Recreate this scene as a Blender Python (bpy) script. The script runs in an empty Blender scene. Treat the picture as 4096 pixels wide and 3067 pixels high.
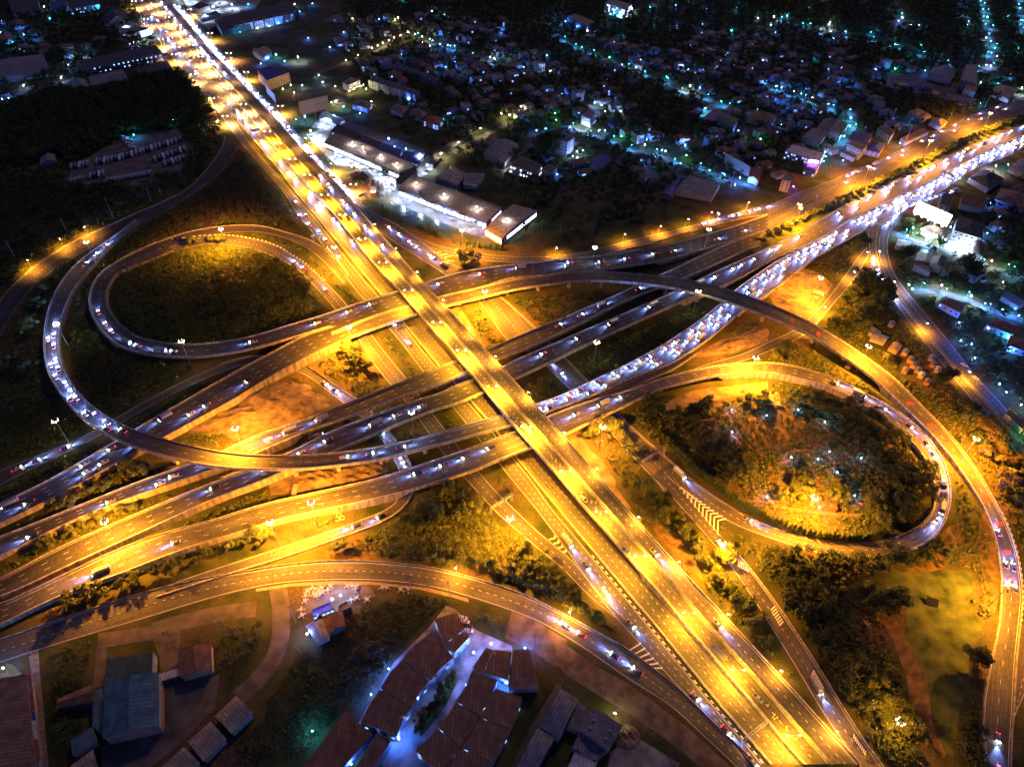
import bpy, bmesh, math, random
import numpy as np
from mathutils import Matrix, Vector
random.seed(7); rng = np.random.default_rng(11)
S = bpy.context.scene
C = S.collection

# ------------------------------------------------------------------ camera
# picture measured in a 2212 x 1656 frame; the drone hovers 340 m above the ground
FL, CX, CY, CAMH = 1475.0, 1106.0, 828.0, 340.0
_dn = Vector((1045 - CX, -(2370 - CY), -FL)).normalized()
_zw = -_dn
_yw = Vector((0, 0, -1)); _yw = (_yw - _yw.dot(_zw) * _zw).normalized()
_xw = _yw.cross(_zw)
ROT = Matrix((_xw, _yw, _zw))                      # camera -> world
cam_d = bpy.data.cameras.new('camera'); cam = bpy.data.objects.new('camera', cam_d); C.objects.link(cam)
cam_d.sensor_width = 36.0; cam_d.lens = 36.0 * FL / 2212.0
cam_d.clip_start = 1.0; cam_d.clip_end = 9000.0
M4 = ROT.to_4x4(); M4.translation = Vector((0, 0, CAMH)); cam.matrix_world = M4
S.camera = cam
RN = np.array(ROT)

def W(px, py, z=0.0):
    "the place on the level z that the photograph shows at (px, py)"
    v = RN @ np.array(((px - CX) / FL, -(py - CY) / FL, -1.0))
    k = (z - CAMH) / v[2]
    return np.array((v[0] * k, v[1] * k, z))
def proj(p):
    v = RN.T @ (np.array(p) - np.array((0, 0, CAMH)))
    return CX + FL * v[0] / -v[2], CY - FL * v[1] / -v[2]
TILE = {}
for _r, _y in enumerate((0, 767, 1534, 2300)):
    for _c in range(4): TILE['%d%d' % (_r, _c)] = (1024 * _c, _y, 1024 / 2211)
for _k, _o in zip('abcdefg', ((480, 0), (800, 300), (1100, 600), (1300, 900), (1500, 1200), (1800, 1500), (1950, 1800))):
    TILE[_k] = (_o[0], _o[1], 512 / 2208)
for _k, _o in zip('hij', ((2300, 2100), (2600, 2400), (2900, 2683))): TILE[_k] = (_o[0], _o[1], 512 / 1269)
for _k, _o in zip('kl', ((3500, 300), (2950, 600))): TILE[_k] = (_o[0], _o[1], 596 / 1269)
def D(code, x, y):
    if code == 'p': return (x, y)
    o = TILE[code]; q = 2212 / 4096
    return ((o[0] + x * o[2]) * q, (o[1] + y * o[2]) * q)

# ------------------------------------------------------------------ world, exposure
wd = bpy.data.worlds.new('World'); S.world = wd; wd.use_nodes = True
nt = wd.node_tree; bg = nt.nodes['Background']
sky = nt.nodes.new('ShaderNodeTexSky'); sky.sky_type = 'NISHITA'; sky.sun_disc = False
sky.sun_elevation = math.radians(3.0); sky.sun_rotation = math.radians(200.0)
tint = nt.nodes.new('ShaderNodeMix'); tint.data_type = 'RGBA'; tint.blend_type = 'MULTIPLY'; tint.inputs[0].default_value = 1.0; tint.inputs[7].default_value = (0.45, 0.6, 2.4, 1)
nt.links.new(sky.outputs['Color'], tint.inputs[6]); nt.links.new(tint.outputs[2], bg.inputs['Color']); bg.inputs['Strength'].default_value = 0.008
amber_fill_d = bpy.data.lights.new('amber_fill', 'SUN'); amber_fill_d.energy = 0.055; amber_fill_d.angle = math.radians(6); amber_fill_d.color = (1.0, 0.6, 0.3)  # unseen fill, added to warm roofs and decks like the town's glow
amber_fill = bpy.data.objects.new('amber_fill', amber_fill_d); C.objects.link(amber_fill)
amber_fill.rotation_euler = (math.radians(48), 0, math.radians(160))
S.view_settings.view_transform = 'Standard'; S.view_settings.look = 'None'
S.view_settings.gamma = 1.0; S.view_settings.exposure = 2.9; S.view_settings.use_curve_mapping = False
S.cycles.use_denoising = True
S.cycles.max_bounces = 5; S.cycles.diffuse_bounces = 2; S.cycles.glossy_bounces = 2
S.cycles.transmission_bounces = 2; S.cycles.transparent_max_bounces = 6
S.cycles.sample_clamp_indirect = 3.0; S.cycles.caustics_reflective = False; S.cycles.caustics_refractive = False
PW = 1.0   # every lamp is scaled by this

# ------------------------------------------------------------------ materials
MATS = {}
def _base(name, rough, spec=0.3):
    m = bpy.data.materials.new(name); m.use_nodes = True
    n = m.node_tree.nodes; b = n['Principled BSDF']
    b.inputs['Roughness'].default_value = rough
    if 'Specular IOR Level' in b.inputs: b.inputs['Specular IOR Level'].default_value = spec
    MATS[name] = m
    return m, m.node_tree, b
def mat(name, col, rough=0.8, var=0.25, scale=0.6, metal=0.0, col2=None, spec=0.3, bump=0.0, coord='Object', detail=5.0, stretch=None):
    m, t, b = _base(name, rough, spec)
    b.inputs['Metallic'].default_value = metal
    tc = t.nodes.new('ShaderNodeTexCoord'); no = t.nodes.new('ShaderNodeTexNoise')
    no.inputs['Scale'].default_value = scale; no.inputs['Detail'].default_value = detail
    src = tc.outputs[coord]
    if stretch:
        mp = t.nodes.new('ShaderNodeMapping'); mp.inputs['Scale'].default_value = stretch
        t.links.new(src, mp.inputs['Vector']); src = mp.outputs['Vector']
    t.links.new(src, no.inputs['Vector'])
    rp = t.nodes.new('ShaderNodeValToRGB'); e = rp.color_ramp.elements
    c1 = tuple(max(0, c * (1 - var)) for c in col); c2 = col2 or tuple(min(1, c * (1 + var)) for c in col)
    e[0].position = 0.34; e[0].color = (*c1, 1); e[1].position = 0.66; e[1].color = (*c2, 1)
    t.links.new(no.outputs['Fac'], rp.inputs['Fac']); t.links.new(rp.outputs['Color'], b.inputs['Base Color'])
    if bump:
        bu = t.nodes.new('ShaderNodeBump'); bu.inputs['Strength'].default_value = bump
        t.links.new(no.outputs['Fac'], bu.inputs['Height']); t.links.new(bu.outputs['Normal'], b.inputs['Normal'])
    return m
def emis(name, col, strength, base=(0.6, 0.6, 0.6)):
    m, t, b = _base(name, 0.4)
    b.inputs['Base Color'].default_value = (*base, 1)
    b.inputs['Emission Color'].default_value = (*col, 1); b.inputs['Emission Strength'].default_value = strength
    m.cycles.emission_sampling = 'NONE'
    return m
def ramp2(t, fac, c1, c2, p1=0.4, p2=0.6):
    rp = t.nodes.new('ShaderNodeValToRGB'); e = rp.color_ramp.elements
    e[0].position = p1; e[0].color = (*c1, 1); e[1].position = p2; e[1].color = (*c2, 1)
    t.links.new(fac, rp.inputs['Fac']); return rp.outputs['Color']
def mixc(t, fac, a, b, mode='MIX'):
    mx = t.nodes.new('ShaderNodeMix'); mx.data_type = 'RGBA'; mx.blend_type = mode
    if isinstance(fac, float): mx.inputs[0].default_value = fac
    else: t.links.new(fac, mx.inputs[0])
    for k, s in ((6, a), (7, b)):
        if isinstance(s, tuple): mx.inputs[k].default_value = (*s, 1)
        else: t.links.new(s, mx.inputs[k])
    return mx.outputs[2]
def noise(t, vec, scale, detail=4.0, stretch=None):
    n = t.nodes.new('ShaderNodeTexNoise'); n.inputs['Scale'].default_value = scale; n.inputs['Detail'].default_value = detail
    if stretch:
        mp = t.nodes.new('ShaderNodeMapping'); mp.inputs['Scale'].default_value = stretch
        t.links.new(vec, mp.inputs['Vector']); vec = mp.outputs['Vector']
    t.links.new(vec, n.inputs['Vector']); return n.outputs['Fac']
def road_mat(name, base, seed=0.0):
    "worn asphalt: streaks along the lanes, slabs of another pour, oil and patches"
    m, t, b = _base(name, 0.72, 0.35)
    tc = t.nodes.new('ShaderNodeTexCoord'); uv = tc.outputs['UV']; ob = tc.outputs['Object']
    lo = tuple(c * 0.72 for c in base); hi = tuple(c * 1.25 for c in base)
    streak = ramp2(t, noise(t, uv, 1.0, 3.0, (0.9, 0.018, 1)), lo, hi, 0.32, 0.68)
    big = ramp2(t, noise(t, uv, 1.0, 2.0, (0.05, 0.022, 1)), (0.72,) * 3, (1.22,) * 3, 0.42, 0.58)
    c = mixc(t, 1.0, streak, big, 'MULTIPLY')
    fine = ramp2(t, noise(t, ob, 0.7, 9.0), (0.68,) * 3, (1.25,) * 3, 0.33, 0.67)
    c = mixc(t, 1.0, c, fine, 'MULTIPLY')
    # joints between deck slabs
    sp = t.nodes.new('ShaderNodeSeparateXYZ'); t.links.new(uv, sp.inputs[0])
    md = t.nodes.new('ShaderNodeMath'); md.operation = 'PINGPONG'; md.inputs[1].default_value = 14.0; t.links.new(sp.outputs[1], md.inputs[0])
    lt = t.nodes.new('ShaderNodeMath'); lt.operation = 'LESS_THAN'; lt.inputs[1].default_value = 0.16; t.links.new(md.outputs[0], lt.inputs[0])
    c = mixc(t, lt.outputs[0], c, tuple(x * 0.45 for x in base))
    t.links.new(c, b.inputs['Base Color'])
    return m
road_mat('asphalt', (0.085, 0.08, 0.076)); road_mat('asphalt_dark', (0.05, 0.047, 0.047)); road_mat('concrete_road', (0.17, 0.155, 0.14))
def stripe_mat(name, a, b_, period):
    m, t, b = _base(name, 0.7)
    tc = t.nodes.new('ShaderNodeTexCoord'); sp = t.nodes.new('ShaderNodeSeparateXYZ'); t.links.new(tc.outputs['UV'], sp.inputs[0])
    md = t.nodes.new('ShaderNodeMath'); md.operation = 'PINGPONG'; md.inputs[1].default_value = period; t.links.new(sp.outputs[1], md.inputs[0])
    lt = t.nodes.new('ShaderNodeMath'); lt.operation = 'LESS_THAN'; lt.inputs[1].default_value = period / 2; t.links.new(md.outputs[0], lt.inputs[0])
    t.links.new(mixc(t, lt.outputs[0], a, b_), b.inputs['Base Color']); return m
stripe_mat('zebra_paint', (0.03, 0.03, 0.03), (0.75, 0.75, 0.72), 2.0)
mat('concrete', (0.34, 0.31, 0.27), 0.85, 0.45, 0.5, stretch=(1, 1, 0.15), detail=8.0); mat('concrete_dark', (0.2, 0.185, 0.165), 0.9, 0.35, 0.5)
mat('white_paint', (0.8, 0.8, 0.77), 0.6, 0.1, 2.0); mat('yellow_paint', (0.75, 0.5, 0.08), 0.6, 0.15, 2.0); mat('red_paint', (0.42, 0.07, 0.04), 0.7, 0.2, 1.0)
mat('steel', (0.35, 0.35, 0.36), 0.45, 0.12, 3.0, 0.6); mat('dark_steel', (0.08, 0.08, 0.09), 0.5, 0.15, 3.0, 0.5); mat('steel_blue', (0.12, 0.16, 0.25), 0.5, 0.1, 3.0, 0.3)
mat('bark', (0.09, 0.065, 0.045), 0.95, 0.3, 3.0); mat('wood', (0.16, 0.1, 0.06), 0.85, 0.3, 2.0)
mat('leaf_mid', (0.08, 0.125, 0.026), 0.75, 0.35, 0.25, col2=(0.16, 0.19, 0.045)); mat('leaf_dark', (0.04, 0.07, 0.022), 0.8, 0.3, 0.25, col2=(0.085, 0.11, 0.033))
mat('leaf_light', (0.095, 0.13, 0.03), 0.7, 0.3, 0.3, col2=(0.15, 0.17, 0.04)); mat('leaf_dry', (0.11, 0.085, 0.035), 0.85, 0.3, 0.2, col2=(0.16, 0.12, 0.045))
mat('flower', (0.75, 0.72, 0.66), 0.6, 0.1, 2.0); mat('cypress_leaf', (0.05, 0.085, 0.025), 0.8, 0.3, 0.6)
def ground_mat():
    m, t, b = _base('ground', 0.95, 0.15)
    ob = t.nodes.new('ShaderNodeTexCoord').outputs['Object']
    g = ramp2(t, noise(t, ob, 0.06, 8.0), (0.028, 0.042, 0.014), (0.085, 0.085, 0.03), 0.35, 0.62)
    d = ramp2(t, noise(t, ob, 0.35, 6.0), (0.07, 0.05, 0.03), (0.16, 0.11, 0.06), 0.3, 0.7)
    k = ramp2(t, noise(t, ob, 0.018, 7.0), (0,) * 3, (1,) * 3, 0.5, 0.62)
    c = mixc(t, k, g, d)
    f = ramp2(t, noise(t, ob, 1.4, 6.0), (0.55,) * 3, (1.4,) * 3, 0.3, 0.7)
    t.links.new(mixc(t, 1.0, c, f, 'MULTIPLY'), b.inputs['Base Color'])
ground_mat()
mat('lawn', (0.045, 0.085, 0.02), 0.95, 0.5, 0.12, col2=(0.11, 0.14, 0.035), detail=10.0)
mat('dry_grass', (0.13, 0.085, 0.035), 0.95, 0.4, 0.25, col2=(0.2, 0.13, 0.05), detail=9.0)
mat('dirt', (0.17, 0.125, 0.085), 0.95, 0.4, 0.16, col2=(0.26, 0.19, 0.13), detail=10.0, bump=0.5)
mat('yard', (0.12, 0.105, 0.09), 0.9, 0.4, 0.12, detail=9.0); mat('pale_yard', (0.25, 0.235, 0.22), 0.85, 0.5, 0.13, detail=10.0)
mat('pavement', (0.33, 0.25, 0.19), 0.85, 0.25, 0.8); mat('brick_path', (0.26, 0.12, 0.08), 0.9, 0.25, 0.8)
mat('pond', (0.02, 0.045, 0.03), 0.25, 0.3, 0.05, col2=(0.05, 0.08, 0.03), spec=0.5)
mat('court_blue', (0.03, 0.035, 0.3), 0.7, 0.15, 0.2); mat('court_yellow', (0.4, 0.33, 0.05), 0.7, 0.15, 0.3)
def roof_mat(name, col, period=0.9, var=0.38):
    m, t, b = _base(name, 0.65, 0.35)
    tc = t.nodes.new('ShaderNodeTexCoord'); ob = tc.outputs['UV']
    sp = t.nodes.new('ShaderNodeSeparateXYZ'); t.links.new(ob, sp.inputs[0])
    md = t.nodes.new('ShaderNodeMath'); md.operation = 'PINGPONG'; md.inputs[1].default_value = period; t.links.new(sp.outputs[0], md.inputs[0])
    lt = t.nodes.new('ShaderNodeMath'); lt.operation = 'LESS_THAN'; lt.inputs[1].default_value = period * 0.22; t.links.new(md.outputs[0], lt.inputs[0])
    c = ramp2(t, noise(t, tc.outputs['Object'], 0.25, 7.0), tuple(x * (1 - var) for x in col), tuple(min(1, x * (1 + var)) for x in col), 0.35, 0.65)
    t.links.new(mixc(t, lt.outputs[0], c, tuple(x * 0.6 for x in col)), b.inputs['Base Color']); return m
ROOFC = {'grey': (0.2, 0.2, 0.22), 'brown': (0.23, 0.13, 0.09), 'red': (0.34, 0.09, 0.05), 'green': (0.06, 0.12, 0.1), 'blue': (0.06, 0.07, 0.3),
         'white': (0.6, 0.6, 0.62), 'tan': (0.36, 0.28, 0.2), 'teal': (0.08, 0.16, 0.2), 'dark': (0.06, 0.055, 0.06), 'rust': (0.24, 0.12, 0.07)}
for k_, v_ in ROOFC.items(): roof_mat('roof_' + k_, v_)
mat('wall_white', (0.5, 0.485, 0.47), 0.85, 0.15, 0.5); mat('wall_cream', (0.5, 0.42, 0.3), 0.85, 0.15, 0.5); mat('wall_grey', (0.3, 0.29, 0.29), 0.85, 0.2, 0.5)
mat('wall_orange', (0.5, 0.25, 0.1), 0.85, 0.15, 0.5); mat('wall_dark', (0.09, 0.085, 0.09), 0.85, 0.2, 0.5)
mat('glass_dark', (0.02, 0.025, 0.03), 0.12, 0.1, 1.0, spec=0.6); mat('door_wood', (0.14, 0.08, 0.05), 0.7, 0.2, 2.0)
mat('car_white', (0.75, 0.75, 0.75), 0.3, 0.04, 1.0, spec=0.5); mat('car_silver', (0.4, 0.41, 0.43), 0.3, 0.04, 1.0, 0.4, spec=0.5)
mat('car_black', (0.03, 0.03, 0.035), 0.3, 0.04, 1.0, spec=0.5); mat('car_red', (0.4, 0.03, 0.02), 0.3, 0.04, 1.0, spec=0.5); mat('car_blue', (0.05, 0.1, 0.35), 0.3, 0.04, 1.0, spec=0.5)
mat('car_orange', (0.6, 0.2, 0.03), 0.4, 0.04, 1.0); mat('car_yellow', (0.65, 0.42, 0.05), 0.4, 0.04, 1.0)
mat('rubber', (0.02, 0.02, 0.02), 0.9, 0.1, 2.0); mat('sign_blue', (0.03, 0.12, 0.42), 0.5, 0.05, 1.0); mat('sign_back', (0.42, 0.3, 0.2), 0.8, 0.15, 0.5, stretch=(6, 1, 1))
mat('orange_plastic', (0.75, 0.22, 0.04), 0.5, 0.05, 2.0); mat('skin', (0.4, 0.24, 0.16), 0.7, 0.05, 3.0); mat('cloth_yellow', (0.7, 0.6, 0.08), 0.8, 0.1, 3.0)
mat('stone', (0.5, 0.48, 0.45), 0.9, 0.2, 1.5)
emis('head_glow', (0.8, 0.88, 1.0), 22.0); emis('tail_glow', (1.0, 0.03, 0.05), 1.6); emis('sodium_glow', (1.0, 0.72, 0.3), 60.0)
emis('bulb_w', (0.75, 0.85, 1.0), 40.0); emis('bulb_b', (0.12, 0.3, 1.0), 26.0); emis('bulb_c', (0.05, 0.75, 1.0), 22.0); emis('bulb_g', (0.2, 1.0, 0.35), 16.0)
emis('bulb_v', (0.4, 0.1, 1.0), 30.0); emis('bulb_y', (1.0, 0.9, 0.5), 30.0); emis('bulb_r', (1.0, 0.1, 0.05), 16.0)
emis('panel_glow', (0.8, 0.93, 1.0), 3.0); emis('window_lit_blue', (0.25, 0.45, 1.0), 0.5, (0.1, 0.1, 0.1)); emis('window_lit_white', (0.7, 0.8, 1.0), 1.3, (0.2, 0.2, 0.2))
emis('window_lit_warm', (1.0, 0.75, 0.4), 0.4, (0.1, 0.1, 0.1)); emis('sign_glow_blue', (0.1, 0.25, 1.0), 1.3); emis('sign_glow_white', (0.8, 0.9, 1.0), 2.0)

# ------------------------------------------------------------------ mesh helpers
class MB:
    def __init__(s): s.v = []; s.f = []; s.uv = []; s.mi = []
    def quad(s, a, b, c, d, uv=None, mi=0):
        n = len(s.v); s.v += [tuple(a), tuple(b), tuple(c), tuple(d)]; s.f.append((n, n + 1, n + 2, n + 3))
        s.uv += list(uv) if uv else [(0, 0), (1, 0), (1, 1), (0, 1)]; s.mi.append(mi)
    def tri(s, a, b, c, mi=0):
        n = len(s.v); s.v += [tuple(a), tuple(b), tuple(c)]; s.f.append((n, n + 1, n + 2)); s.uv += [(0, 0), (1, 0), (1, 1)]; s.mi.append(mi)
    def poly(s, pts, mi=0):
        n = len(s.v); s.v += [tuple(p) for p in pts]; s.f.append(tuple(range(n, n + len(pts)))); s.uv += [(p[0], p[1]) for p in pts]; s.mi.append(mi)
    def hexa(s, b, t, mi=0):
        "b, t: four bottom and four top corners, anticlockwise"
        s.quad(b[3], b[2], b[1], b[0], mi=mi); s.quad(*t, mi=mi)
        for i in range(4):
            j = (i + 1) % 4; L = math.dist(b[i], b[j]); H_ = math.dist(b[i], t[i])
            s.quad(b[i], b[j], t[j], t[i], uv=[(0, 0), (L, 0), (L, H_), (0, H_)], mi=mi)
    def box(s, cx, cy, cz, sx, sy, sz, rz=0.0, mi=0, taper=1.0):
        c, n = math.cos(rz), math.sin(rz); o = []
        for k, q in ((-1, 1.0), (1, taper)):
            o.append([(cx + c * a * sx / 2 * q - n * b * sy / 2 * q, cy + n * a * sx / 2 * q + c * b * sy / 2 * q, cz + k * sz / 2) for a, b in ((-1, -1), (1, -1), (1, 1), (-1, 1))])
        s.hexa(o[0], o[1], mi)
    def tube(s, a, b, r1, r2=None, n=6, mi=0, cap=True):
        a = np.array(a, float); b = np.array(b, float); r2 = r1 if r2 is None else r2
        d = b - a; L = np.linalg.norm(d)
        if L < 1e-6: return
        d /= L; u = np.cross(d, (0, 0, 1.0)); u = np.array((1.0, 0, 0)) if np.linalg.norm(u) < 1e-3 else u / np.linalg.norm(u); w = np.cross(d, u)
        ra = [a + r1 * (u * math.cos(q) + w * math.sin(q)) for q in (2 * math.pi * i / n for i in range(n))]
        rb = [b + r2 * (u * math.cos(q) + w * math.sin(q)) for q in (2 * math.pi * i / n for i in range(n))]
        for i in range(n):
            j = (i + 1) % n; s.quad(ra[j], ra[i], rb[i], rb[j], mi=mi)
        if cap: s.poly(rb[::-1], mi); s.poly(ra, mi)
    def mesh(s, name, mats):
        me = bpy.data.meshes.new(name); me.from_pydata(s.v, [], s.f)
        ul = me.uv_layers.new(name='UVMap'); ul.data.foreach_set('uv', np.array(s.uv, np.float32).ravel())
        if isinstance(mats, str): mats = [mats]
        for m in mats: me.materials.append(MATS[m])
        if len(mats) > 1: me.polygons.foreach_set('material_index', s.mi)
        me.update(); return me
    def build(s, name, mats, parent=None, loc=None):
        o = bpy.data.objects.new(name, s.mesh(name, mats)); C.objects.link(o)
        if loc is not None: o.location = loc
        if parent is not None: o.parent = parent
        return o
def obj(name, me, parent=None):
    o = bpy.data.objects.new(name, me); C.objects.link(o)
    if parent is not None: o.parent = parent
    return o
def tag(o, label=None, cat=None, group=None, kind=None):
    if label: o['label'] = label
    if cat: o['category'] = cat
    if group: o['group'] = group
    if kind: o['kind'] = kind
    return o
def empty(name, loc=(0, 0, 0), rz=0.0):
    o = bpy.data.objects.new(name, None); o.empty_display_size = 1.0; C.objects.link(o); o.location = loc; o.rotation_euler = (0, 0, rz); return o
KIDS = {}
def kids(o):
    if o.name not in KIDS: KIDS[o.name] = list(o.children)
    return KIDS[o.name]
def dup(o, loc, rz=0.0, sc=1.0, parent=None):
    c = o.copy(); C.objects.link(c); c.location = loc; c.rotation_euler = (0, 0, rz)
    c.scale = (sc,) * 3 if not isinstance(sc, tuple) else sc
    def rec(a, b):
        for ch in kids(a):
            d = ch.copy(); C.objects.link(d); d.parent = b
            rec(ch, d)
    rec(o, c); return c
class Proto:
    "first placing moves the prototype itself, later ones copy it"
    def __init__(s, root): s.root = root; s.used = False
    def put(s, loc, rz=0.0, sc=1.0):
        if not s.used:
            s.used = True; kids(s.root)
            for k in kids(s.root): kids(k)
            o = s.root; o.location = loc; o.rotation_euler = (0, 0, rz); o.scale = (sc,) * 3 if not isinstance(sc, tuple) else sc; return o
        return dup(s.root, loc, rz, sc)
def light(name, kind, loc, col, power, parent=None, cone=None, blend=0.6, radius=0.3, aim=None):
    d = bpy.data.lights.new(name, kind); d.color = col; d.energy = power * PW; d.shadow_soft_size = radius
    if kind == 'SPOT': d.spot_size = cone; d.spot_blend = blend
    o = bpy.data.objects.new(name, d); C.objects.link(o); o.location = loc
    if aim is not None: o.rotation_euler = Vector(aim).to_track_quat('-Z', 'Y').to_euler()
    if parent is not None: o.parent = parent
    return o
def ordn(n):
    return '%d%s' % (n, 'th' if 10 <= n % 100 <= 20 else {1: 'st', 2: 'nd', 3: 'rd'}.get(n % 10, 'th'))
LANDMARKS = []      # (x, y, name)
PENDING = []        # objects whose label counts from a landmark
def landmark(px, py, name): p = W(px, py); LANDMARKS.append((p[0], p[1], name))
def by_landmark(o, text, cat, group=None):
    tag(o, None, cat, group); PENDING.append((o, text))
def resolve_labels():
    bins = {}
    for o, text in PENDING:
        x, y = o.location[0], o.location[1]
        d, nm = min((math.hypot(x - a, y - b), n) for a, b, n in LANDMARKS)
        bins.setdefault((text, nm), []).append((d, o))
    for (text, nm), L in bins.items():
        L.sort(key=lambda q: q[0])
        for i, (d, o) in enumerate(L): o['label'] = ('%s, nearest to %s' % (text, nm)) if i == 0 else '%s, %s nearest to %s' % (text, ordn(i + 1), nm)

# ------------------------------------------------------------------ occupancy of the ground plan (1 m cells)
GX0, GY0, GW, GH = -1300, -200, 2600, 2400
OCC = np.zeros((GW, GH), bool)      # nothing may be planted here
LOW = np.zeros((GW, GH), bool)      # ground level roads only, no pier may stand here
PAV = np.zeros((GW, GH), bool)
def mark(grid, p, q, r, s):
    p, q, r, s = (np.array(a[:2], float) for a in (p, q, r, s))
    n = int(max(np.linalg.norm(p - q), np.linalg.norm(s - r)) / 0.7) + 2; m = int(max(np.linalg.norm(p - s), np.linalg.norm(q - r)) / 0.7) + 2
    u = np.linspace(0, 1, n)[:, None, None]; v = np.linspace(0, 1, m)[None, :, None]
    g = (p * (1 - u) + q * u) * (1 - v) + (s * (1 - u) + r * u) * v
    i = (g[..., 0] - GX0).astype(int).ravel(); j = (g[..., 1] - GY0).astype(int).ravel()
    k = (i >= 0) & (i < GW) & (j >= 0) & (j < GH); grid[i[k], j[k]] = True
def taken(x, y, grid=None):
    g = OCC if grid is None else grid; i, j = int(x - GX0), int(y - GY0)
    return not (0 <= i < GW and 0 <= j < GH) or bool(g[i, j])
def taken_r(x, y, r, grid=None):
    g = OCC if grid is None else grid; i, j, k = int(x - GX0), int(y - GY0), int(r)
    return bool(g[max(0, i - k):i + k + 1, max(0, j - k):j + k + 1].any())
# ------------------------------------------------------------------ roads
def catmull(P, n):
    P = np.array(P, float); Q = np.vstack([2 * P[0] - P[1], P, 2 * P[-1] - P[-2]]); out = []
    for i in range(1, len(Q) - 2):
        a, b, c, d = Q[i - 1], Q[i], Q[i + 1], Q[i + 2]
        for k in range(n):
            t = k / n
            out.append(0.5 * (2 * b + (c - a) * t + (2 * a - 5 * b + 4 * c - d) * t * t + (3 * b - a - 3 * c + d) * t ** 3))
    out.append(Q[-2]); return np.array(out)
class Road:
    """st: (tile, ax, ay, bx, by, z): the two edges as measured in the photograph and the height of the surface"""
    def __init__(s, st, step=5.0, n=None):
        A = np.array([W(*D(q[0], q[1], q[2]), q[5]) for q in st]); B = np.array([W(*D(q[0], q[3], q[4]), q[5]) for q in st])
        L = np.linalg.norm(np.diff((A + B) / 2, axis=0), axis=1).mean(); n = n or max(2, int(L / step))
        s.A, s.B = catmull(A, n), catmull(B, n)
        for _ in range(3):      # iron out the measuring error
            for Q in (s.A, s.B): Q[1:-1] = 0.25 * Q[:-2] + 0.5 * Q[1:-1] + 0.25 * Q[2:]
        s.M = (s.A + s.B) / 2
        s.s = np.concatenate([[0], np.cumsum(np.linalg.norm(np.diff(s.M, axis=0), axis=1))]); s.len = s.s[-1]
        s.w = np.linalg.norm(s.A - s.B, axis=1)
    def at(s, d, u):
        "d metres along, u 0 (edge A) .. 1 (edge B)"
        d = min(max(d, 0), s.len - 1e-3); i = int(np.searchsorted(s.s, d, 'right')) - 1; i = min(i, len(s.s) - 2)
        t = (d - s.s[i]) / max(1e-6, s.s[i + 1] - s.s[i])
        a = s.A[i] * (1 - t) + s.A[i + 1] * t; b = s.B[i] * (1 - t) + s.B[i + 1] * t
        p = a * (1 - u) + b * u; h = s.M[i + 1] - s.M[i]
        return p, math.atan2(h[1], h[0])
    def width(s, d): return float(np.interp(d, s.s, s.w))
    def near(s, px, py, z=None):
        "distance along the road of the sample that shows nearest to a picture point"
        q = [(proj(m)[0] - px) ** 2 + (proj(m)[1] - py) ** 2 for m in s.M]; return s.s[int(np.argmin(q))]
    def surface(s, dz=0.0, m=1, u0=0.0, u1=1.0):
        b = MB()
        for i in range(len(s.s) - 1):
            p, q = s.A[i] * (1 - u0) + s.B[i] * u0, s.A[i] * (1 - u1) + s.B[i] * u1
            r, t = s.A[i + 1] * (1 - u1) + s.B[i + 1] * u1, s.A[i + 1] * (1 - u0) + s.B[i + 1] * u0
            e = np.array((0, 0, dz)); w0, w1 = s.w[i], s.w[i + 1]
            f = [p + e, t + e, r + e, q + e]; uv = [(0, s.s[i]), (0, s.s[i + 1]), (w1, s.s[i + 1]), (w0, s.s[i])]
            if np.cross((t - p)[:2], (q - p)[:2]) < 0: f, uv = f[::-1], uv[::-1]
            b.quad(*f, uv=uv)
        return b
    def strip(s, b, u, width, dz=0.03, d0=0.0, d1=None, dash=None, gap=None, off=0.0, lift=0.0):
        "a painted line at fraction u (off metres towards B)"
        d1 = s.len if d1 is None else d1; d = d0
        while d < d1 - 0.3:
            e = min(d1, d + (dash or 6.0)); pts = []
            for q in (d, e):
                p, h = s.at(q, u); w = s.width(q); c = (s.at(q, 1)[0] - s.at(q, 0)[0]) / max(w, .1)
                pts.append((p + c * (off - width / 2), p + c * (off + width / 2)))
            z = np.array((0, 0, dz + lift))
            f = [pts[0][0] + z, pts[1][0] + z, pts[1][1] + z, pts[0][1] + z]
            if np.cross((f[1] - f[0])[:2], (f[3] - f[0])[:2]) < 0: f = f[::-1]
            b.quad(*f); d = e + (gap or 0)
    def wall(s, b, side, h, th, out=0.0, base=0.0, d0=0.0, d1=None, top_only=False):
        "a wall along edge A (side 0) or B (side 1), th thick, standing out metres outside the edge"
        d1 = s.len if d1 is None else d1; ii = [i for i in range(len(s.s)) if d0 - 3 <= s.s[i] <= d1 + 3]
        rows = []
        for i in ii:
            c = (s.B[i] - s.A[i]) * (1 if side else -1); c[2] = 0; c /= max(np.linalg.norm(c), 1e-6)
            e = (s.B if side else s.A)[i]; p, q = e + c * out, e + c * (out + th)
            bz = base(i) if callable(base) else base
            rows.append((p + (0, 0, bz), q + (0, 0, bz), q + (0, 0, h), p + (0, 0, h), s.s[i]))
        for r, t in zip(rows, rows[1:]):
            for k, l in ((0, 3), (3, 2), (2, 1), (1, 0)):
                f = [r[k], t[k], t[l], r[l]]; uv = [(0, r[4]), (0, t[4]), (1, t[4]), (1, r[4])]
                if not side: f, uv = f[::-1], uv[::-1]
                b.quad(*f, uv=uv)
        for r, fl in ((rows[0], 0), (rows[-1], 1)):
            f = list(r[:4]); b.quad(*(f if fl ^ (1 - side) else f[::-1]))
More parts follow.
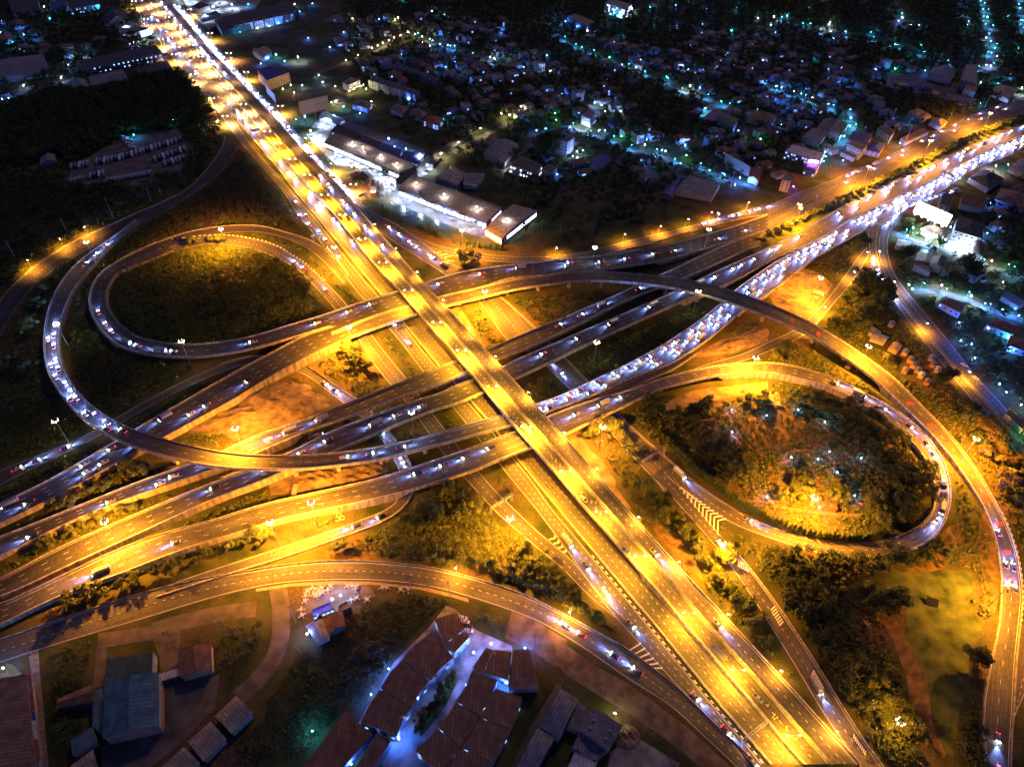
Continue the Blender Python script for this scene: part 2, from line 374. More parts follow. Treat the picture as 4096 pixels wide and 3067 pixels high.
    def occupy(s, m=1.5, low=None):
        for i in range(len(s.s) - 1):
            c = s.B[i] - s.A[i]; c = c / max(np.linalg.norm(c), 1e-6) * m; f = s.B[i + 1] - s.A[i + 1]; f = f / max(np.linalg.norm(f), 1e-6) * m
            mark(OCC, s.A[i] - c, s.B[i] + c, s.B[i + 1] + f, s.A[i + 1] - f)
            if low if low is not None else s.M[i][2] < 2.0: mark(LOW, s.A[i] - c, s.B[i] + c, s.B[i + 1] + f, s.A[i + 1] - f)
def lanes_on(r, n, mb, edge=True, dash=2.0, gap=4.0, shoulder=1.0, yellow=None, d0=0, d1=None, lift=0.0):
    d1 = r.len if d1 is None else d1
    if edge:
        r.strip(mb, 0, 0.2, off=shoulder, d0=d0, d1=d1, lift=lift); r.strip(mb, 1, 0.2, off=-shoulder, d0=d0, d1=d1, lift=lift)
    for k in range(1, n):
        # dashes at even spacing between the edge lines
        d = d0
        while d < d1 - 1:
            w = r.width(d); u = (shoulder + (w - 2 * shoulder) * k / n) / w
            r.strip(mb, u, 0.19, d0=d, d1=min(d1, d + dash), dash=dash, gap=1e9, lift=lift); d += dash + gap
ROADS = {}
def ground_road(key, st, lanes=2, m='asphalt', dz=0.0, kerb=True, edge=True, step=6.0, shoulder=0.8, zebra=False, dash=1.6, gap=2.8):
    r = Road(st, step); r.A[:, 2] += dz; r.B[:, 2] += dz; r.M[:, 2] += dz; ROADS[key] = r; r.occupy(low=True)
    mb = r.surface(); k = len(mb.f); lanes_on(r, lanes, mb, edge, dash=dash, gap=gap, shoulder=shoulder); mb.mi[k:] = [1] * (len(mb.f) - k)
    tag(mb.build('road', [m, 'white_paint']), kind='structure')
    return r
def overpass(key, st, lanes, label, m='asphalt', step=5.0, wall=(1, 1), solid_below=3.6, pier_gap=30.0, piers=True, shoulder=0.9, depth=1.5, par_h=0.95, par_mat='concrete', edge=True, name='overpass', cat='overpass', d_par=((0, None), (0, None)), pier_w=2.0, solid=True, dash=3.0, gap=8.0):
    r = Road(st, step); ROADS[key] = r; r.occupy()
    root = empty(name, tuple(r.M[0])); tag(root, label, cat); off = -np.array(r.M[0])
    def fin(b, nm, mm): 
        b.v = [tuple(np.array(v) + off) for v in b.v]; return b.build(nm, mm, root)
    mb = r.surface(); k = len(mb.f); lanes_on(r, lanes, mb, edge, dash=dash, gap=gap, shoulder=shoulder); mb.mi[k:] = [1] * (len(mb.f) - k)
    fin(mb, 'roadway', [m, 'white_paint'])
    for side in (0, 1):
        if wall[side]:
            b = MB(); r.wall(b, side, par_h, 0.42, base=-0.5, d0=d_par[side][0], d1=d_par[side][1]); fin(b, 'parapet', par_mat)
    if solid:
        b = MB(); g = lambda i: -depth if r.M[i][2] > solid_below + depth else -r.M[i][2] - 0.2
        # deck body: an outer face under each parapet and the underside
        for side in (0, 1): r.wall(b, side, -0.02, 0.36, base=g)
        for i in range(len(r.s) - 1):
            if r.M[i][2] > solid_below + depth - 0.5:
                e = np.array((0, 0, -depth)); b.quad(r.B[i] + e, r.B[i + 1] + e, r.A[i + 1] + e, r.A[i] + e)
        fin(b, 'girder', 'concrete')
    if piers:
        d = 14.0
        while d < r.len - 6:
            p, h = r.at(d, 0.5); z = p[2]; w = r.width(d)
            if z > solid_below + depth:
                if not taken_r(p[0], p[1], 3.2, LOW):
                    b = MB(); zz = z - depth
                    b.box(p[0], p[1], zz - 0.65, pier_w * 1.1, min(w * 0.62, 9.0), 1.3, h)
                    b.box(p[0], p[1], (zz - 1.3) / 2 - 0.3, pier_w * 1.25, 3.4, zz - 1.3 + 0.6, h, taper=0.85); fin(b, 'pier', 'concrete')
                    d += pier_gap
                else: d += 3.0
            else: d += 6.0
    return r
def T(tab, ys, shift=0.0):
    t = sorted((b, a) for a, b in tab); yy = [q[0] for q in t]; xx = [q[1] for q in t]
    return [float(np.interp(y, yy, xx)) if yy[0] <= y <= yy[-1] else (xx[0] + (y - yy[0]) * (xx[1] - xx[0]) / (yy[1] - yy[0]) if y < yy[0] else xx[-1] + (y - yy[-1]) * (xx[-1] - xx[-2]) / (yy[-1] - yy[-2])) + shift for y in ys]
# edges of the north-south highway, measured as x at y
X_W1L = [(284, 0), (309, 44), (334, 75), (369, 125), (401, 155), (434.5, 195), (486, 262), (512, 300), (544.7, 337), (569.7, 369), (594, 390), (619, 423), (631.6, 449), (656.6, 483), (676.6, 504), (694, 527), (712, 552), (740, 590), (762, 621), (787, 650), (833.8, 702), (851, 723), (874, 750), (904, 792), (940, 838), (974.5, 876), (1009.6, 919), (1039.6, 957.8), (1074, 998), (1107, 1040), (1143, 1082), (1175, 1124), (1199.5, 1157), (1216, 1180), (1240, 1211), (1262, 1245), (1290, 1285), (1326, 1332), (1351, 1358), (1371, 1379), (1400, 1412), (1451, 1470), (1500, 1520), (1550, 1572), (1590, 1620), (1622, 1660)]
X_W1R = [(428, 160), (453, 190), (480, 224.6), (514, 266), (522, 290), (536, 305), (562, 334), (592, 369), (629, 410), (660, 447), (679, 466), (704, 500), (725, 528), (755, 566), (772, 586), (794, 613), (815, 637), (865, 690.6), (896, 735.7), (929, 775.7), (960, 812), (1009.6, 866), (1047, 908), (1108, 988), (1128, 1011), (1151, 1037), (1175.7, 1075), (1198, 1104.7), (1220.8, 1131), (1259.6, 1177.4), (1303, 1230), (1346.6, 1283), (1394.5, 1342), (1447.6, 1407), (1491, 1461.6), (1523.8, 1500.8), (1566, 1552), (1609.6, 1601.5), (1655, 1658)]
X_W2L = [(430, 160), (455, 190.8), (482, 224.6), (517, 266), (539.7, 292), (558.5, 316), (576, 337.3), (606, 369.4), (629, 404), (644, 423), (662, 444), (682, 466), (713.3, 503.5), (744.6, 541), (762, 561), (777, 581), (794.7, 602.5), (820, 632), (867.6, 690.6), (902, 735), (935, 775), (965, 808), (1013, 862), (1052, 904), (1113, 984.5), (1130.6, 1008.3), (1153, 1033.4), (1182, 1069.7), (1214.5, 1108.5), (1244.6, 1146), (1278, 1185), (1314, 1227.7), (1348.8, 1270), (1388, 1317), (1425.8, 1361.4), (1467, 1413.7), (1508.6, 1463.8), (1539, 1503), (1566, 1534), (1600.9, 1573), (1648.8, 1629.9), (1673, 1658)]
X_EL = [(320.6, 0), (354, 41), (384.4, 75), (422, 120), (459.5, 166.5), (492, 198), (519.7, 232), (544.7, 261), (576, 298.5), (607, 334.8), (637.4, 367.4), (679, 414), (714, 454), (747, 491), (781, 535), (827, 590), (854.8, 617), (888.6, 658), (930, 705.6), (954, 731), (990.3, 774.5), (1010.4, 798), (1048, 843), (1072, 871), (1092, 896.4), (1119.8, 929), (1151, 965), (1188, 1007), (1207, 1028), (1248, 1078), (1294, 1130), (1340, 1182), (1394.5, 1247), (1438, 1297), (1491, 1361), (1543.5, 1423), (1600, 1489), (1648.8, 1547), (1701, 1611), (1744, 1658)]
X_C = [(336, 0), (348, 16), (379.4, 55), (398, 75), (434.5, 118), (477, 164), (503.4, 185.8 + 4), (527, 214), (552, 242), (578.5, 272), (606, 303.5), (637.5, 337.5), (669, 372.8), (703, 411.6), (740.5, 453), (779.3, 496.8), (821, 543.6), (861, 590), (889.8, 621), (923.6, 659), (957.8, 696), (1010.4, 756), (1060, 814), (1097, 856.3), (1129.8, 894), (1159.8, 928), (1216, 991), (1250.8, 1031), (1303.4, 1090), (1340, 1132), (1383.6, 1179.8), (1422.9, 1223.3), (1460, 1266), (1517, 1334.5), (1567.4, 1391), (1621.9, 1450.5), (1668.4, 1506), (1731.6, 1579), (1799, 1654)]
X_ER = [(359, 0), (392, 34), (423, 74), (449.5, 107), (483.3, 139), (521, 180), (558.5, 218.3), (576, 237), (607.3, 272), (632.4, 301), (661, 333), (719, 388), (757, 431), (804.7, 487), (846, 533), (889.8, 584), (942.4, 641), (991.6, 694.3), (1048, 755.7), (1086.5, 797), (1133.5, 848.8), (1180, 902), (1213.7, 940), (1248.5, 978), (1284.7, 1019.6), (1329.5, 1071), (1383.6, 1134), (1438, 1193.5), (1477.3, 1237.5), (1534.7, 1299), (1569.6, 1336), (1630.6, 1400.6), (1680.5, 1456), (1718.5, 1496), (1757.7, 1540), (1797, 1584), (1842.5, 1634), (1863, 1656)]
X_FR = [(379, -6), (397, 17.5), (415.7, 41.3), (444.5, 74), (478, 112.7), (522, 160), (547, 187), (563.5, 203), (594.8, 232), (617.3, 259.7), (645, 291), (661, 311), (703, 358), (725.5, 378), (749, 401.6), (770, 425), (794, 452)]
YS = list(range(-14, 1676, 26))
def zE(y): return float(np.interp(y, [0, 120, 300, 430, 560, 660, 1040, 1180, 1320, 1656], [0.3, 0.5, 1.2, 4.5, 10.0, 12.6, 12.4, 7.0, 2.2, 0.8]))
def band(ta, tb, y0, y1, z, sa=0.0, sb=0.0, step=26):
    ys = list(np.arange(y0, y1 + 1, step)); a, b = T(ta, ys, sa), T(tb, ys, sb)
    return [('p', a[i], ys[i], b[i], ys[i], z(ys[i]) if callable(z) else z) for i in range(len(ys))]

# ------------------------------------------------------------------ the ground
g = MB()
n_ = 40; xs = np.linspace(-4500, 4500, n_); ys_ = np.linspace(-900, 7000, n_)
for i in range(n_ - 1):
    for j in range(n_ - 1): g.quad((xs[i], ys_[j], 0), (xs[i + 1], ys_[j], 0), (xs[i + 1], ys_[j + 1], 0), (xs[i], ys_[j + 1], 0))
tag(g.build('ground', 'ground'), kind='structure')
def Dp(code, pts): return [D(code, *p) for p in pts]
LV = [0.012]
def patch(name, code, pts, m, z=None, occ=True, kind='structure', plant=False):
    LV[0] += 0.004; z = LV[0] if z is None else z
    P = [W(*q, z) for q in Dp(code, pts)]
    cx = sum(p[0] for p in P) / len(P); cy = sum(p[1] for p in P) / len(P)
    ar = sum(P[i - 1][0] * P[i][1] - P[i][0] * P[i - 1][1] for i in range(len(P)))
    if ar < 0: P = P[::-1]
    b = MB(); b.poly(P); o = b.build(name, m); tag(o, kind=kind)
    if occ: fillpoly(OCC, P)
    fillpoly(PAV, P); return o
def fillpoly(grid, P):
    xs = [p[0] for p in P]; ys = [p[1] for p in P]
    i0, i1 = max(0, int(min(xs) - GX0)), min(GW, int(max(xs) - GX0) + 1); j0, j1 = max(0, int(min(ys) - GY0)), min(GH, int(max(ys) - GY0) + 1)
    if i1 <= i0 or j1 <= j0: return
    X, Y = np.meshgrid(np.arange(i0, i1) + GX0 + .5, np.arange(j0, j1) + GY0 + .5, indexing='ij'); ins = np.zeros(X.shape, bool)
    for k in range(len(P)):
        x1, y1, x2, y2 = P[k - 1][0], P[k - 1][1], P[k][0], P[k][1]
        if y1 == y2: continue
        c = ((y1 > Y) != (y2 > Y)) & (X < (x2 - x1) * (Y - y1) / (y2 - y1) + x1); ins ^= c
    grid[i0:i1, j0:j1] |= ins
def inside(P, x, y):
    r = False
    for k in range(len(P)):
        x1, y1, x2, y2 = P[k - 1][0], P[k - 1][1], P[k][0], P[k][1]
        if (y1 > y) != (y2 > y) and x < (x2 - x1) * (y - y1) / (y2 - y1) + x1: r = not r
    return r

# ------------------------------------------------------------------ ground level roads
W1 = ground_road('w1', band(X_W1L, X_W1R, 168, 1674, 0.06), 3)
W2 = ground_road('w2', band(X_W2L, X_EL, 168, 1674, 0.05, 0, -9), 3)
W0 = ground_road('w0', band(X_W1L, X_EL, -14, 192, 0.04, 0, -5), 5)
F0 = ground_road('f0', band(X_ER, X_FR, -14, 452, 0.05, 4, 0), 3)
F1 = ground_road('f1', [('p', 764, 436, 780, 436, .055), ('p', 784, 452, 794, 452, .055), ('p', 807, 491, 850, 481, .055), ('p', 829, 508, 878, 499, .055), ('p', 857, 527, 909, 520, .055), ('p', 887, 546, 933, 539, .055), ('p', 915, 564, 957, 559, .055), ('p', 940, 579, 985, 575, .055),
    ('p', 965, 597, 1012, 588, .055), ('p', 1000, 622, 1042, 612, .055), ('p', 1031, 649, 1075, 636, .055), ('p', 1062, 688, 1110, 665, .055), ('p', 1093, 739, 1156, 708, .055), ('p', 1141, 757, 1185, 736, .055), ('p', 1178, 790, 1221, 773, .055), ('p', 1226, 838, 1268, 822, .055),
    ('p', 1296, 904, 1331, 888, .055), ('p', 1321, 940, 1368, 927, .055), ('p', 1376, 998, 1416, 968, .055), ('p', 1413, 1036, 1456, 1003, .055), ('p', 1440, 1070, 1490, 1032, .055)], 2)
F2 = ground_road('f2', [('22', 1230, 830, 1400, 800, .06), ('22', 1400, 1000, 1550, 1000, .06), ('22', 1540, 1165, 1680, 1170, .06), ('22', 1700, 1340, 1840, 1340, .06), ('22', 1810, 1470, 1960, 1490, .06), ('22', 1930, 1630, 2085, 1630, .06), ('33', 60, 500, 200, 420, .06), ('33', 190, 730, 350, 670, .06), ('33', 320, 930, 500, 900, .06), ('33', 430, 1140, 650, 1150, .06), ('33', 600, 1380, 800, 1400, .06), ('33', 780, 1640, 985, 1650, .06), ('33', 870, 1760, 1070, 1760, .06)], 2)
NF = ground_road('nf', [('12', 2210, 105, 2210, 195, .07), ('12', 1900, 190, 1950, 238, .07), ('12', 1700, 245, 1760, 290, .07), ('12', 1500, 305, 1560, 338, .07), ('12', 1200, 375, 1250, 430, .07), ('12', 900, 445, 950, 510, .07), ('12', 650, 515, 700, 560, .07), ('12', 300, 556, 330, 600, .07), ('12', 0, 556, 0, 612, .07), ('11', 1950, 530, 1950, 595, .07), ('11', 1700, 490, 1690, 555, .07), ('11', 1500, 435, 1480, 520, .07), ('11', 1300, 345, 1250, 440, .07)], 2, m='asphalt')
NALL = ground_road('nall', [('p', 2260, 184, 2260, 226, .04), ('p', 2212, 205, 2212, 245.7, .04), ('p', 2143.6, 230.5, 2143.6, 273.6, .04), ('p', 2067, 263, 2067, 306.5, .04), ('p', 2000, 296, 1991, 339.5, .04), ('p', 1915, 339, 1915, 374.7, .04), ('p', 1860, 362, 1846, 412, .04), ('p', 1800, 388, 1785.7, 445.7, .04), ('p', 1735, 412, 1719.8, 473.6, .04), ('p', 1661, 443, 1669, 494, .04), ('p', 1630, 452, 1631, 519, .04)], 6)
SS = [(2270, 243, 2270, 268, 2270, 292), (2212, 268, 2212, 291, 2212, 319), (2143.6, 294, 2150, 318, 2165, 342), (2067.5, 327, 2075, 356, 2100, 367), (1991, 362, 1997, 398, 2038, 411), (1915, 396, 1926, 431, 1975, 443), (1846, 433, 1862, 463, 1920, 472)]
S1 = ground_road('s1', [('p', a, b, c, d, .045) for a, b, c, d, e, f in SS] + [('p', 1800, 459, 1812, 491, .045)], 3)
S2 = ground_road('s2', [('p', c, d, e, f, .05) for a, b, c, d, e, f in SS] + [('p', 1830, 479, 1884, 488, .05)], 3)
KR = ground_road('k', [('10', -130, 1150, -130, 1500, .05), ('10', 0, 940, 0, 1225, .05), ('10', 150, 775, 190, 925, .05), ('10', 320, 630, 370, 745, .05), ('10', 500, 510, 560, 610, .05), ('10', 700, 400, 800, 480, .05), ('10', 920, 305, 1000, 380, .05), ('10', 1150, 200, 1200, 285, .05), ('10', 1380, 100, 1400, 185, .05), ('10', 1590, 0, 1640, 40, .05), ('00', 1700, 1560, 1740, 1620, .05), ('00', 1840, 1400, 1900, 1500, .05), ('00', 1920, 1280, 1990, 1370, .05), ('00', 1945, 1180, 2060, 1260, .05)], 2, m='asphalt_dark')
SR = ground_road('s', [('30', -160, 610, -160, 810, .05), ('30', 0, 560, 0, 760, .05), ('30', 600, 355, 660, 545, .05), ('30', 1200, 165, 1230, 385, .05), ('30', 1700, 40, 1760, 215, .05), ('31', 0, -46, 0, 105, .05), ('31', 300, -94, 300, 62, .05), ('31', 700, -126, 700, 40, .05), ('31', 1100, -110, 1100, 50, .05), ('31', 1500, -70, 1480, 95, .05), ('31', 1850, 20, 1780, 170, .05), ('31', 2210, 125, 2100, 275, .05), ('32', 300, 260, 200, 385, .05), ('32', 600, 420, 500, 560, .05), ('32', 800, 530, 700, 690, .05), ('32', 1000, 640, 880, 820, .05), ('32', 1180, 780, 1060, 940, .05), ('32', 1380, 930, 1260, 1060, .05), ('32', 1560, 1100, 1450, 1200, .05), ('32', 1750, 1290, 1600, 1350, .05), ('32', 1960, 1480, 1800, 1530, .05), ('32', 2110, 1640, 1940, 1665, .05)], 2)
G1 = ground_road('g1', [('20', -100, 800, -100, 930, .045), ('20', 0, 740, 0, 880, .045), ('20', 380, 590, 400, 675, .045), ('20', 640, 500, 700, 545, .045), ('20', 830, 390, 870, 440, .045), ('20', 1100, 230, 1140, 290, .045), ('20', 1480, 20, 1500, 80, .045), ('10', 1900, 1480, 1930, 1540, .045), ('10', 2200, 1400, 2215, 1455, .045), ('11', 200, 1430, 160, 1490, .045), ('11', 370, 1475, 300, 1530, .045), ('11', 500, 1540, 450, 1590, .045), ('21', 640, 0, 530, 0, .045), ('21', 870, 130, 760, 180, .045), ('21', 1000, 240, 900, 270, .045), ('21', 1140, 400, 1050, 440, .045), ('21', 1210, 500, 1120, 530, .045), ('21', 1290, 610, 1180, 640, .045), ('21', 1360, 730, 1240, 760, .045), ('21', 1385, 860, 1268, 870, .045), ('21', 1345, 1000, 1240, 980, .045), ('21', 1240, 1110, 1170, 1055, .045), ('21', 1120, 1185, 1050, 1120, .045), ('21', 1000, 1235, 900, 1170, .045), ('21', 760, 1320, 700, 1240, .045), ('21', 500, 1410, 450, 1330, .045), ('21', 250, 1500, 200, 1410, .045), ('21', 0, 1575, 0, 1480, .045), ('20', 1950, 1650, 1940, 1560, .045), ('30', 1600, 110, 1580, 30, .045), ('30', 1350, 190, 1330, 120, .045)], 1, kerb=False)
YR = ground_road('y', [('13', 850, 480, 900, 500, .05), ('13', 800, 530, 865, 565, .05), ('13', 700, 670, 760, 740, .05), ('13', 560, 860, 620, 910, .05), ('13', 450, 990, 520, 1030, .05), ('13', 360, 1080, 430, 1140, .05), ('13', 210, 1200, 300, 1255, .05), ('13', 0, 1290, 90, 1345, .05), ('12', 2000, 1395, 2030, 1460, .05), ('12', 1800, 1450, 1830, 1500, .05), ('12', 1600, 1510, 1640, 1570, .05), ('12', 1400, 1600, 1450, 1650, .05)], 1)
XS = [(870, 290, 975, 280, 1110, 290), (860, 350, 955, 345, 1055, 350), (870, 460, 940, 450, 1035, 450), (885, 600, 952, 590, 1050, 590), (955, 730, 1010, 745, 1108, 735), (1060, 900, 1130, 925, 1255, 925), (1200, 1100, 1300, 1145, 1420, 1120), (1400, 1360, 1500, 1390, 1600, 1330), (1560, 1560, 1690, 1600, 1750, 1530), (1680, 1700, 1800, 1730, 1880, 1680)]
X1 = ground_road('x1', [('13', a, b, c - 10, d, .05) for a, b, c, d, e, f in XS] + [('23', 1800, 200, 1920, 205, .05), ('23', 1980, 400, 2080, 400, .05), ('23', 2120, 560, 2200, 560, .05), ('23', 2230, 720, 2330, 720, .05)], 2)
X2 = ground_road('x2', [('13', c + 10, d, e, f, .06) for a, b, c, d, e, f in XS] + [('23', 1935, 195, 2040, 190, .06), ('23', 2090, 390, 2190, 380, .06), ('23', 2220, 545, 2320, 540, .06)], 2)
XT = ground_road('xt', [('03', 1500, 1660, 1700, 1640, .055), ('13', 1150, 130, 1230, 130, .055), ('13', 1020, 215, 1140, 240, .055), ('13', 900, 290, 1100, 300, .055)], 2, edge=False)
# lanes through the housing on the north-east side
def lane(code, pts, w=6.0, m='yard'):
    P = [np.array(W(*D(code, *p), 0.03)) for p in pts]; st = []
    r = Road.__new__(Road); A, B = [], []
    for i, p in enumerate(P):
        d = P[min(i + 1, len(P) - 1)] - P[max(i - 1, 0)]; d /= np.linalg.norm(d); n = np.array((-d[1], d[0], 0)); A.append(p + n * w / 2); B.append(p - n * w / 2)
    r.A, r.B = catmull(A, 4), catmull(B, 4); r.M = (r.A + r.B) / 2; r.s = np.concatenate([[0], np.cumsum(np.linalg.norm(np.diff(r.M, axis=0), axis=1))]); r.len = r.s[-1]; r.w = np.full(len(r.s), w)
    r.occupy(2.5, True); tag(r.surface().build('lane', m), kind='structure'); return r
LN = {}
for k_, c_, p_, w_ in (('a', '02', [(380, 330), (530, 400), (700, 480), (850, 535), (1040, 615), (1300, 710), (1460, 790), (1560, 825), (1850, 920), (2210, 1030)], 8), ('b', '03', [(0, 770), (250, 850), (500, 930), (560, 980)], 8), ('c', '03', [(1830, -40), (1850, 60), (1880, 200), (1930, 350), (1915, 520), (1880, 620)], 12), ('d', '03', [(2170, -20), (2190, 200), (2230, 330)], 11),
    ('e', '03', [(0, 165), (280, 225), (400, 290), (760, 335), (1000, 385), (1180, 440), (1480, 540), (1900, 640), (2212, 700)], 8), ('f', '02', [(420, 1095), (600, 1140), (750, 1190), (960, 1265), (1130, 1320), (1350, 1375), (1450, 1430), (1650, 1480), (1900, 1560), (2130, 1640)], 9), ('g', '02', [(60, 1350), (130, 1280), (170, 1225), (300, 1110)], 7),
    ('h', '01', [(1350, 1500), (1600, 1370), (1850, 1240), (2000, 1160), (2210, 1050)], 9), ('i', '01', [(520, 640), (700, 570), (900, 500), (1050, 440), (1250, 320), (1330, 280)], 8), ('j', '01', [(1320, 300), (1500, 370), (1600, 410), (1900, 500), (2140, 590)], 7), ('m', '03', [(620, 1290), (680, 1180), (720, 1060), (740, 940)], 12),
    ('n', '02', [(700, 1050), (740, 970), (640, 900)], 6), ('o', '03', [(1080, 270), (1140, 190), (1160, 100), (1080, 0)], 7), ('q', '02', [(1030, 110), (1150, 60), (1300, 0)], 9), ('r', '13', [(1250, 860), (1450, 860), (1700, 930), (1900, 1010), (2200, 1110)], 8), ('t', '13', [(1060, 350), (1300, 440), (1600, 530), (1900, 640), (2210, 760)], 10),
    ('u', '30', [(2212, 290), (1900, 330), (1500, 420), (1300, 480)], 9), ('v', '31', [(190, 110), (215, 300), (200, 600), (60, 850), (-150, 1050)], 9), ('w', '00', [(0, 830), (250, 790), (540, 720), (700, 640)], 8), ('x', '33', [(0, -2600), (1, -2599)], 1)):
    if k_ != 'x': LN[k_] = lane(c_, p_, w_)

# ------------------------------------------------------------------ elevated roads
def xst(code, L, zs): return [(code, a, b, c, d, z) for (a, b, c, d), z in zip(L, zs)]
ELr = overpass('el', band(X_EL, X_C, -14, 1674, zE, 0, -2), 2, 'elevated expressway carriageway next to the ground level highway, street lamps along its left parapet', name='elevated_expressway', cat='expressway', pier_gap=34, wall=(1, 0), shoulder=1.2, step=6, dash=1.6, gap=2.8)
ERr = overpass('er', band(X_C, X_ER, -14, 1674, zE, 2, 0), 2, 'elevated expressway carriageway on the shopping mall side, short lamps along its outer parapet', name='elevated_expressway', cat='expressway', pier_gap=34, wall=(1, 1), shoulder=1.2, step=6, dash=1.6, gap=2.8)
OP1A = overpass('op1a', [('12', 2210, 200, 2210, 330, .4), ('12', 1950, 292, 1960, 405, 1.5), ('12', 1700, 365, 1700, 480, 3), ('12', 1300, 470, 1350, 580, 4.8), ('12', 800, 550, 900, 655, 6), ('12', 400, 590, 450, 708, 6.4), ('12', 0, 635, 0, 742, 6.5), ('11', 1840, 682, 1900, 838, 6.5), ('11', 1480, 780, 1610, 900, 6.5), ('11', 1230, 860, 1330, 980, 6.5), ('11', 900, 960, 1000, 1078, 6.5), ('11', 600, 1062, 650, 1222, 6.5)], 4,
    'dark four lane overpass crossing beneath the expressway, northernmost of the crossing bridges', m='asphalt_dark', wall=(1, 1), pier_gap=30)
OP1B = overpass('op1b', [('13', 1900, 2900, 1901, 2901, 0)][:0] + [('11', 660, 1240, 800, 1262, 6.55), ('11', 1000, 1082, 1060, 1165, 6.55), ('11', 1330, 985, 1400, 1050, 6.6), ('11', 1610, 905, 1640, 985, 6.8), ('11', 1900, 840, 1900, 925, 7.2), ('11', 2210, 765, 2210, 848, 8), ('12', 300, 722, 300, 800, 9.2), ('12', 600, 690, 600, 768, 10.6), ('12', 900, 700, 900, 772, 12), ('12', 1200, 728, 1200, 800, 12.7), ('12', 1500, 762, 1500, 852, 12.8), ('12', 1800, 832, 1780, 925, 12.6), ('12', 2000, 895, 1980, 990, 12), ('12', 2212, 970, 2190, 1068, 11.5),
    ('13', 300, 1100, 270, 1190, 10.2), ('13', 500, 1208, 470, 1300, 9), ('13', 700, 1330, 660, 1430, 7.6), ('13', 900, 1470, 850, 1560, 6.2), ('13', 1100, 1620, 1000, 1690, 5), ('23', 1300, 170, 1150, 175, 4.2), ('23', 1480, 350, 1350, 370, 3.5), ('23', 1665, 560, 1555, 600, 2.8), ('23', 1850, 830, 1720, 830, 2.0), ('23', 1980, 1060, 1860, 1060, 1.4), ('23', 2075, 1260, 1945, 1270, .9), ('23', 2140, 1450, 1985, 1460, .6), ('23', 2175, 1640, 2010, 1650, .4), ('33', 2195, 180, 2012, 200, .3), ('33', 2175, 400, 1995, 420, .2), ('33', 2150, 640, 1945, 640, .15), ('33', 2130, 860, 1900, 860, .12), ('33', 2120, 1150, 1855, 1150, .1), ('33', 2100, 1400, 1862, 1400, .1), ('33', 2090, 1690, 1885, 1690, .1)], 2,
    'curved flyover sweeping over the other bridges and down outside the park loop', name='flyover', cat='flyover', m='asphalt', pier_gap=27)
XE = ground_road('xe', [('33', 2175, 420, 2330, 420, .07), ('33', 2150, 640, 2330, 640, .07), ('33', 2130, 860, 2320, 860, .07), ('33', 2120, 1150, 2150, 1150, .07), ('33', 2100, 1400, 2080, 1400, .07)], 2)
LA = overpass('loop_a', [('11', 600, 1064, 652, 1160, 6.5), ('11', 300, 1150, 500, 1200, 6.5), ('11', 0, 1245, 100, 1320, 6.4), ('10', 1900, 1303, 1950, 1398, 6.2), ('10', 1600, 1325, 1600, 1430, 6), ('10', 1300, 1290, 1270, 1403, 5.6), ('10', 1110, 1215, 1030, 1335, 5.2), ('10', 1000, 1100, 870, 1195, 4.6), ('10', 932, 985, 782, 1040, 4), ('10', 922, 870, 775, 880, 3.2), ('10', 965, 760, 845, 730, 2.5), ('10', 1060, 680, 960, 635, 1.8), ('10', 1300, 590, 1160, 525, 1.0), ('10', 1500, 512, 1350, 440, .5)], 2,
    'dark curved ramp looping round the overgrown hollow on the left', name='loop_ramp', cat='ramp', m='asphalt_dark')
LA2 = ground_road('la2', [('10', 1440, 420, 1560, 500, .08), ('10', 1750, 375, 1780, 452, .08), ('10', 2000, 376, 2000, 462, .08), ('10', 2210, 410, 2210, 500, .08), ('11', 180, 462, 130, 555, .08), ('11', 400, 600, 320, 640, .08), ('11', 550, 725, 440, 750, .08), ('11', 700, 872, 560, 880, .08), ('11', 800, 985, 690, 1030, .08), ('11', 985, 1205, 865, 1240, .08), ('11', 1130, 1400, 970, 1430, .08), ('11', 1300, 1600, 1130, 1640, .08), ('21', 1405, 85, 1260, 110, .08), ('21', 1440, 140, 1300, 190, .08), ('21', 1530, 255, 1400, 300, .08), ('21', 1780, 580, 1620, 625, .08), ('21', 1920, 745, 1770, 790, .08), ('21', 2090, 945, 1930, 960, .08), ('21', 2210, 1050, 2070, 1120, .08), ('22', 190, 1240, 60, 1290, .08), ('22', 380, 1400, 230, 1440, .08), ('22', 545, 1530, 420, 1580, .08), ('32', 740, 140, 620, 150, .08), ('32', 990, 380, 880, 360, .08)], 2)
LA3 = ground_road('la3', [('10', 1360, 440, 1480, 480, .09), ('10', 1600, 355, 1650, 415, .09), ('10', 1900, 300, 1900, 362, .09), ('10', 2210, 290, 2210, 345, .09), ('11', 200, 335, 200, 385, .09), ('11', 400, 395, 370, 450, .09), ('11', 560, 470, 500, 530, .09), ('11', 700, 590, 640, 660, .09), ('11', 800, 720, 760, 800, .09)], 1)
MW = overpass('m', [('11', 650, 1170, 800, 1266, 6.6), ('11', 400, 1250, 540, 1380, 6.5), ('11', 200, 1360, 330, 1490, 6.2), ('11', 0, 1462, 150, 1582, 6), ('10', 1880, 1645, 2060, 1770, 5.4), ('20', 1600, 150, 1840, 235, 4.9), ('20', 1200, 380, 1400, 475, 4.3), ('20', 1010, 495, 1200, 575, 4), ('20', 700, 680, 840, 780, 3.6), ('20', 400, 850, 520, 955, 3.3), ('20', 0, 1045, 150, 1140, 3), ('20', -200, 1145, -120, 1265, 3)], 4, 'wide concrete walled ramp descending to the left edge beside the grey sand heaps', name='ramp', cat='ramp', m='asphalt_dark', solid_below=5.2)
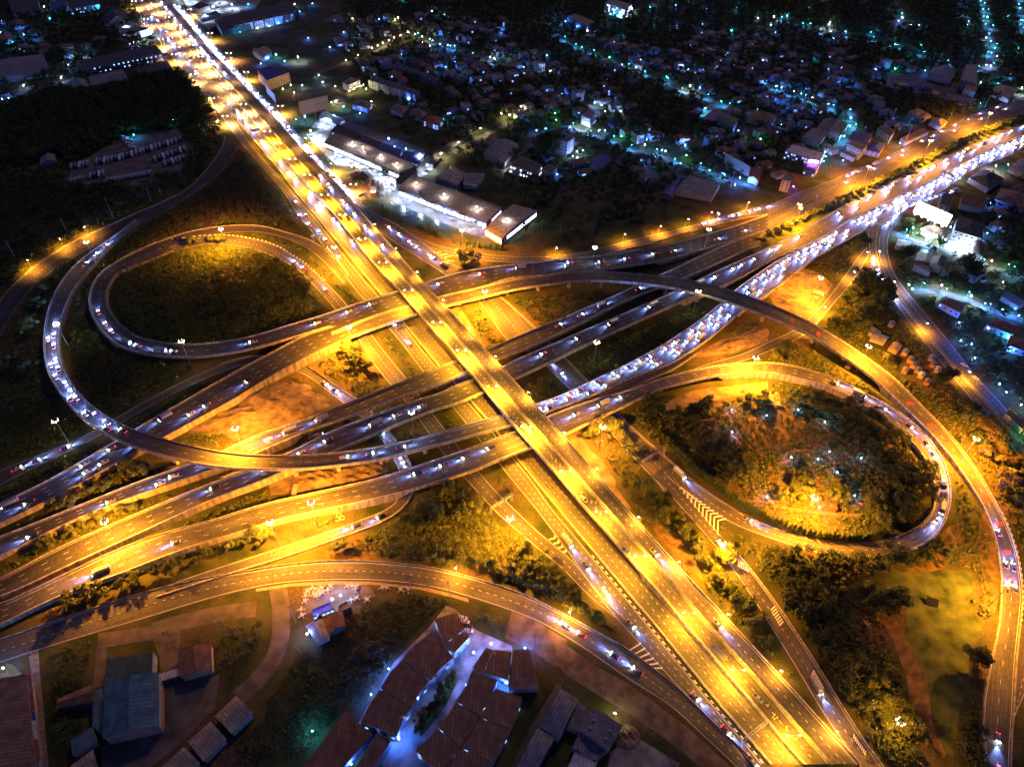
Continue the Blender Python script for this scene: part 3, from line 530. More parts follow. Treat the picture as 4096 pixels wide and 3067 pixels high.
OP2A = overpass('op2a', [('12', 2150, 345, 2130, 470, .3), ('12', 1950, 422, 1980, 520, 1.5), ('12', 1700, 520, 1770, 620, 3), ('12', 1500, 622, 1560, 712, 4.6), ('12', 1290, 718, 1380, 788, 5.8), ('12', 1000, 850, 1100, 888, 6.5), ('12', 700, 982, 800, 1030, 6.5), ('12', 400, 1110, 500, 1180, 6.5), ('12', 200, 1192, 240, 1305, 6.5), ('12', 0, 1275, 0, 1398, 6.5), ('e', 1720, 960, 1900, 1090, 6.5), ('e', 1430, 1050, 1600, 1225, 6.5), ('e', 1120, 1150, 1300, 1370, 6.5), ('e', 850, 1262, 930, 1505, 6.5), ('e', 550, 1370, 700, 1580, 6.5), ('21', 1230, 0, 1330, 85, 6.5), ('21', 800, 170, 900, 250, 6.5), ('21', 400, 320, 500, 392, 6.2), ('21', 0, 450, 30, 592, 5.6), ('20', 1900, 600, 1950, 703, 5), ('20', 1650, 692, 1700, 790, 4.6), ('20', 1200, 850, 1280, 935, 4), ('20', 800, 1010, 860, 1085, 3.4), ('20', 400, 1170, 460, 1262, 3), ('20', 0, 1328, 40, 1475, 2.6), ('20', -200, 1400, -160, 1560, 2.6)], 3,
    'upper of the twin straight overpasses running side by side under the expressway', m='asphalt_dark', solid_below=4.5)
OP2B = overpass('op2b', [('p', 1830, 441, 1845, 472, .2), ('p', 1785, 468.5, 1798, 499, .3), ('p', 1730, 499, 1744, 530, .6), ('12', 2212, 489, 2230, 600, 1.5), ('12', 1900, 630, 1920, 770, 3.2), ('12', 1650, 745, 1710, 850, 5), ('12', 1440, 850, 1500, 932, 6), ('12', 1200, 955, 1260, 1040, 6.5), ('12', 900, 1085, 970, 1172, 6.5), ('12', 600, 1212, 680, 1305, 6.5), ('12', 300, 1342, 380, 1450, 6.5), ('12', 0, 1472, 30, 1612, 6.5), ('f', 700, -30, 830, 185, 6.5), ('f', 420, 82, 600, 280, 6.5), ('f', 80, 195, 260, 432, 6.5), ('21', 1600, 85, 1700, 180, 6.5), ('21', 1400, 142, 1500, 242, 6.5), ('21', 1000, 282, 1100, 405, 6.5), ('21', 600, 440, 700, 575, 6.3), ('21', 240, 630, 300, 730, 5.8), ('21', 0, 730, 40, 845, 5.3), ('20', 1900, 835, 1950, 955, 4.8), ('20', 1500, 995, 1560, 1130, 4.2), ('20', 1000, 1205, 1080, 1350, 3.6), ('20', 500, 1425, 580, 1580, 3), ('20', 80, 1652, 180, 1770, 2.6), ('20', -150, 1750, -80, 1870, 2.6)], 3,
    'lower of the twin straight overpasses running side by side under the expressway', m='asphalt_dark', solid_below=4.5)
OP3 = overpass('op3', [('p', 1850, 469, 1888, 487, .2), ('p', 1826, 481, 1866, 497, .4), ('p', 1778, 512, 1834, 517, .8), ('p', 1740, 532, 1790, 541, 1.4), ('p', 1690, 559, 1752, 562, 2.2), ('12', 2210, 650, 2270, 840, 3.0), ('12', 2050, 765, 2110, 935, 4), ('12', 1930, 850, 2010, 1000, 4.6), ('12', 1830, 945, 1925, 1080, 5.2), ('12', 1600, 1130, 1740, 1235, 5.8), ('12', 1450, 1230, 1620, 1325, 6.1), ('12', 1300, 1330, 1500, 1405, 6.4), ('12', 1150, 1412, 1370, 1490, 6.5), ('12', 1000, 1490, 1190, 1545, 6.5), ('12', 850, 1562, 1050, 1600, 6.5), ('22', 450, 95, 620, 130, 6.5), ('22', 330, 140, 430, 200, 6.5), ('22', 190, 190, 265, 260, 6.5), ('f', 1250, 600, 1400, 760, 6.5), ('f', 940, 692, 1090, 850, 6.8), ('f', 500, 812, 620, 975, 7.4), ('f', 0, 950, 60, 1130, 8), ('21', 1400, 480, 1440, 562, 9), ('21', 1000, 562, 1050, 658, 10.4), ('21', 700, 600, 720, 702, 11.4), ('21', 400, 622, 400, 736, 12.2), ('21', 0, 626, 0, 736, 12.8), ('20', 1900, 595, 1880, 716, 13), ('20', 1600, 530, 1560, 660, 13), ('20', 1350, 465, 1290, 588, 12.8), ('20', 1080, 372, 1000, 482, 12.2), ('20', 850, 240, 750, 332, 11), ('20', 700, 105, 590, 180, 9.8), ('10', 610, 1640, 465, 1656, 8.4), ('10', 545, 1500, 400, 1510, 7.4), ('10', 512, 1350, 380, 1350, 6.4), ('10', 520, 1150, 392, 1140, 5.2), ('10', 580, 950, 445, 940, 4), ('10', 660, 800, 552, 745, 2.8), ('10', 790, 660, 700, 590, 1.6), ('10', 940, 500, 850, 480, .7), ('10', 1080, 370, 1000, 380, .3), ('10', 1240, 240, 1180, 240, .12)], 2,
    'serpentine bridge from the busy upper right road to the high outer curve at left', name='serpentine_bridge', cat='bridge', m='asphalt', solid_below=3.5, pier_gap=26)
OP3L = overpass('op3l', [('12', 1520, 1395, 1590, 1395, 6.25), ('12', 1380, 1485, 1480, 1475, 6.4), ('12', 1200, 1560, 1330, 1560, 6.5), ('12', 1060, 1620, 1200, 1610, 6.5), ('22', 800, 80, 960, 75, 6.5), ('22', 650, 145, 760, 150, 6.5)], 1, 'short concrete connector merging onto the bridge beside the serpentine traffic bridge', name='connector', cat='ramp', m='asphalt_dark', wall=(0, 0), piers=False)
OP4 = overpass('op4', [('23', 2110, 3300, 2110, 3301, 0)][:0] + [('20', -200, 1900, -140, 2100, 2.0), ('30', 0, 262, 0, 440, 2.2), ('30', 200, 172, 230, 310, 2.4), ('30', 560, 2, 700, 105, 2.6), ('20', 900, 1490, 1050, 1640, 2.8), ('20', 1300, 1332, 1420, 1490, 3.2), ('20', 1600, 1240, 1800, 1360, 3.5), ('20', 1850, 1182, 2050, 1292, 3.7), ('21', 0, 1060, 60, 1215, 4), ('21', 300, 990, 400, 1125, 4.4), ('21', 600, 925, 700, 1070, 5), ('21', 1000, 838, 1080, 985, 5.8), ('21', 1350, 730, 1440, 892, 6.3), ('21', 1800, 580, 1900, 740, 6.5), ('f', 300, 1285, 500, 1605, 6.5), ('f', 700, 1135, 900, 1440, 6.5), ('f', 1180, 960, 1430, 1240, 6.5), ('f', 1480, 850, 1700, 1120, 6.5), ('22', 300, 290, 440, 450, 6.5), ('22', 480, 220, 560, 385, 6.5), ('22', 700, 145, 790, 280, 6.5), ('22', 860, 100, 990, 185, 6.5), ('22', 1020, 62, 1150, 105, 6.5), ('12', 1200, 1645, 1290, 1700, 6.5), ('12', 1400, 1580, 1460, 1656, 6.4), ('12', 1700, 1515, 1720, 1592, 6.2), ('12', 1900, 1490, 1910, 1565, 6), ('12', 2210, 1475, 2210, 1555, 5.6), ('13', 200, 1500, 180, 1590, 5.2), ('13', 400, 1550, 370, 1640, 4.8), ('23', 660, 0, 590, 50, 4.2), ('23', 900, 120, 830, 190, 3.6), ('23', 1150, 260, 1070, 350, 3), ('23', 1350, 430, 1240, 495, 2.4), ('23', 1500, 640, 1365, 660, 1.8), ('23', 1570, 850, 1440, 860, 1.2), ('23', 1572, 1050, 1440, 1035, .8), ('23', 1510, 1230, 1385, 1165, .4), ('23', 1370, 1390, 1250, 1275, .2), ('23', 1160, 1455, 1090, 1335, .1)], 3,
    'southernmost bridge under the expressway continuing into the loop ramp around the park', name='bridge', cat='bridge', m='asphalt', solid_below=4.6, pier_gap=32)
RL = ground_road('rl', [('23', 1180, 1450, 1120, 1330, .09), ('23', 900, 1505, 890, 1388, .09), ('23', 600, 1505, 600, 1380, .09), ('23', 300, 1440, 300, 1330, .09), ('23', 60, 1345, 60, 1258, .09), ('22', 2050, 1280, 2060, 1160, .09), ('22', 1850, 1190, 1870, 1055, .09), ('22', 1660, 1070, 1700, 950, .09), ('22', 1500, 950, 1560, 840, .09), ('22', 1330, 800, 1430, 720, .09)], 2)
# painted arrows heads and chevrons
def chev(code, L, w=0.9, z=0.13, name='chevron_marking', m='white_paint', up=0.0):
    b = MB()
    for (ax, ay, bx, by) in L:
        p, q = W(*D(code, ax, ay), z + up), W(*D(code, bx, by), z + up); d = q - p; d /= np.linalg.norm(d); n = np.array((-d[1], d[0], 0)) * w / 2
        b.quad(p - n, q - n, q + n, p + n)
    tag(b.build(name, m), kind='structure')
def vees(tip0, tip1, a0, a1, b0, b1, n):
    out = []
    for i in range(n):
        t = i / (n - 1); f = lambda p, q: (p[0] + (q[0] - p[0]) * t, p[1] + (q[1] - p[1]) * t)
        c, a, b = f(tip0, tip1), f(a0, a1), f(b0, b1); out += [(*a, *c), (*c, *b)]
    return out
chev('22', vees((1455, 890), (1780, 1180), (1450, 910), (1775, 1300), (1500, 925), (1850, 1165), 11), 0.8, .12)
chev('32', vees((1105, 590), (1300, 800), (1010, 650), (1230, 800), (1110, 580), (1290, 790), 6), 0.8, .13)
chev('22', vees((375, 1330), (470, 1450), (320, 1345), (440, 1450), (365, 1310), (460, 1430), 4), 0.8, .13)
chev('d', vees((30, 420), (210, 600), (0, 430), (190, 610), (40, 370), (215, 580), 7), 0.8, .13)
chev('11', [(1545, 525, 1535, 505), (1545, 525, 1600, 520), (1580, 555, 1570, 525), (1580, 555, 1650, 535), (1608, 575, 1598, 540), (1608, 575, 1700, 550), (1640, 590, 1632, 555), (1640, 590, 1710, 600)], 0.7, .12)
chev('33', [(25 + 12 * i, 300 + 22 * i, 60 + 12 * i, 265 + 22 * i) for i in range(7)] + [(375 + 11 * i, 870 + 20 * i, 400 + 11 * i, 820 + 20 * i) for i in range(8)] + [(740 + 14 * i, 1410 + 20 * i, 745 + 14 * i, 1370 + 20 * i) for i in range(8)], 0.6, .12)
chev('22', [(1955 + 14 * i, 1580 + 8 * i, 1960 + 14 * i, 1500 + 16 * i) for i in range(7)], 0.6, .12)
# dull red speed bands on the flyover's far ramp
R_ = OP1B; fly = [o for o in C.objects if o.name == 'flyover'][0]
for (c_, x_, y_) in (('13', 220, 1095), ('13', 430, 1205), ('13', 640, 1330), ('13', 845, 1475), ('13', 1040, 1625), ('23', 1235, 145), ('23', 1410, 330), ('23', 1580, 530), ('23', 1735, 740), ('23', 1880, 970), ('23', 1990, 1210), ('23', 2070, 1460), ('33', 2100, 55), ('33', 2100, 300)):
    d_ = R_.near(*D(c_, x_, y_)); b_ = MB(); R_.strip(b_, 0.5, 5.6, 0.045, d_ - 1.6, d_ + 1.6, dash=3.4)
    b_.v = [tuple(np.array(v) - R_.M[0]) for v in b_.v]; b_.build('speed_band', 'red_paint', fly)
# ------------------------------------------------------------------ kerbs, medians, hedges
def barrier(r, side, h, th, m, name, label, cat, d0=0, d1=None, out=0.1):
    b = MB(); r.wall(b, side, h, th, out=out, base=-0.05, d0=d0, d1=d1); o = b.build(name, m); tag(o, label, cat); return o
barrier(W2, 0, 0.7, 0.5, 'concrete', 'median_barrier', 'low concrete barrier between the two ground level carriageways beside the elevated expressway', 'barrier', 60)
barrier(F1, 1, 0.35, 0.4, 'concrete', 'kerb', 'pale kerb along the outer side of the frontage road passing under the bridges', 'kerb', 40)
barrier(KR, 0, 0.8, 0.35, 'concrete', 'road_barrier', 'concrete barrier beside the dark side road at the left edge', 'barrier')
barrier(SR, 0, 0.8, 0.3, 'concrete', 'road_barrier', 'low barrier along the upper side of the bottom service road', 'barrier')
barrier(G1, 0, 0.8, 0.3, 'concrete', 'road_barrier', 'low barrier round the outside of the small curved slip road under the bridges', 'barrier', 150)
barrier(S1, 1, 1.0, 0.5, 'concrete', 'median_barrier', 'dark fence barrier between the two busy carriageways at the upper right', 'barrier')
barrier(F2, 1, 1.0, 0.3, 'concrete', 'road_barrier', 'long low wall along the right side of the descending side road by the dark woods', 'barrier', 60)
barrier(X1, 1, 0.5, 0.8, 'concrete', 'median_kerb', 'narrow raised median down the middle of the curving road at the right', 'kerb')
barrier(LA2, 0, 0.5, 0.4, 'zebra_paint', 'striped_kerb', 'black and white kerb on the outside of the road leaving the left loop', 'kerb', 0, 160)
barrier(LA3, 0, 0.8, 0.4, 'concrete', 'road_barrier', 'pale barrier on the outside of the single lane slip above the left loop', 'barrier')
barrier(W1, 1, 0.25, 0.7, 'zebra_paint', 'striped_kerb', 'black and white striped kerb between the ground level carriageways near the bottom', 'kerb', W1.near(1265, 1180))
barrier(NF, 1, 0.8, 0.4, 'concrete', 'road_barrier', 'pale barrier beside the curved frontage road at the edge of the dark grove', 'barrier', 0, 240)
barrier(RL, 1, 0.3, 0.4, 'concrete', 'kerb', 'kerb at the foot of the clipped cypress hedge along the park', 'kerb')
barrier(OP1B, 0, 0.96, 0.5, 'zebra_paint', 'striped_kerb', 'black and white striped barrier on the outer bend at the right edge', 'barrier', OP1B.near(*D('23', 1990, 1120)), OP1B.near(*D('33', 2165, 430)), out=0.45)
for rr_, sd_, a_, b2_, tx in ((W1, 1, 640, 1500, 'lower'),):
    pass
def strip_patch(r1, s1, r2, s2, m, name, d0, d1, z=0.1, n=40, inset=0.4):
    "ground strip between an edge of one road and an edge of its neighbour"
    b = MB(); prev = None
    for d in np.linspace(d0, d1, n):
        p, h = r1.at(d, s1); k = np.argmin(((r2.M - p) ** 2)[:, :2].sum(1)); q = (r2.B if s2 else r2.A)[k].copy(); q[2] = z; p = p.copy(); p[2] = z
        if prev is not None:
            f = [prev[0], p, q, prev[1]]
            if np.cross((f[1] - f[0])[:2], (f[3] - f[0])[:2]) < 0: f = f[::-1]
            b.quad(*f)
        prev = (p, q)
    return tag(b.build(name, m), kind='structure')
# fence line on the expressway centre and posts under it
cb = MB(); ERr.wall(cb, 0, 1.3, 0.25, out=-0.55, base=0.9, d0=120); 
for d_ in np.arange(170, ERr.len - 20, 6.0):
    p_, h_ = ERr.at(d_, 0); cb.box(p_[0], p_[1], p_[2] + 1.5, 0.16, 0.3, 1.7, h_)
o_ = cb.build('centre_fence', 'concrete'); tag(o_, 'yellowish fence on the centre barrier of the elevated expressway', 'fence')
# ------------------------------------------------------------------ vehicles (front towards +x)
def loft(b, rows, mi=0):
    "rows: (x, half width, z low, z high) boxes joined along x"
    for r, t in zip(rows, rows[1:]):
        (x0, w0, l0, h0), (x1, w1, l1, h1) = r, t
        b.quad((x0, -w0, h0), (x1, -w1, h1), (x1, w1, h1), (x0, w0, h0), mi=mi); b.quad((x0, w0, l0), (x1, w1, l1), (x1, -w1, l1), (x0, -w0, l0), mi=mi)
        b.quad((x0, -w0, l0), (x1, -w1, l1), (x1, -w1, h1), (x0, -w0, h0), mi=mi); b.quad((x0, w0, h0), (x1, w1, h1), (x1, w1, l1), (x0, w0, l0), mi=mi)
    for (x, w, l, h), s in ((rows[0], 0), (rows[-1], 1)):
        f = [(x, -w, l), (x, w, l), (x, w, h), (x, -w, h)]; b.quad(*(f if s else f[::-1]), mi=mi)
def wheel(x, y, parent, r=0.33):
    b = MB(); b.tube((x, y - 0.12, r), (x, y + 0.12, r), r, n=10); return b.build('wheel', 'rubber', parent)
def lamp_part(nm, m, x, y, z, parent, sx=0.16, sy=0.42, sz=0.26):
    b = MB(); b.box(x, y, z, sx, sy, sz); return b.build(nm, m, parent)
def make_vehicle(kind, colour, beams=True, lit=True):
    root = empty(kind)
    b = MB(); g = MB(); cm = 'car_' + colour
    if kind == 'pickup_truck':
        L, Wd = 5.5, 0.95
        loft(b, [(-2.75, .9, .45, .98), (-0.6, .95, .4, 1.0), (0.9, .95, .4, 1.02), (2.3, .93, .42, .92), (2.75, .82, .48, .78)])
        loft(b, [(-0.75, .78, 1.0, 1.02), (-0.55, .72, 1.0, 1.72), (0.75, .72, 1.0, 1.7), (1.45, .8, 1.0, 1.04)])
        g.quad((.8, -.68, 1.69), (1.42, -.78, 1.09), (1.42, .78, 1.09), (.8, .68, 1.69)); g.quad((-.62, .66, 1.66), (-.79, .72, 1.08), (-.79, -.72, 1.08), (-.62, -.66, 1.66))
        for s in (-1, 1):
            f = [(-.5, .73 * s, 1.6), (-.5, .8 * s, 1.06), (1.25, .84 * s, 1.06), (.72, .73 * s, 1.6)]; g.quad(*(f if s > 0 else f[::-1]))
        bed = MB(); bed.box(-1.75, 0, .99, 1.7, 1.5, .06); ws = [(1.75, .85), (-1.75, .85)]; bed.build('cargo_bed', 'rubber', root)
    elif kind == 'lorry':
        L, Wd = 9.0, 1.2
        loft(b, [(2.9, 1.15, .6, 2.6), (4.0, 1.18, .5, 2.65), (4.5, 1.1, .55, 1.7)]); g.quad((4.05, -1.0, 2.55), (4.5, -1.0, 1.75), (4.5, 1.0, 1.75), (4.05, 1.0, 2.55))
        c = MB(); loft(c, [(-4.5, 1.22, .9, 3.3), (2.7, 1.22, .9, 3.3)]); c.build('cargo_box', 'car_silver', root); ws = [(3.4, 1.05), (-2.2, 1.05), (-3.5, 1.05)]
    elif kind == 'coach':
        L, Wd = 11.0, 1.25
        loft(b, [(-5.5, 1.2, .5, 3.0), (-5.2, 1.25, .4, 3.2), (5.0, 1.25, .4, 3.2), (5.5, 1.15, .45, 2.7)])
        for s in (-1, 1):
            f = [(-4.9, 1.27 * s, 2.7), (-4.9, 1.27 * s, 1.6), (4.8, 1.27 * s, 1.6), (4.8, 1.27 * s, 2.7)]; g.quad(*(f if s > 0 else f[::-1]))
        g.quad((5.1, -1.1, 3.05), (5.53, -1.05, 1.5), (5.53, 1.05, 1.5), (5.1, 1.1, 3.05)); ws = [(3.6, 1.1), (-3.4, 1.1)]
        r = MB(); r.box(1.6, 0, 3.3, 1.6, 1.4, .22); r.build('roof_hatch', 'car_white', root); r = MB(); r.box(-2.4, 0, 3.3, 1.8, 1.4, .22); r.build('roof_hatch', 'car_silver', root)
    elif kind == 'motorbike':
        loft(b, [(-.9, .12, .5, .8), (-.2, .2, .4, .85), (.5, .18, .5, .95), (.9, .08, .5, .9)]); loft(b, [(.45, .4, .95, 1.0), (.55, .4, .95, 1.05)]); ws = [(.75, 0), (-.75, 0)]; Wd = .1; L = 1.9
    else:
        L, Wd = 4.7, 0.92
        loft(b, [(-2.35, .78, .42, .86), (-2.05, .9, .36, .95), (-0.9, .93, .34, .97), (1.0, .93, .34, .95), (2.0, .9, .36, .82), (2.35, .76, .42, .68)])
        loft(b, [(-1.75, .74, .93, .97), (-1.05, .66, .93, 1.42), (0.35, .66, .93, 1.44), (1.15, .76, .93, .98)])
        g.quad((.4, -.6, 1.435), (1.1, -.7, 1.03), (1.1, .7, 1.03), (.4, .6, 1.435)); g.quad((-1.1, .6, 1.415), (-1.68, .68, 1.02), (-1.68, -.68, 1.02), (-1.1, -.6, 1.415))
        for s in (-1, 1):
            f = [(-1.0, .675 * s, 1.36), (-1.45, .76 * s, 1.0), (.95, .77 * s, 1.0), (.3, .675 * s, 1.38)]; g.quad(*(f if s > 0 else f[::-1]))
        ws = [(1.45, .82), (-1.4, .82)]
    b.build('body', cm, root)
    if g.v: g.build('windows', 'glass_dark', root)
    for x, y in ws:
        for s in ((-1, 1) if y else (1,)): wheel(x, y * s, root, 0.33 if kind not in ('coach', 'lorry') else .48)
    hw = Wd * .72
    if lit:
        for s in ((-1, 1) if kind != 'motorbike' else (0,)):
            lamp_part('headlight', 'head_glow', L / 2 - .1, s * hw, .84, root, .4, .42, .26); lamp_part('taillight', 'tail_glow', -L / 2 + .02, s * hw, .86, root, .2, .36, .24)
        if beams:
            light('headlight_beam', 'SPOT', (L / 2 + .1, 0, .95), (0.2, 0.32, 1.0), 6500, root, math.radians(58), .9, .25, (1, 0, -.1))
    else:
        for s in ((-1, 1) if kind != 'motorbike' else (0,)):
            lamp_part('headlight', 'steel', L / 2 - .02, s * hw, .76, root); lamp_part('taillight', 'red_paint', -L / 2 + .02, s * hw, .82, root)
    return Proto(root)
PV = {}
def vehicle(kind, colour, beams, lit):
    k = (kind, colour, beams, lit)
    if k not in PV: PV[k] = make_vehicle(*k)
    return PV[k]
KN = {'saloon_car': 'saloon car', 'pickup_truck': 'pickup', 'lorry': 'box lorry', 'coach': 'coach', 'motorbike': 'motorbike'}
def traffic(road, desc, u, d0, d1, gap, sign, jitter=0.35, seed=1, kinds=None, beams=True):
    "cars standing in for the stream of traffic, sign +1 runs along the road, -1 against it"
    rd = random.Random(seed); d = d0; gap *= 1.14 if desc.startswith(('on the upper lane of the busy', 'on the middle lane', 'on the upper lane of the serp', 'on the inner lane of the bright', 'on the outer lane of the bright')) else 1.32; n = 0; out = []
    while d < d1:
        q = d + rd.uniform(-1, 1) * gap * jitter; p, h = road.at(q, u + rd.uniform(-.012, .012))
        k = rd.choice(kinds or ['saloon_car', 'pickup_truck'] * 4 + ['lorry']); c = rd.choice(['white', 'silver', 'black', 'white', 'silver', 'blue' if k != 'lorry' else 'white', 'red' if k == 'saloon_car' else 'silver'])
        o = vehicle(k, c, beams, True).put((p[0], p[1], p[2] + .02), h + (0 if sign > 0 else math.pi)); out.append((q, o, k, c)); d += gap
    out.sort(key=lambda t: -t[1].location[1])
    cnt = {}
    for q, o, k, c in out:
        cnt[(k, c)] = cnt.get((k, c), 0) + 1
        tag(o, '%s %s %s from far end, %s' % (ordn(cnt[(k, c)]), c, {'saloon_car': 'car', 'lorry': 'lorry'}.get(k, KN[k]), desc), {'saloon_car': 'car', 'pickup_truck': 'pickup', 'lorry': 'truck', 'coach': 'coach', 'motorbike': 'motorbike'}[k], 'vehicles driving ' + desc)
    return out
def parked(kind, colour, code, x, y, rz, label, group=None, z=0.05, lit=False, beams=False):
    p = W(*D(code, x, y), z); o = vehicle(kind, colour, beams, lit).put(tuple(p), math.radians(rz))
    return tag(o, label, {'saloon_car': 'car', 'pickup_truck': 'pickup', 'lorry': 'truck', 'coach': 'coach', 'motorbike': 'motorbike'}[kind], group)

# ------------------------------------------------------------------ lamps
SOD, SODW, SODM = (1.0, 0.33, 0.01), (1.0, 0.47, 0.15), (1.0, 0.4, 0.012)
def make_lamp(h, arm, col, power, cone=150, double=False, glow='sodium_glow', name='street_lamp', size=1.0):
    root = empty(name); b = MB(); b.tube((0, 0, 0), (0, 0, h), .13 * size, .07 * size, 6)
    b.box(0, 0, .3, .4, .4, .6); b.build('pole', 'steel', root)
    for s in ((1, -1) if double else (1,)):
        a = MB(); a.tube((0, 0, h - .1), (arm * s, 0, h + .5), .06, .05, 5); a.build('arm', 'steel', root)
        hd = MB(); hd.box(arm * s + .3 * s, 0, h + .58, 1.0 * size, .42 * size, .2 * size); hp = hd.build('lamp_head', 'steel', root)
        ln = MB(); ln.box(arm * s + .3 * s, 0, h + .46, .9 * size, .5 * size, .16 * size); ln.build('lens', glow, hp)
        if power: light('lamp_light', 'SPOT', (arm * s + .3 * s, 0, h + .3 - (3.4 if double and s > 0 else 0)), col, power, root, math.radians(cone), .8, .25, (0, 0, -1))
    return Proto(root)
def make_mast(power, col=SOD, h=25.0):
    root = empty('high_mast_lamp'); b = MB(); b.tube((0, 0, 0), (0, 0, h), .32, .14, 8); b.build('pole', 'steel', root)
    r = MB()
    for i in range(8):
        a, c = math.tau * i / 8, math.tau * (i + 1) / 8; r.tube((math.cos(a), math.sin(a), h), (math.cos(c), math.sin(c), h), .07, n=4)
    for i in range(4):
        a = math.tau * i / 4; r.tube((0, 0, h), (math.cos(a), math.sin(a), h), .05, n=4)
    r.build('ring', 'dark_steel', root)
    for i in range(6):
        a = math.tau * i / 6; f = MB(); f.box(1.35 * math.cos(a), 1.35 * math.sin(a), h - .05, .7, .6, .35, a); fo = f.build('floodlight', 'dark_steel', root)
        l = MB(); l.box(1.55 * math.cos(a), 1.55 * math.sin(a), h - .2, .6, .55, .22, a); l.build('lens', 'sodium_glow', fo)
    if power: light('lamp_light', 'SPOT', (0, 0, h - .6), col, power, root, math.radians(168), .5, .6, (0, 0, -1))
    return Proto(root)
def make_small(h, glow, col, power, name='yard_lamp', r=.32):
    root = empty(name); b = MB(); b.tube((0, 0, 0), (0, 0, h), .07, .05, 5); b.build('pole', 'dark_steel', root)
    g_ = MB()
    for k in range(2):
        z0, z1 = h + (k - 1) * r, h + k * r; r0, r1 = (r * .5, r) if k == 0 else (r, r * .4)
        for i in range(6):
            a, c = math.tau * i / 6, math.tau * (i + 1) / 6
            g_.quad((r0 * math.cos(a), r0 * math.sin(a), z0), (r0 * math.cos(c), r0 * math.sin(c), z0), (r1 * math.cos(c), r1 * math.sin(c), z1), (r1 * math.cos(a), r1 * math.sin(a), z1))
    g_.poly([(r * .4 * math.cos(math.tau * i / 6), r * .4 * math.sin(math.tau * i / 6), h + r) for i in range(6)]); g_.build('globe', glow, root)
    if h >= 5: light('lamp_light', 'SPOT', (0, 0, h + r * 1.4), col, power, root, math.radians(158), .6, .25, (0, 0, -1))
    else: light('lamp_light', 'POINT', (0, 0, h - .1 + r * 1.6), col, power, root, radius=.2)
    return Proto(root)

# ------------------------------------------------------------------ trees
def leaf_cloud(cl, n, size, seed, squash=.8, rnd=None):
    "n leaf sprays scattered through clumps (x, y, z, r): arrays for a mesh"
    r = np.random.default_rng(seed); w = np.array([c[3] ** 2 for c in cl]); k = r.choice(len(cl), n, p=w / w.sum()); c = np.array(cl)[k]
    d = r.normal(size=(n, 3)); d /= np.linalg.norm(d, axis=1)[:, None]; rad = c[:, 3] * (r.random(n) ** .35)
    p = c[:, :3] + d * rad[:, None] * (1, 1, squash)
    nrm = d + r.normal(scale=.55, size=(n, 3)) + (0, 0, .35); nrm /= np.linalg.norm(nrm, axis=1)[:, None]
    u = np.cross(nrm, r.normal(size=(n, 3))); u /= np.linalg.norm(u, axis=1)[:, None]; v = np.cross(nrm, u); s = size * r.uniform(.6, 1.35, n)[:, None]
    P = np.stack([p - u * s, p - v * s * .6, p + u * s, p + v * s * .6], 1)
    return P
def quad_mesh(name, P, m, mats=None):
    n = len(P); me = bpy.data.meshes.new(name); me.vertices.add(4 * n); me.vertices.foreach_set('co', P.astype(np.float32).reshape(-1))
    me.loops.add(4 * n); me.loops.foreach_set('vertex_index', np.arange(4 * n, dtype=np.int32)); me.polygons.add(n)
    me.polygons.foreach_set('loop_start', np.arange(0, 4 * n, 4, dtype=np.int32))
    me.update(calc_edges=True); me.materials.append(MATS[m]); return me
def clumps(kind, seed):
    r = random.Random(seed)
    if kind == 'round': return [(r.gauss(0, 1.5), r.gauss(0, 1.5), 5.2 + r.gauss(0, 1.0), r.uniform(1.2, 2.1)) for _ in range(11)]
    if kind == 'wide': return [(r.gauss(0, 2.6), r.gauss(0, 2.6), 6.0 + r.gauss(0, .9), r.uniform(1.3, 2.4)) for _ in range(15)]
    if kind == 'tall': return [(r.gauss(0, 1.0), r.gauss(0, 1.0), 4.0 + i * .75, r.uniform(1.1, 1.8) * (1.15 - i * .07)) for i in range(9)]
    if kind == 'bush': return [(r.gauss(0, .8), r.gauss(0, .8), .9 + r.gauss(0, .25), r.uniform(.6, 1.0)) for _ in range(6)]
    if kind == 'cypress': return [(0, 0, .9 + i * .62, 1.0 * (1 - (i / 8.5) ** 1.6) + .12) for i in range(8)]
def make_tree(kind, m, seed, n=620, size=.42):
    nm = {'round': 'round_tree', 'wide': 'spreading_tree', 'tall': 'tall_tree', 'bush': 'shrub', 'cypress': 'cypress'}[kind]
    root = empty(nm); cl = clumps(kind, seed); r = random.Random(seed + 5)
    obj('crown', quad_mesh('crown', leaf_cloud(cl, n, size, seed, .8 if kind != 'cypress' else 1.0), m), root)
    b = MB(); top = {'round': 4.2, 'wide': 4.4, 'tall': 6.5, 'bush': .8, 'cypress': 4.4}[kind]; b.tube((0, 0, -.2), (0, 0, top * .55), .26 if kind not in ('bush', 'cypress') else .1, .16, 6); b.tube((0, 0, top * .55), (r.uniform(-.3, .3), r.uniform(-.3, .3), top), .16, .06, 5)
    if kind != 'cypress':
        for c in cl[:6]: b.tube((0, 0, top * r.uniform(.4, .6)), (c[0], c[1], c[2]), .1 if kind != 'bush' else .04, .03, 4)
    b.build('trunk', 'bark', root); return Proto(root)
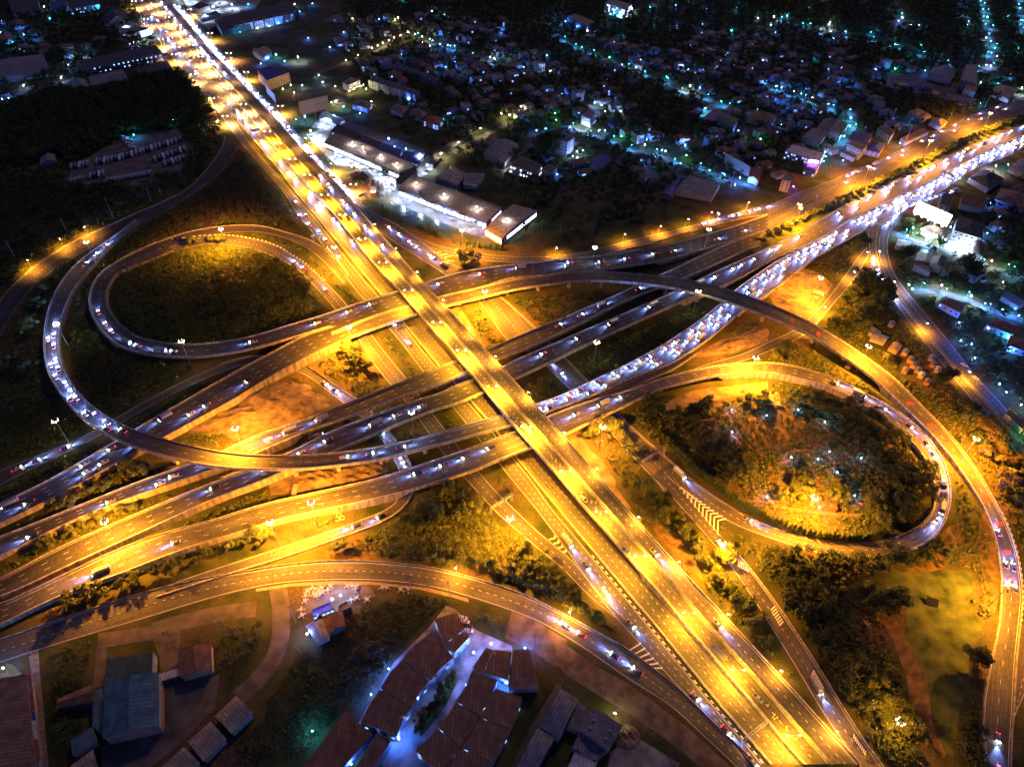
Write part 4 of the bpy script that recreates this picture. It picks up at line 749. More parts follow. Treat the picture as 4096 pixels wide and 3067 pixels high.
def make_palm(seed):
    r = random.Random(seed); root = empty('palm_tree'); b = MB(); p = (0, 0, 0)
    for i in range(5):
        q = (p[0] + r.uniform(-.15, .2), p[1] + r.uniform(-.15, .15), p[2] + 1.7); b.tube(p, q, .24 - .025 * i, .215 - .025 * i, 6); p = q
    b.build('trunk', 'bark', root); f = MB()
    for i in range(15):
        a = math.tau * i / 15 + r.uniform(-.15, .15); up = r.uniform(.1, .9); o = np.array(p); w = .5
        for k in range(5):
            d = np.array((math.cos(a), math.sin(a), up - .42 * k)); d /= np.linalg.norm(d); e = o + d * .75; s = np.array((-math.sin(a), math.cos(a), 0)); w2 = w * (.95 if k < 2 else .62)
            f.quad(o - s * w, e - s * w2, e, o); f.quad(o, e, e + s * w2 + (0, 0, -.15), o + s * w + (0, 0, -.15)); o, w = e, w2
    f.build('fronds', 'leaf_mid', root); return Proto(root)
TREES = {}
def tree(kind, m, v=0):
    k = (kind, m, v)
    if k not in TREES:
        TREES[k] = make_palm(v) if kind == 'palm' else make_tree(kind, m, 31 + 7 * v + len(m), {'bush': 260, 'cypress': 420, 'wide': 1900}.get(kind, 1300), {'bush': .26, 'cypress': .3, 'wide': .42}.get(kind, .4))
    return TREES[k]
LEAFN = {'leaf_mid': 'mid green', 'leaf_dark': 'dark green', 'leaf_light': 'pale green', 'leaf_dry': 'brownish', 'cypress_leaf': 'dark green'}
KIND = {'round': 'round crowned tree', 'wide': 'wide spreading tree', 'tall': 'tall narrow tree', 'bush': 'low shrub', 'palm': 'palm tree', 'cypress': 'narrow cypress'}
NTREE = [0]
def plant(kind, m, x, y, sc=1.0, label=None, group=None, z=0.0, cat=None):
    o = tree(kind, m, 0 if kind in ('palm',) else random.randint(0, 2)).put((x, y, z), random.uniform(0, 6.28), sc * random.uniform(.85, 1.15)); NTREE[0] += 1
    cat = cat or ('shrub' if kind == 'bush' else 'tree')
    if label: tag(o, label, cat, group)
    else: by_landmark(o, '%s %s' % (LEAFN[m], KIND[kind]) if kind != 'palm' else 'palm tree', cat, group)
    return o

# ------------------------------------------------------------------ buildings
def wall_windows(root, a, b, z0, h, floors, n, lit=None, lit_frac=0.0, seed=0, frame=False, ww=1.3, wh=1.2):
    r = random.Random(seed); a = np.array(a[:2]); b = np.array(b[:2]); L = np.linalg.norm(b - a); d = (b - a) / L; nr = np.array((d[1], -d[0])); fh = h / floors
    for f in range(floors):
        for i in range(n):
            c = a + d * L * (i + .5) / n; zz = z0 + fh * (f + .52); w = min(ww, L / n * .62); m = MB(); q = .05; e = min(wh, fh * .5) / 2
            P = [c - d * w / 2 + nr * q, c + d * w / 2 + nr * q]
            m.quad((*P[0], zz - e), (*P[1], zz - e), (*P[1], zz + e), (*P[0], zz + e)); m.build('window', lit if lit and r.random() < lit_frac else 'glass_dark', root)
def ccw(P):
    ar = sum(P[i - 1][0] * P[i][1] - P[i][0] * P[i - 1][1] for i in range(len(P))); return P if ar > 0 else P[::-1]
def block(name, label, cat, code, pts, h, wall='wall_grey', roof='grey', kind='flat', floors=1, win=0, lit=None, frac=0.0, rise=None, group=None, over=0.5, base=0.0, occ=True, ridge=None, extras=None, parapet=True, seed=0):
    "a building from the four roof corners seen in the photograph"
    P = [np.array(W(*D(code, *p), h)) for p in pts]; cen = sum(P) / len(P); off = np.array((cen[0], cen[1], 0))
    sw = sum(P[i - 1][0] * P[i][1] - P[i][0] * P[i - 1][1] for i in range(len(P))) < 0
    if sw: P = [P[0]] + P[1:][::-1]
    if occ: fillpoly(OCC, P); [mark(OCC, P[i - 1] - (2, 2, 0), P[i - 1] + (2, 2, 0), P[i] + (2, 2, 0), P[i] - (2, 2, 0)) for i in range(len(P))]
    root = empty(name, tuple(off)); Q = [p - off for p in P]
    b = MB()
    for i in range(len(Q)):
        p, q = Q[i - 1], Q[i]; L = np.linalg.norm(p - q); b.quad((p[0], p[1], base), (q[0], q[1], base), (q[0], q[1], h - .02), (p[0], p[1], h - .02), uv=[(0, 0), (L, 0), (L, h), (0, h)])
    r = MB(); rm = 'roof_' + roof
    if kind == 'flat' or len(Q) != 4:
        b.build('wall', wall, root); r.poly([(p[0], p[1], h) for p in Q]); ro = r.build('roof', rm, root)
        if parapet:
            pp = MB()
            for i in range(len(Q)):
                p, q = Q[i - 1], Q[i]; d = q - p; d /= np.linalg.norm(d); n = np.array((-d[1], d[0], 0)) * .25
                pp.hexa([tuple(p)[:2] + (h - .1,), tuple(q)[:2] + (h - .1,), tuple(q + n)[:2] + (h - .1,), tuple(p + n)[:2] + (h - .1,)], [tuple(p)[:2] + (h + .5,), tuple(q)[:2] + (h + .5,), tuple(q + n)[:2] + (h + .5,), tuple(p + n)[:2] + (h + .5,)])
            pp.build('parapet', wall, root)
    else:
        l0, l1 = np.linalg.norm(Q[0] - Q[1]), np.linalg.norm(Q[1] - Q[2]); lng = (l0 >= l1) if ridge is None else ridge == 0
        A = Q if lng else Q[1:] + Q[:1]            # A0-A1 is the long side
        wd_ = min(np.linalg.norm(A[1] - A[2]), np.linalg.norm(A[0] - A[3])); rs = rise if rise is not None else wd_ * .22
        c = sum(A) / 4; E = [a + (a - c) / np.linalg.norm((a - c)[:2]) * over * 1.4 for a in A]
        m0, m1 = (E[0] + E[3]) / 2, (E[1] + E[2]) / 2; up = np.array((0, 0, rs)); dn = np.array((0, 0, -.15))
        if kind == 'hip':
            k = min(.42, wd_ / 2 / max(np.linalg.norm(m1 - m0), 1)); m0, m1 = m0 + (m1 - m0) * k, m1 + (m0 - m1) * k
        m0, m1 = m0 + up, m1 + up; E = [e + dn for e in E]; LL = np.linalg.norm(E[0] - E[1]); HH = wd_ / 2
        if kind == 'vault':
            n = 8
            for i in range(n):
                f = lambda t, p, q: p * (1 - t) + q * t + np.array((0, 0, rs * math.sin(math.pi * t)))
                t0, t1 = i / n, (i + 1) / n; a0, a1, b0, b1 = f(t0, E[0], E[3]), f(t1, E[0], E[3]), f(t0, E[1], E[2]), f(t1, E[1], E[2])
                r.quad(a0, b0, b1, a1, uv=[(0, t0 * wd_), (LL, t0 * wd_), (LL, t1 * wd_), (0, t1 * wd_)])
                b.tri((A[0] * (1 - t0) + A[3] * t0), (A[0] * (1 - t1) + A[3] * t1), f(t0, A[0], A[3])); b.tri(f(t0, A[0], A[3]), (A[0] * (1 - t1) + A[3] * t1), f(t1, A[0], A[3]))
                b.tri((A[1] * (1 - t1) + A[2] * t1), (A[1] * (1 - t0) + A[2] * t0), f(t0, A[1], A[2])); b.tri((A[1] * (1 - t1) + A[2] * t1), f(t0, A[1], A[2]), f(t1, A[1], A[2]))
        else:
            r.quad(E[0], E[1], m1, m0, uv=[(0, 0), (LL, 0), (LL, HH), (0, HH)]); r.quad(E[2], E[3], m0, m1, uv=[(0, 0), (LL, 0), (LL, HH), (0, HH)])
            if kind == 'hip': r.tri(E[3], E[0], m0); r.tri(E[1], E[2], m1)
            else:
                b.tri(A[3], A[0], (A[0] + A[3]) / 2 + up); b.tri(A[1], A[2], (A[1] + A[2]) / 2 + up)
                # barge boards give the roof an edge
                for e0, e1, e2 in ((E[0], m0, E[3]), (E[1], m1, E[2])):
                    r.tube(e0, e1, .12, n=4); r.tube(e1, e2, .12, n=4)
            r.tube(m0, m1, .16, n=4)
        b.build('wall', wall, root); ro = r.build('roof', rm, root)
    if win:
        for i in range(len(Q)):
            a, c2 = Q[i - 1], Q[i]; d = c2 - a; nn = np.array((d[1], -d[0])); mid = (P[i - 1] + P[i]) / 2
            if nn[0] * -mid[0] + nn[1] * -mid[1] > 0: wall_windows(root, a, c2, base, h - base, floors, max(1, int(np.linalg.norm(d) / win)), lit, frac, seed + i, ww=4.2 if cat == 'mall' else 1.5, wh=3.4 if cat == 'mall' else 1.35)
    if label: tag(root, label, cat, group)
    if extras: extras(root, Q, h)
    return root
def house_proto(style, roof, wall):
    root = empty({'hip': 'hip_roofed_house', 'gable': 'gabled_house', 'flat': 'flat_roofed_house', 'lhip': 'corner_house'}[style]); b = MB(); r = MB(); rm = 'roof_' + roof
    def hip(x0, x1, y0, y1, z, rise, k=None):
        o = .7; x0, x1, y0, y1 = x0 - o, x1 + o, y0 - o, y1 + o; w = (y1 - y0) / 2; k = w if k is None else k; m = (y0 + y1) / 2; E = [(x0, y0, z), (x1, y0, z), (x1, y1, z), (x0, y1, z)]; M0, M1 = (x0 + k, m, z + rise), (x1 - k, m, z + rise)
        r.quad(E[0], E[1], M1, M0, uv=[(0, 0), (x1 - x0, 0), (x1 - x0, w), (0, w)]); r.quad(E[2], E[3], M0, M1, uv=[(0, 0), (x1 - x0, 0), (x1 - x0, w), (0, w)]); r.tri(E[3], E[0], M0); r.tri(E[1], E[2], M1); r.quad(*[(p[0], p[1], p[2] - .02) for p in E[::-1]])
    if style == 'hip': b.box(0, 0, 3, 11, 8.5, 6); hip(-5.5, 5.5, -4.25, 4.25, 6, 2.4); b.box(4, -5.6, 1.3, 4, 3, 2.6); hip(2, 6, -7.1, -4.1, 2.7, 1.1)
    elif style == 'lhip': b.box(-1.5, 0, 3, 9, 9, 6); hip(-6, 3, -4.5, 4.5, 6, 2.4, 3.5); b.box(4.6, -2, 2.6, 6, 7, 5.2); hip(1.6, 7.6, -5.5, 1.5, 5.2, 1.9, 2.6)
    elif style == 'gable':
        b.box(0, 0, 1.8, 12, 8, 3.6); E = [(-6.6, -4.8, 3.5), (6.6, -4.8, 3.5), (6.6, 4.8, 3.5), (-6.6, 4.8, 3.5)]; M0, M1 = (-6.6, 0, 5.6), (6.6, 0, 5.6)
        r.quad(E[0], E[1], M1, M0, uv=[(0, 0), (13, 0), (13, 5), (0, 5)]); r.quad(E[2], E[3], M0, M1, uv=[(0, 0), (13, 0), (13, 5), (0, 5)]); b.tri((-6, 4, 3.6), (-6, -4, 3.6), (-6, 0, 5.4)); b.tri((6, -4, 3.6), (6, 4, 3.6), (6, 0, 5.4)); r.tube(M0, M1, .15, n=4)
    else: b.box(0, 0, 4.5, 9, 11, 9); r.quad((-4.5, -5.5, 9.01), (4.5, -5.5, 9.01), (4.5, 5.5, 9.01), (-4.5, 5.5, 9.01)); b.box(0, -5.4, 9.3, 9, .2, .7); b.box(0, 5.4, 9.3, 9, .2, .7); b.box(-4.4, 0, 9.3, .2, 10.6, .7); b.box(4.4, 0, 9.3, .2, 10.6, .7); r.box(2, 2.5, 9.8, 2.6, 2.6, 1.5)
    b.build('wall', wall, root); r.build('roof', rm, root); hf = {'hip': -4.25, 'lhip': -4.5, 'gable': -4, 'flat': -5.5}[style]; xs = {'hip': (-4, -1.4), 'lhip': (-4.6, -1.6), 'gable': (-4, -1.6, 4), 'flat': (-2.9, 0, 2.9)}[style]
    for z in {'hip': (1.6, 4.4), 'lhip': (1.6, 4.4), 'gable': (1.9,), 'flat': (1.5, 4.4, 7.2)}[style]:
        for x in xs:
            m = MB(); m.box(x, hf - .04, z, 1.3, .1, 1.25); m.build('window', random.choice(['glass_dark', 'glass_dark', 'window_lit_blue', 'glass_dark', 'glass_dark']), root)
    m = MB(); m.box(1.2 if style != 'flat' else 0.0, hf - .05, 1.05 if style != 'flat' else .4, 1.1, .12, 2.1 if style != 'flat' else .8); m.build('door', 'door_wood', root)
    return Proto(root)
HP = {}
HT = {'hip': 'two storey hip roofed house', 'lhip': 'two storey house with corner wing', 'gable': 'single storey gabled house', 'flat': 'three storey flat roofed house'}
def house(style, roof, wall, x, y, rz, sc=1.0, group='houses of the north east suburb'):
    k = (style, roof, wall)
    if k not in HP: HP[k] = house_proto(*k)
    o = HP[k].put((x, y, 0), rz, sc)
    mark(OCC, (x - 6 * sc, y - 6 * sc), (x + 6 * sc, y - 6 * sc), (x + 6 * sc, y + 6 * sc), (x - 6 * sc, y + 6 * sc))
    rn = {'dark': 'near black', 'grey': 'grey', 'brown': 'brown', 'red': 'red', 'green': 'green', 'blue': 'blue', 'rust': 'rusty', 'tan': 'tan'}[roof]
    by_landmark(o, '%s %s' % (rn, HT[style]), 'house', group); return o
# ------------------------------------------------------------------ yards, heaps, paths
def height_at(base, top):
    "height of a vertical pole standing at picture point base whose top shows at picture point top"
    b = W(*base, 0); best = min((abs(proj((b[0], b[1], z))[1] - top[1]), z) for z in np.arange(1, 60, .25)); return best[1]
patch('mall_forecourt', '01', [(480, 1150), (600, 1090), (640, 1140), (600, 1240), (1230, 1520), (1200, 1656), (1000, 1656), (880, 1450), (700, 1430), (600, 1340), (430, 1160)], 'pale_yard')
patch('mall_forecourt', '01', [(640, 1130), (480, 1100), (560, 1000), (780, 1050), (720, 1130)], 'pale_yard')
patch('mall_back_lane', '01', [(700, 1060), (800, 1050), (1490, 1300), (1470, 1380), (1400, 1420), (1200, 1380), (700, 1160)], 'yard')
patch('mall_side_yard', '01', [(1400, 1440), (1480, 1340), (1600, 1380), (1480, 1500), (1360, 1560)], 'pale_yard')
patch('car_park', '11', [(1100, 0), (1230, -20), (1960, 285), (2090, 400), (1940, 400), (1200, 95)], 'yard')
patch('algae_pond', '11', [(1170, 95), (1280, 130), (1660, 290), (1700, 400), (1560, 380), (1300, 270), (1180, 190)], 'pond')
patch('filling_station_yard', '00', [(1560, -40), (2300, -60), (2190, 90), (1800, 260), (1640, 110)], 'pale_yard')
patch('yard', '02', [(1590, 985), (1720, 895), (1850, 925), (1690, 1040)], 'pale_yard')
patch('school_yard', '03', [(1030, 640), (1400, 650), (1700, 740), (1640, 830), (1500, 850), (1030, 750)], 'yard')
patch('sports_court', '03', [(1150, 698), (1350, 725), (1450, 770), (1460, 825), (1150, 765)], 'court_blue')
for q in ((1165, 730), (1300, 762), (1440, 797)):
    c_ = W(*D('03', *q), .15); b = MB(); rr = 7 if q[0] != 1300 else 3; b.poly([(c_[0] + rr * math.cos(i * math.tau / 16), c_[1] + rr * math.sin(i * math.tau / 16), .15) for i in range(16)]); tag(b.build('court_circle', 'court_yellow'), kind='structure')
patch('housing_court', '31', [(1640, 260), (1720, 290), (1900, 470), (2212, 610), (2212, 1040), (1700, 1656), (1100, 1656), (870, 1290), (1190, 750), (1290, 650), (1500, 440)], 'pale_yard')
patch('planted_island', '31', [(1700, 850), (1730, 940), (1640, 1120), (1490, 1320), (1420, 1400), (1400, 1320), (1560, 1050)], 'lawn', occ=False)
patch('brown_lot', '32', [(470, 600), (700, 770), (1000, 930), (1500, 1300), (1900, 1660), (1640, 1660), (1300, 1390), (1000, 1190), (480, 870), (390, 770)], 'dirt', occ=True)
patch('concrete_lot', '32', [(1060, 1385), (1450, 1625), (1400, 1720), (830, 1720), (840, 1530)], 'pale_yard')
patch('back_lane', '32', [(-30, 1700), (160, 1300), (390, 930), (430, 960), (280, 1250), (60, 1700)], 'yard')
patch('pavement', '32', [(0, 300), (50, 325), (200, 390), (480, 560), (430, 760), (380, 790), (170, 650), (-60, 540)], 'dirt')
patch('gravel_yard', '30', [(850, 500), (1350, 430), (1560, 480), (1540, 870), (1900, 850), (1850, 1150), (1500, 1500), (1300, 1656), (880, 1656), (880, 1480), (1400, 1330), (1380, 700), (1320, 560), (920, 620), (900, 950), (800, 980)], 'yard')
patch('river_bank_strip', '30', [(250, 700), (330, 650), (420, 1656), (370, 1656)], 'concrete_dark')
patch('restaurant_yard', '31', [(410, 100), (960, 70), (1040, 180), (860, 220), (660, 240), (470, 320), (390, 360)], 'yard')
patch('pavement', '31', [(0, 115), (300, 70), (680, 50), (1000, 55), (1500, 110), (1830, 200), (1840, 235), (1700, 190), (1400, 120), (1000, 80), (700, 78), (300, 95), (0, 140)], 'pavement')
patch('meadow', '33', [(600, 130), (850, 20), (1300, -50), (1750, -40), (1800, 100), (1700, 200), (1850, 420), (1820, 560), (1700, 700), (1750, 900), (1660, 1150), (1600, 1560), (1540, 1540), (1400, 1100), (1340, 820), (1180, 560), (1200, 240), (1080, 130), (850, 160)], 'lawn', occ=True)
patch('cracked_bank', '33', [(980, 380), (1110, 380), (1250, 650), (1370, 900), (1420, 1250), (1540, 1540), (1500, 1600), (1350, 1300), (1230, 1150), (1200, 900), (1110, 650)], 'dry_grass', occ=True)
patch('dry_bank', '23', [(1420, 1400), (1560, 1230), (1690, 1200), (1690, 1330), (1520, 1600), (1300, 1640), (1180, 1600), (1440, 1520)], 'dry_grass', occ=False)
patch('dry_bank', '23', [(1830, 1160), (1870, 1110), (1960, 1350), (1990, 1656), (1850, 1656), (1810, 1400)], 'dry_grass', occ=False)
patch('dry_bank', '33', [(1850, -20), (2000, -20), (1990, 200), (1960, 330), (1840, 280), (1880, 120)], 'dry_grass', occ=False)
patch('sand_ground', '21', [(0, 10), (150, -30), (450, 90), (650, 190), (400, 300), (0, 430), (-180, 500), (-300, 420)], 'dirt')
patch('sand_ground', '21', [(640, 720), (900, 690), (1050, 640), (1160, 660), (1000, 800), (700, 880), (300, 950), (130, 960), (100, 850), (250, 780)], 'dirt')
patch('sand_ground', '13', [(0, 890), (60, 780), (300, 660), (450, 700), (560, 800), (440, 1000), (330, 1100), (100, 1040)], 'dirt')
patch('sand_ground', '12', [(1500, 1440), (1800, 1280), (2212, 1180), (2212, 1290), (1900, 1400)], 'dirt', occ=True)
patch('dirt_strip', 'e', [(1230, 130), (1420, 80), (1560, 260), (1900, 800), (1880, 860), (1700, 680), (1500, 420)], 'dirt', occ=True)
patch('dirt_strip', 'h', [(740, 0), (900, 180), (1150, 420), (1269, 560), (1269, 500), (1150, 340), (960, 100), (880, 0)], 'dry_grass', occ=True)
patch('dirt_strip', 'g', [(1560, 0), (1900, 330), (2208, 700), (2208, 520), (1950, 150), (1800, 0)], 'dirt', occ=True)
patch('dirt_strip', '22', [(450, 440), (560, 400), (740, 660), (900, 900), (1050, 1100), (960, 1040), (720, 740)], 'dirt', occ=True)
patch('bus_yard', '00', [(620, 1440), (1080, 1180), (1540, 1110), (1640, 1300), (1560, 1480), (1330, 1500), (1300, 1600), (560, 1600)], 'yard', occ=True)
patch('park_dirt', '22', [(1290, 180), (1560, 60), (2212, -20), (2212, 90), (1900, 110), (1500, 200), (1330, 240)], 'dirt')
patch('park_lawn', '23', [(0, 130), (180, 190), (330, 330), (300, 500), (100, 570), (0, 600)], 'dry_grass', occ=False); patch('park_lawn', '23', [(0, 740), (200, 730), (420, 780), (520, 940), (500, 1060), (250, 1060), (0, 990)], 'dry_grass', occ=False); patch('park_lawn', '22', [(1930, 330), (2180, 260), (2212, 560), (2100, 560)], 'dry_grass', occ=False)
# brick paths of the park in the loop
def path(code, pts, w=2.2, m='brick_path', z=.09):
    P = [np.array(W(*D(code, *p), z)) for p in pts]; b = MB(); pr = None
    for i, p in enumerate(P):
        d = P[min(i + 1, len(P) - 1)] - P[max(i - 1, 0)]; d /= np.linalg.norm(d); n = np.array((-d[1], d[0], 0)) * w / 2
        if pr: b.quad(pr[1], pr[0], p + n, p - n) if False else b.quad(pr[0], pr[1], p - n, p + n)
        pr = (p + n, p - n)
    for f in range(len(b.f)):   # make all faces look up
        pass
    return tag(b.build('path', m), kind='structure')
path('22', [(1540, 345), (1750, 290), (1890, 255), (1950, 238)]); path('22', [(1880, 250), (1910, 360), (1990, 480), (2100, 590), (2212, 640)]); path('22', [(1690, 370), (1890, 440), (1980, 520), (2030, 620)]); path('22', [(2200, 330), (2110, 600)], 3.0)
path('23', [(100, 630), (200, 585), (330, 570), (430, 590)]); path('23', [(0, 730), (100, 690), (200, 655)]); path('23', [(200, 215), (300, 255), (420, 320), (500, 390), (575, 460)]); path('23', [(490, 590), (570, 680), (585, 800), (640, 900), (740, 990), (820, 1050)]); path('23', [(500, 740), (590, 820)])
path('23', [(0, 1015), (80, 1050), (240, 1095), (430, 1110), (620, 1130), (800, 1140)], 2.6); path('23', [(880, 610), (1000, 710), (1100, 810), (1160, 900)])
def mound(name, code, x, y, rx, ry, h, rz, seed, label, cat='heap', m='dirt', z0=0.0):
    c = W(*D(code, x, y), 0); r = np.random.default_rng(seed); n = 26; ph = r.uniform(0, 6, 6); b = MB(); V = {}
    for i in range(n + 1):
        for j in range(n + 1):
            u, v = i / n * 2 - 1, j / n * 2 - 1; d = math.hypot(u, v); k = max(0, 1 - d ** 2.2)
            z = h * (k ** .8) * (.75 + .2 * math.sin(5 * u + ph[0]) + .18 * math.sin(7 * v + ph[1]) + .12 * math.sin(13 * u + 9 * v + ph[2])) + (r.uniform(-.15, .15) * h * k)
            V[i, j] = (u * rx, v * ry, max(z, 0) - .05 if d < 1 else -.3)
    for i in range(n):
        for j in range(n): b.quad(V[i, j], V[i + 1, j], V[i + 1, j + 1], V[i, j + 1])
    o = b.build(name, m); o.location = (c[0], c[1], z0); o.rotation_euler = (0, 0, math.radians(rz)); tag(o, label, cat); mark(OCC, (c[0] - rx * .7, c[1] - ry * .7), (c[0] + rx * .7, c[1] - ry * .7), (c[0] + rx * .7, c[1] + ry * .7), (c[0] - rx * .7, c[1] + ry * .7)); return o
mound('sand_heap', '21', 180, 130, 26, 15, 5, 20, 1, 'long dark sand heap beside the small curved slip road'); mound('sand_heap', '20', 2080, 300, 34, 11, 4, 22, 2, 'furrowed grey sand heap below the concrete walled ramp'); mound('sand_heap', '21', 420, 190, 16, 10, 3.4, 30, 3, 'small dark sand heap nearest the upper twin overpass')
mound('sand_heap', '21', 520, 830, 15, 8, 3, 10, 4, 'brown sand heap between the yellow piers and the bridge'); mound('sand_heap', '21', 900, 780, 18, 9, 3.5, 18, 5, 'ridged sand heap under the high curved bridge pier')
mound('rubble_heap', '13', 300, 760, 22, 15, 4.5, 10, 6, 'dark rubble heap above the tall lamp in the digging site'); mound('rubble_heap', '13', 200, 930, 16, 10, 3, 0, 7, 'bright clay heap at the foot of the tall lamp'); mound('rubble_heap', '12', 1900, 1330, 15, 7, 2.5, 30, 8, 'low clay heap beside the lone slip road'); mound('rubble_heap', '12', 2100, 1230, 14, 7, 3, 30, 9, 'stacked clay heap under the flyover'); mound('rubble_heap', '13', 30, 860, 12, 9, 3, 30, 10, 'scrubby rubble heap beside the serpentine bridge')
mound('soil_heap', '32', 985, 1395, 7, 6, 1.6, 0, 12, 'round patch of dark soil by the concrete lot')

# ------------------------------------------------------------------ the shopping centre
def mall_rail(root, Q, h):
    b = MB()
    for i in range(4):
        p, q = Q[i - 1], Q[i]; L = np.linalg.norm(q - p); n = max(2, int(L / 4))
        for k in range(n): c = p + (q - p) * k / n; b.tube((c[0], c[1], h), (c[0], c[1], h + 1.7), .1, n=4)
        b.tube((p[0], p[1], h + 1.6), (q[0], q[1], h + 1.6), .08, n=4)
    b.build('roof_railing', 'steel', root)
    for t, u in ((.2, .3), (.45, .6), (.62, .35), (.8, .6)):
        c = Q[0] * (1 - t) * (1 - u) + Q[1] * t * (1 - u) + Q[2] * t * u + Q[3] * (1 - t) * u; b = MB(); b.box(c[0], c[1], h + .6, 2.2, 1.6, 1.2); b.build('roof_unit', 'steel', root)
block('shopping_centre', 'long shopping centre hall with tan metal roof and black rim, nearest the forecourt cars', 'mall', '01', [(595, 1225), (690, 1140), (1390, 1435), (1235, 1500)], 8, 'wall_dark', 'tan', 'flat', 1, 5, 'window_lit_white', .9, extras=mall_rail)
block('shopping_centre', 'second shopping centre hall with tan roof between the pond and the car park', 'mall', 'p', [(860, 409), (897, 380), (1083, 450), (1051, 481)], 8, 'wall_dark', 'tan', 'flat', 1, 5, 'window_lit_white', .9, extras=mall_rail)
block('shopping_centre', 'plain sloping tan roofed hall at the end of the shopping centre', 'mall', 'p', [(1048, 494), (1108, 441), (1160, 455), (1084, 514)], 8, 'wall_white', 'tan', 'gable', 1, 4, 'window_lit_white', .9, rise=2, ridge=0)
block('entrance_tower', 'black slab entrance tower joining the two shopping halls', 'tower', '01', [(1205, 1545), (1380, 1435), (1395, 1485), (1240, 1608)], 11, 'wall_dark', 'dark', 'flat')
for i, q in enumerate(([(650, 1130), (700, 1080), (900, 1160), (860, 1210)], [(870, 1215), (915, 1165), (1090, 1235), (1050, 1290)], [(1060, 1290), (1105, 1240), (1260, 1300), (1230, 1360)], [(1240, 1365), (1275, 1305), (1460, 1330), (1400, 1410)])):
    block('shop_row', '%s roofed shop block in the back row of the shopping centre' % ('black slatted', 'black glazed', 'blue panelled', 'dark blue tiled')[i], 'shops', '01', q, 5.5, 'wall_dark', ('dark', 'dark', 'blue', 'blue')[i], 'flat', 1, 4, 'window_lit_blue', .6)
block('kiosk', 'brown gabled pavilion beside the golden tree on the forecourt', 'pavilion', '01', [(885, 1520), (965, 1475), (1012, 1530), (935, 1572)], 4.5, 'wood', 'brown', 'gable'); block('kiosk', 'small square brown roofed kiosk on the forecourt', 'kiosk', '01', [(993, 1552), (1045, 1552), (1047, 1602), (995, 1604)], 4, 'wall_white', 'brown', 'hip')
block('kiosk', 'red roofed pavilion under the orange lamp on the forecourt', 'pavilion', '01', [(812, 1505), (865, 1465), (912, 1492), (870, 1530)], 4, 'wood', 'red', 'hip'); block('covered_walkway', 'narrow orange roofed walkway on the forecourt', 'walkway', '01', [(1060, 1530), (1100, 1535), (1106, 1680), (1066, 1680)], 3.5, 'wall_white', 'tan', 'flat')
block('kiosk', 'white roofed little booth at the forecourt corner', 'kiosk', '11', [(985, -38), (1030, -38), (1030, -12), (985, -12)], 3, 'wall_white', 'white', 'flat', win=2, lit='window_lit_white', frac=1)
block('restaurant', 'bright white roofed building behind the big tan billboard', 'restaurant', '01', [(545, 1020), (605, 965), (765, 1030), (690, 1065)], 5, 'wall_white', 'white', 'gable', 1, 3, 'window_lit_blue', .8)
# white gateway arch
gp = W(*D('01', 415, 1085), 0); gt = empty('gateway', tuple(gp), math.radians(-20)); tag(gt, 'white battlemented gateway with arch, lit blue beside the road', 'gateway')
b = MB(); [b.box(x, 0, 3.5, 2.2, 2, 7) for x in (-4.5, 4.5)]; b.box(0, 0, 7.6, 11.5, 2.2, 2.0); [b.box(-5 + 2 * i, 0, 9.1, 1, 2.2, 1) for i in range(6)]; b.build('arch', 'wall_white', gt)
# ------------------------------------------------------------------ other named buildings
B = block
B('workshop', 'grey barrel roofed workshop beside the white lit lane', 'workshop', '01', [(1965, 1325), (2040, 1215), (2260, 1245), (2150, 1400)], 6, 'wall_grey', 'grey', 'vault', rise=4)
B('house', 'tan cross roofed bungalow with cyan light below the lit lane', 'house', '01', [(1560, 1530), (1690, 1425), (1812, 1500), (1735, 1605)], 5, 'wall_white', 'tan', 'hip', 1, 4); B('house', 'dark flat roofed house joined to the tan bungalow', 'house', '01', [(1800, 1500), (1975, 1500), (1905, 1600), (1790, 1590)], 5, 'wall_white', 'grey', 'flat', 1, 4)
B('apartment_block', 'long white block with brightly lit open ground floor right of the shopping centre', 'apartments', '02', [(-20, 1425), (85, 1350), (262, 1432), (205, 1500)], 9, 'wall_white', 'dark', 'flat', 2, 4, 'window_lit_white', .6); B('apartment_block', 'square flat topped white house joined to the long lit block', 'apartments', '02', [(255, 1465), (315, 1420), (388, 1458), (335, 1510)], 10, 'wall_white', 'dark', 'flat', 3, 4)
B('apartment_block', 'narrow tall white block with rows of dark windows', 'apartments', '02', [(422, 1218), (485, 1175), (540, 1190), (480, 1235)], 15, 'wall_white', 'dark', 'flat', 4, 4); B('apartment_block', 'stepped pale tower house with glass gable among the houses', 'house', '02', [(600, 1000), (655, 962), (730, 985), (680, 1030)], 10, 'wall_white', 'grey', 'flat', 3, 4, 'window_lit_blue', .3)
B('hall', 'blue roofed shed with a white lamp at its end', 'shed', '02', [(672, 1410), (770, 1345), (852, 1380), (742, 1455)], 4.5, 'wall_white', 'blue', 'gable'); B('warehouse', 'large grey ribbed warehouse roof near the dark palm trees', 'warehouse', '02', [(1420, 1640), (1530, 1515), (1800, 1585), (1730, 1700)], 6, 'wall_grey', 'grey', 'gable', rise=2.4)
B('hall', 'deep violet barrel roof beside the grey warehouse', 'shed', '02', [(1290, 1670), (1420, 1545), (1462, 1562), (1385, 1700)], 5, 'wall_dark', 'blue', 'vault', rise=2); B('house', 'red roofed cream house at the foot of the slanted billboard', 'house', '02', [(2062, 1452), (2160, 1480), (2130, 1560), (2045, 1525)], 6, 'wall_cream', 'red', 'gable')
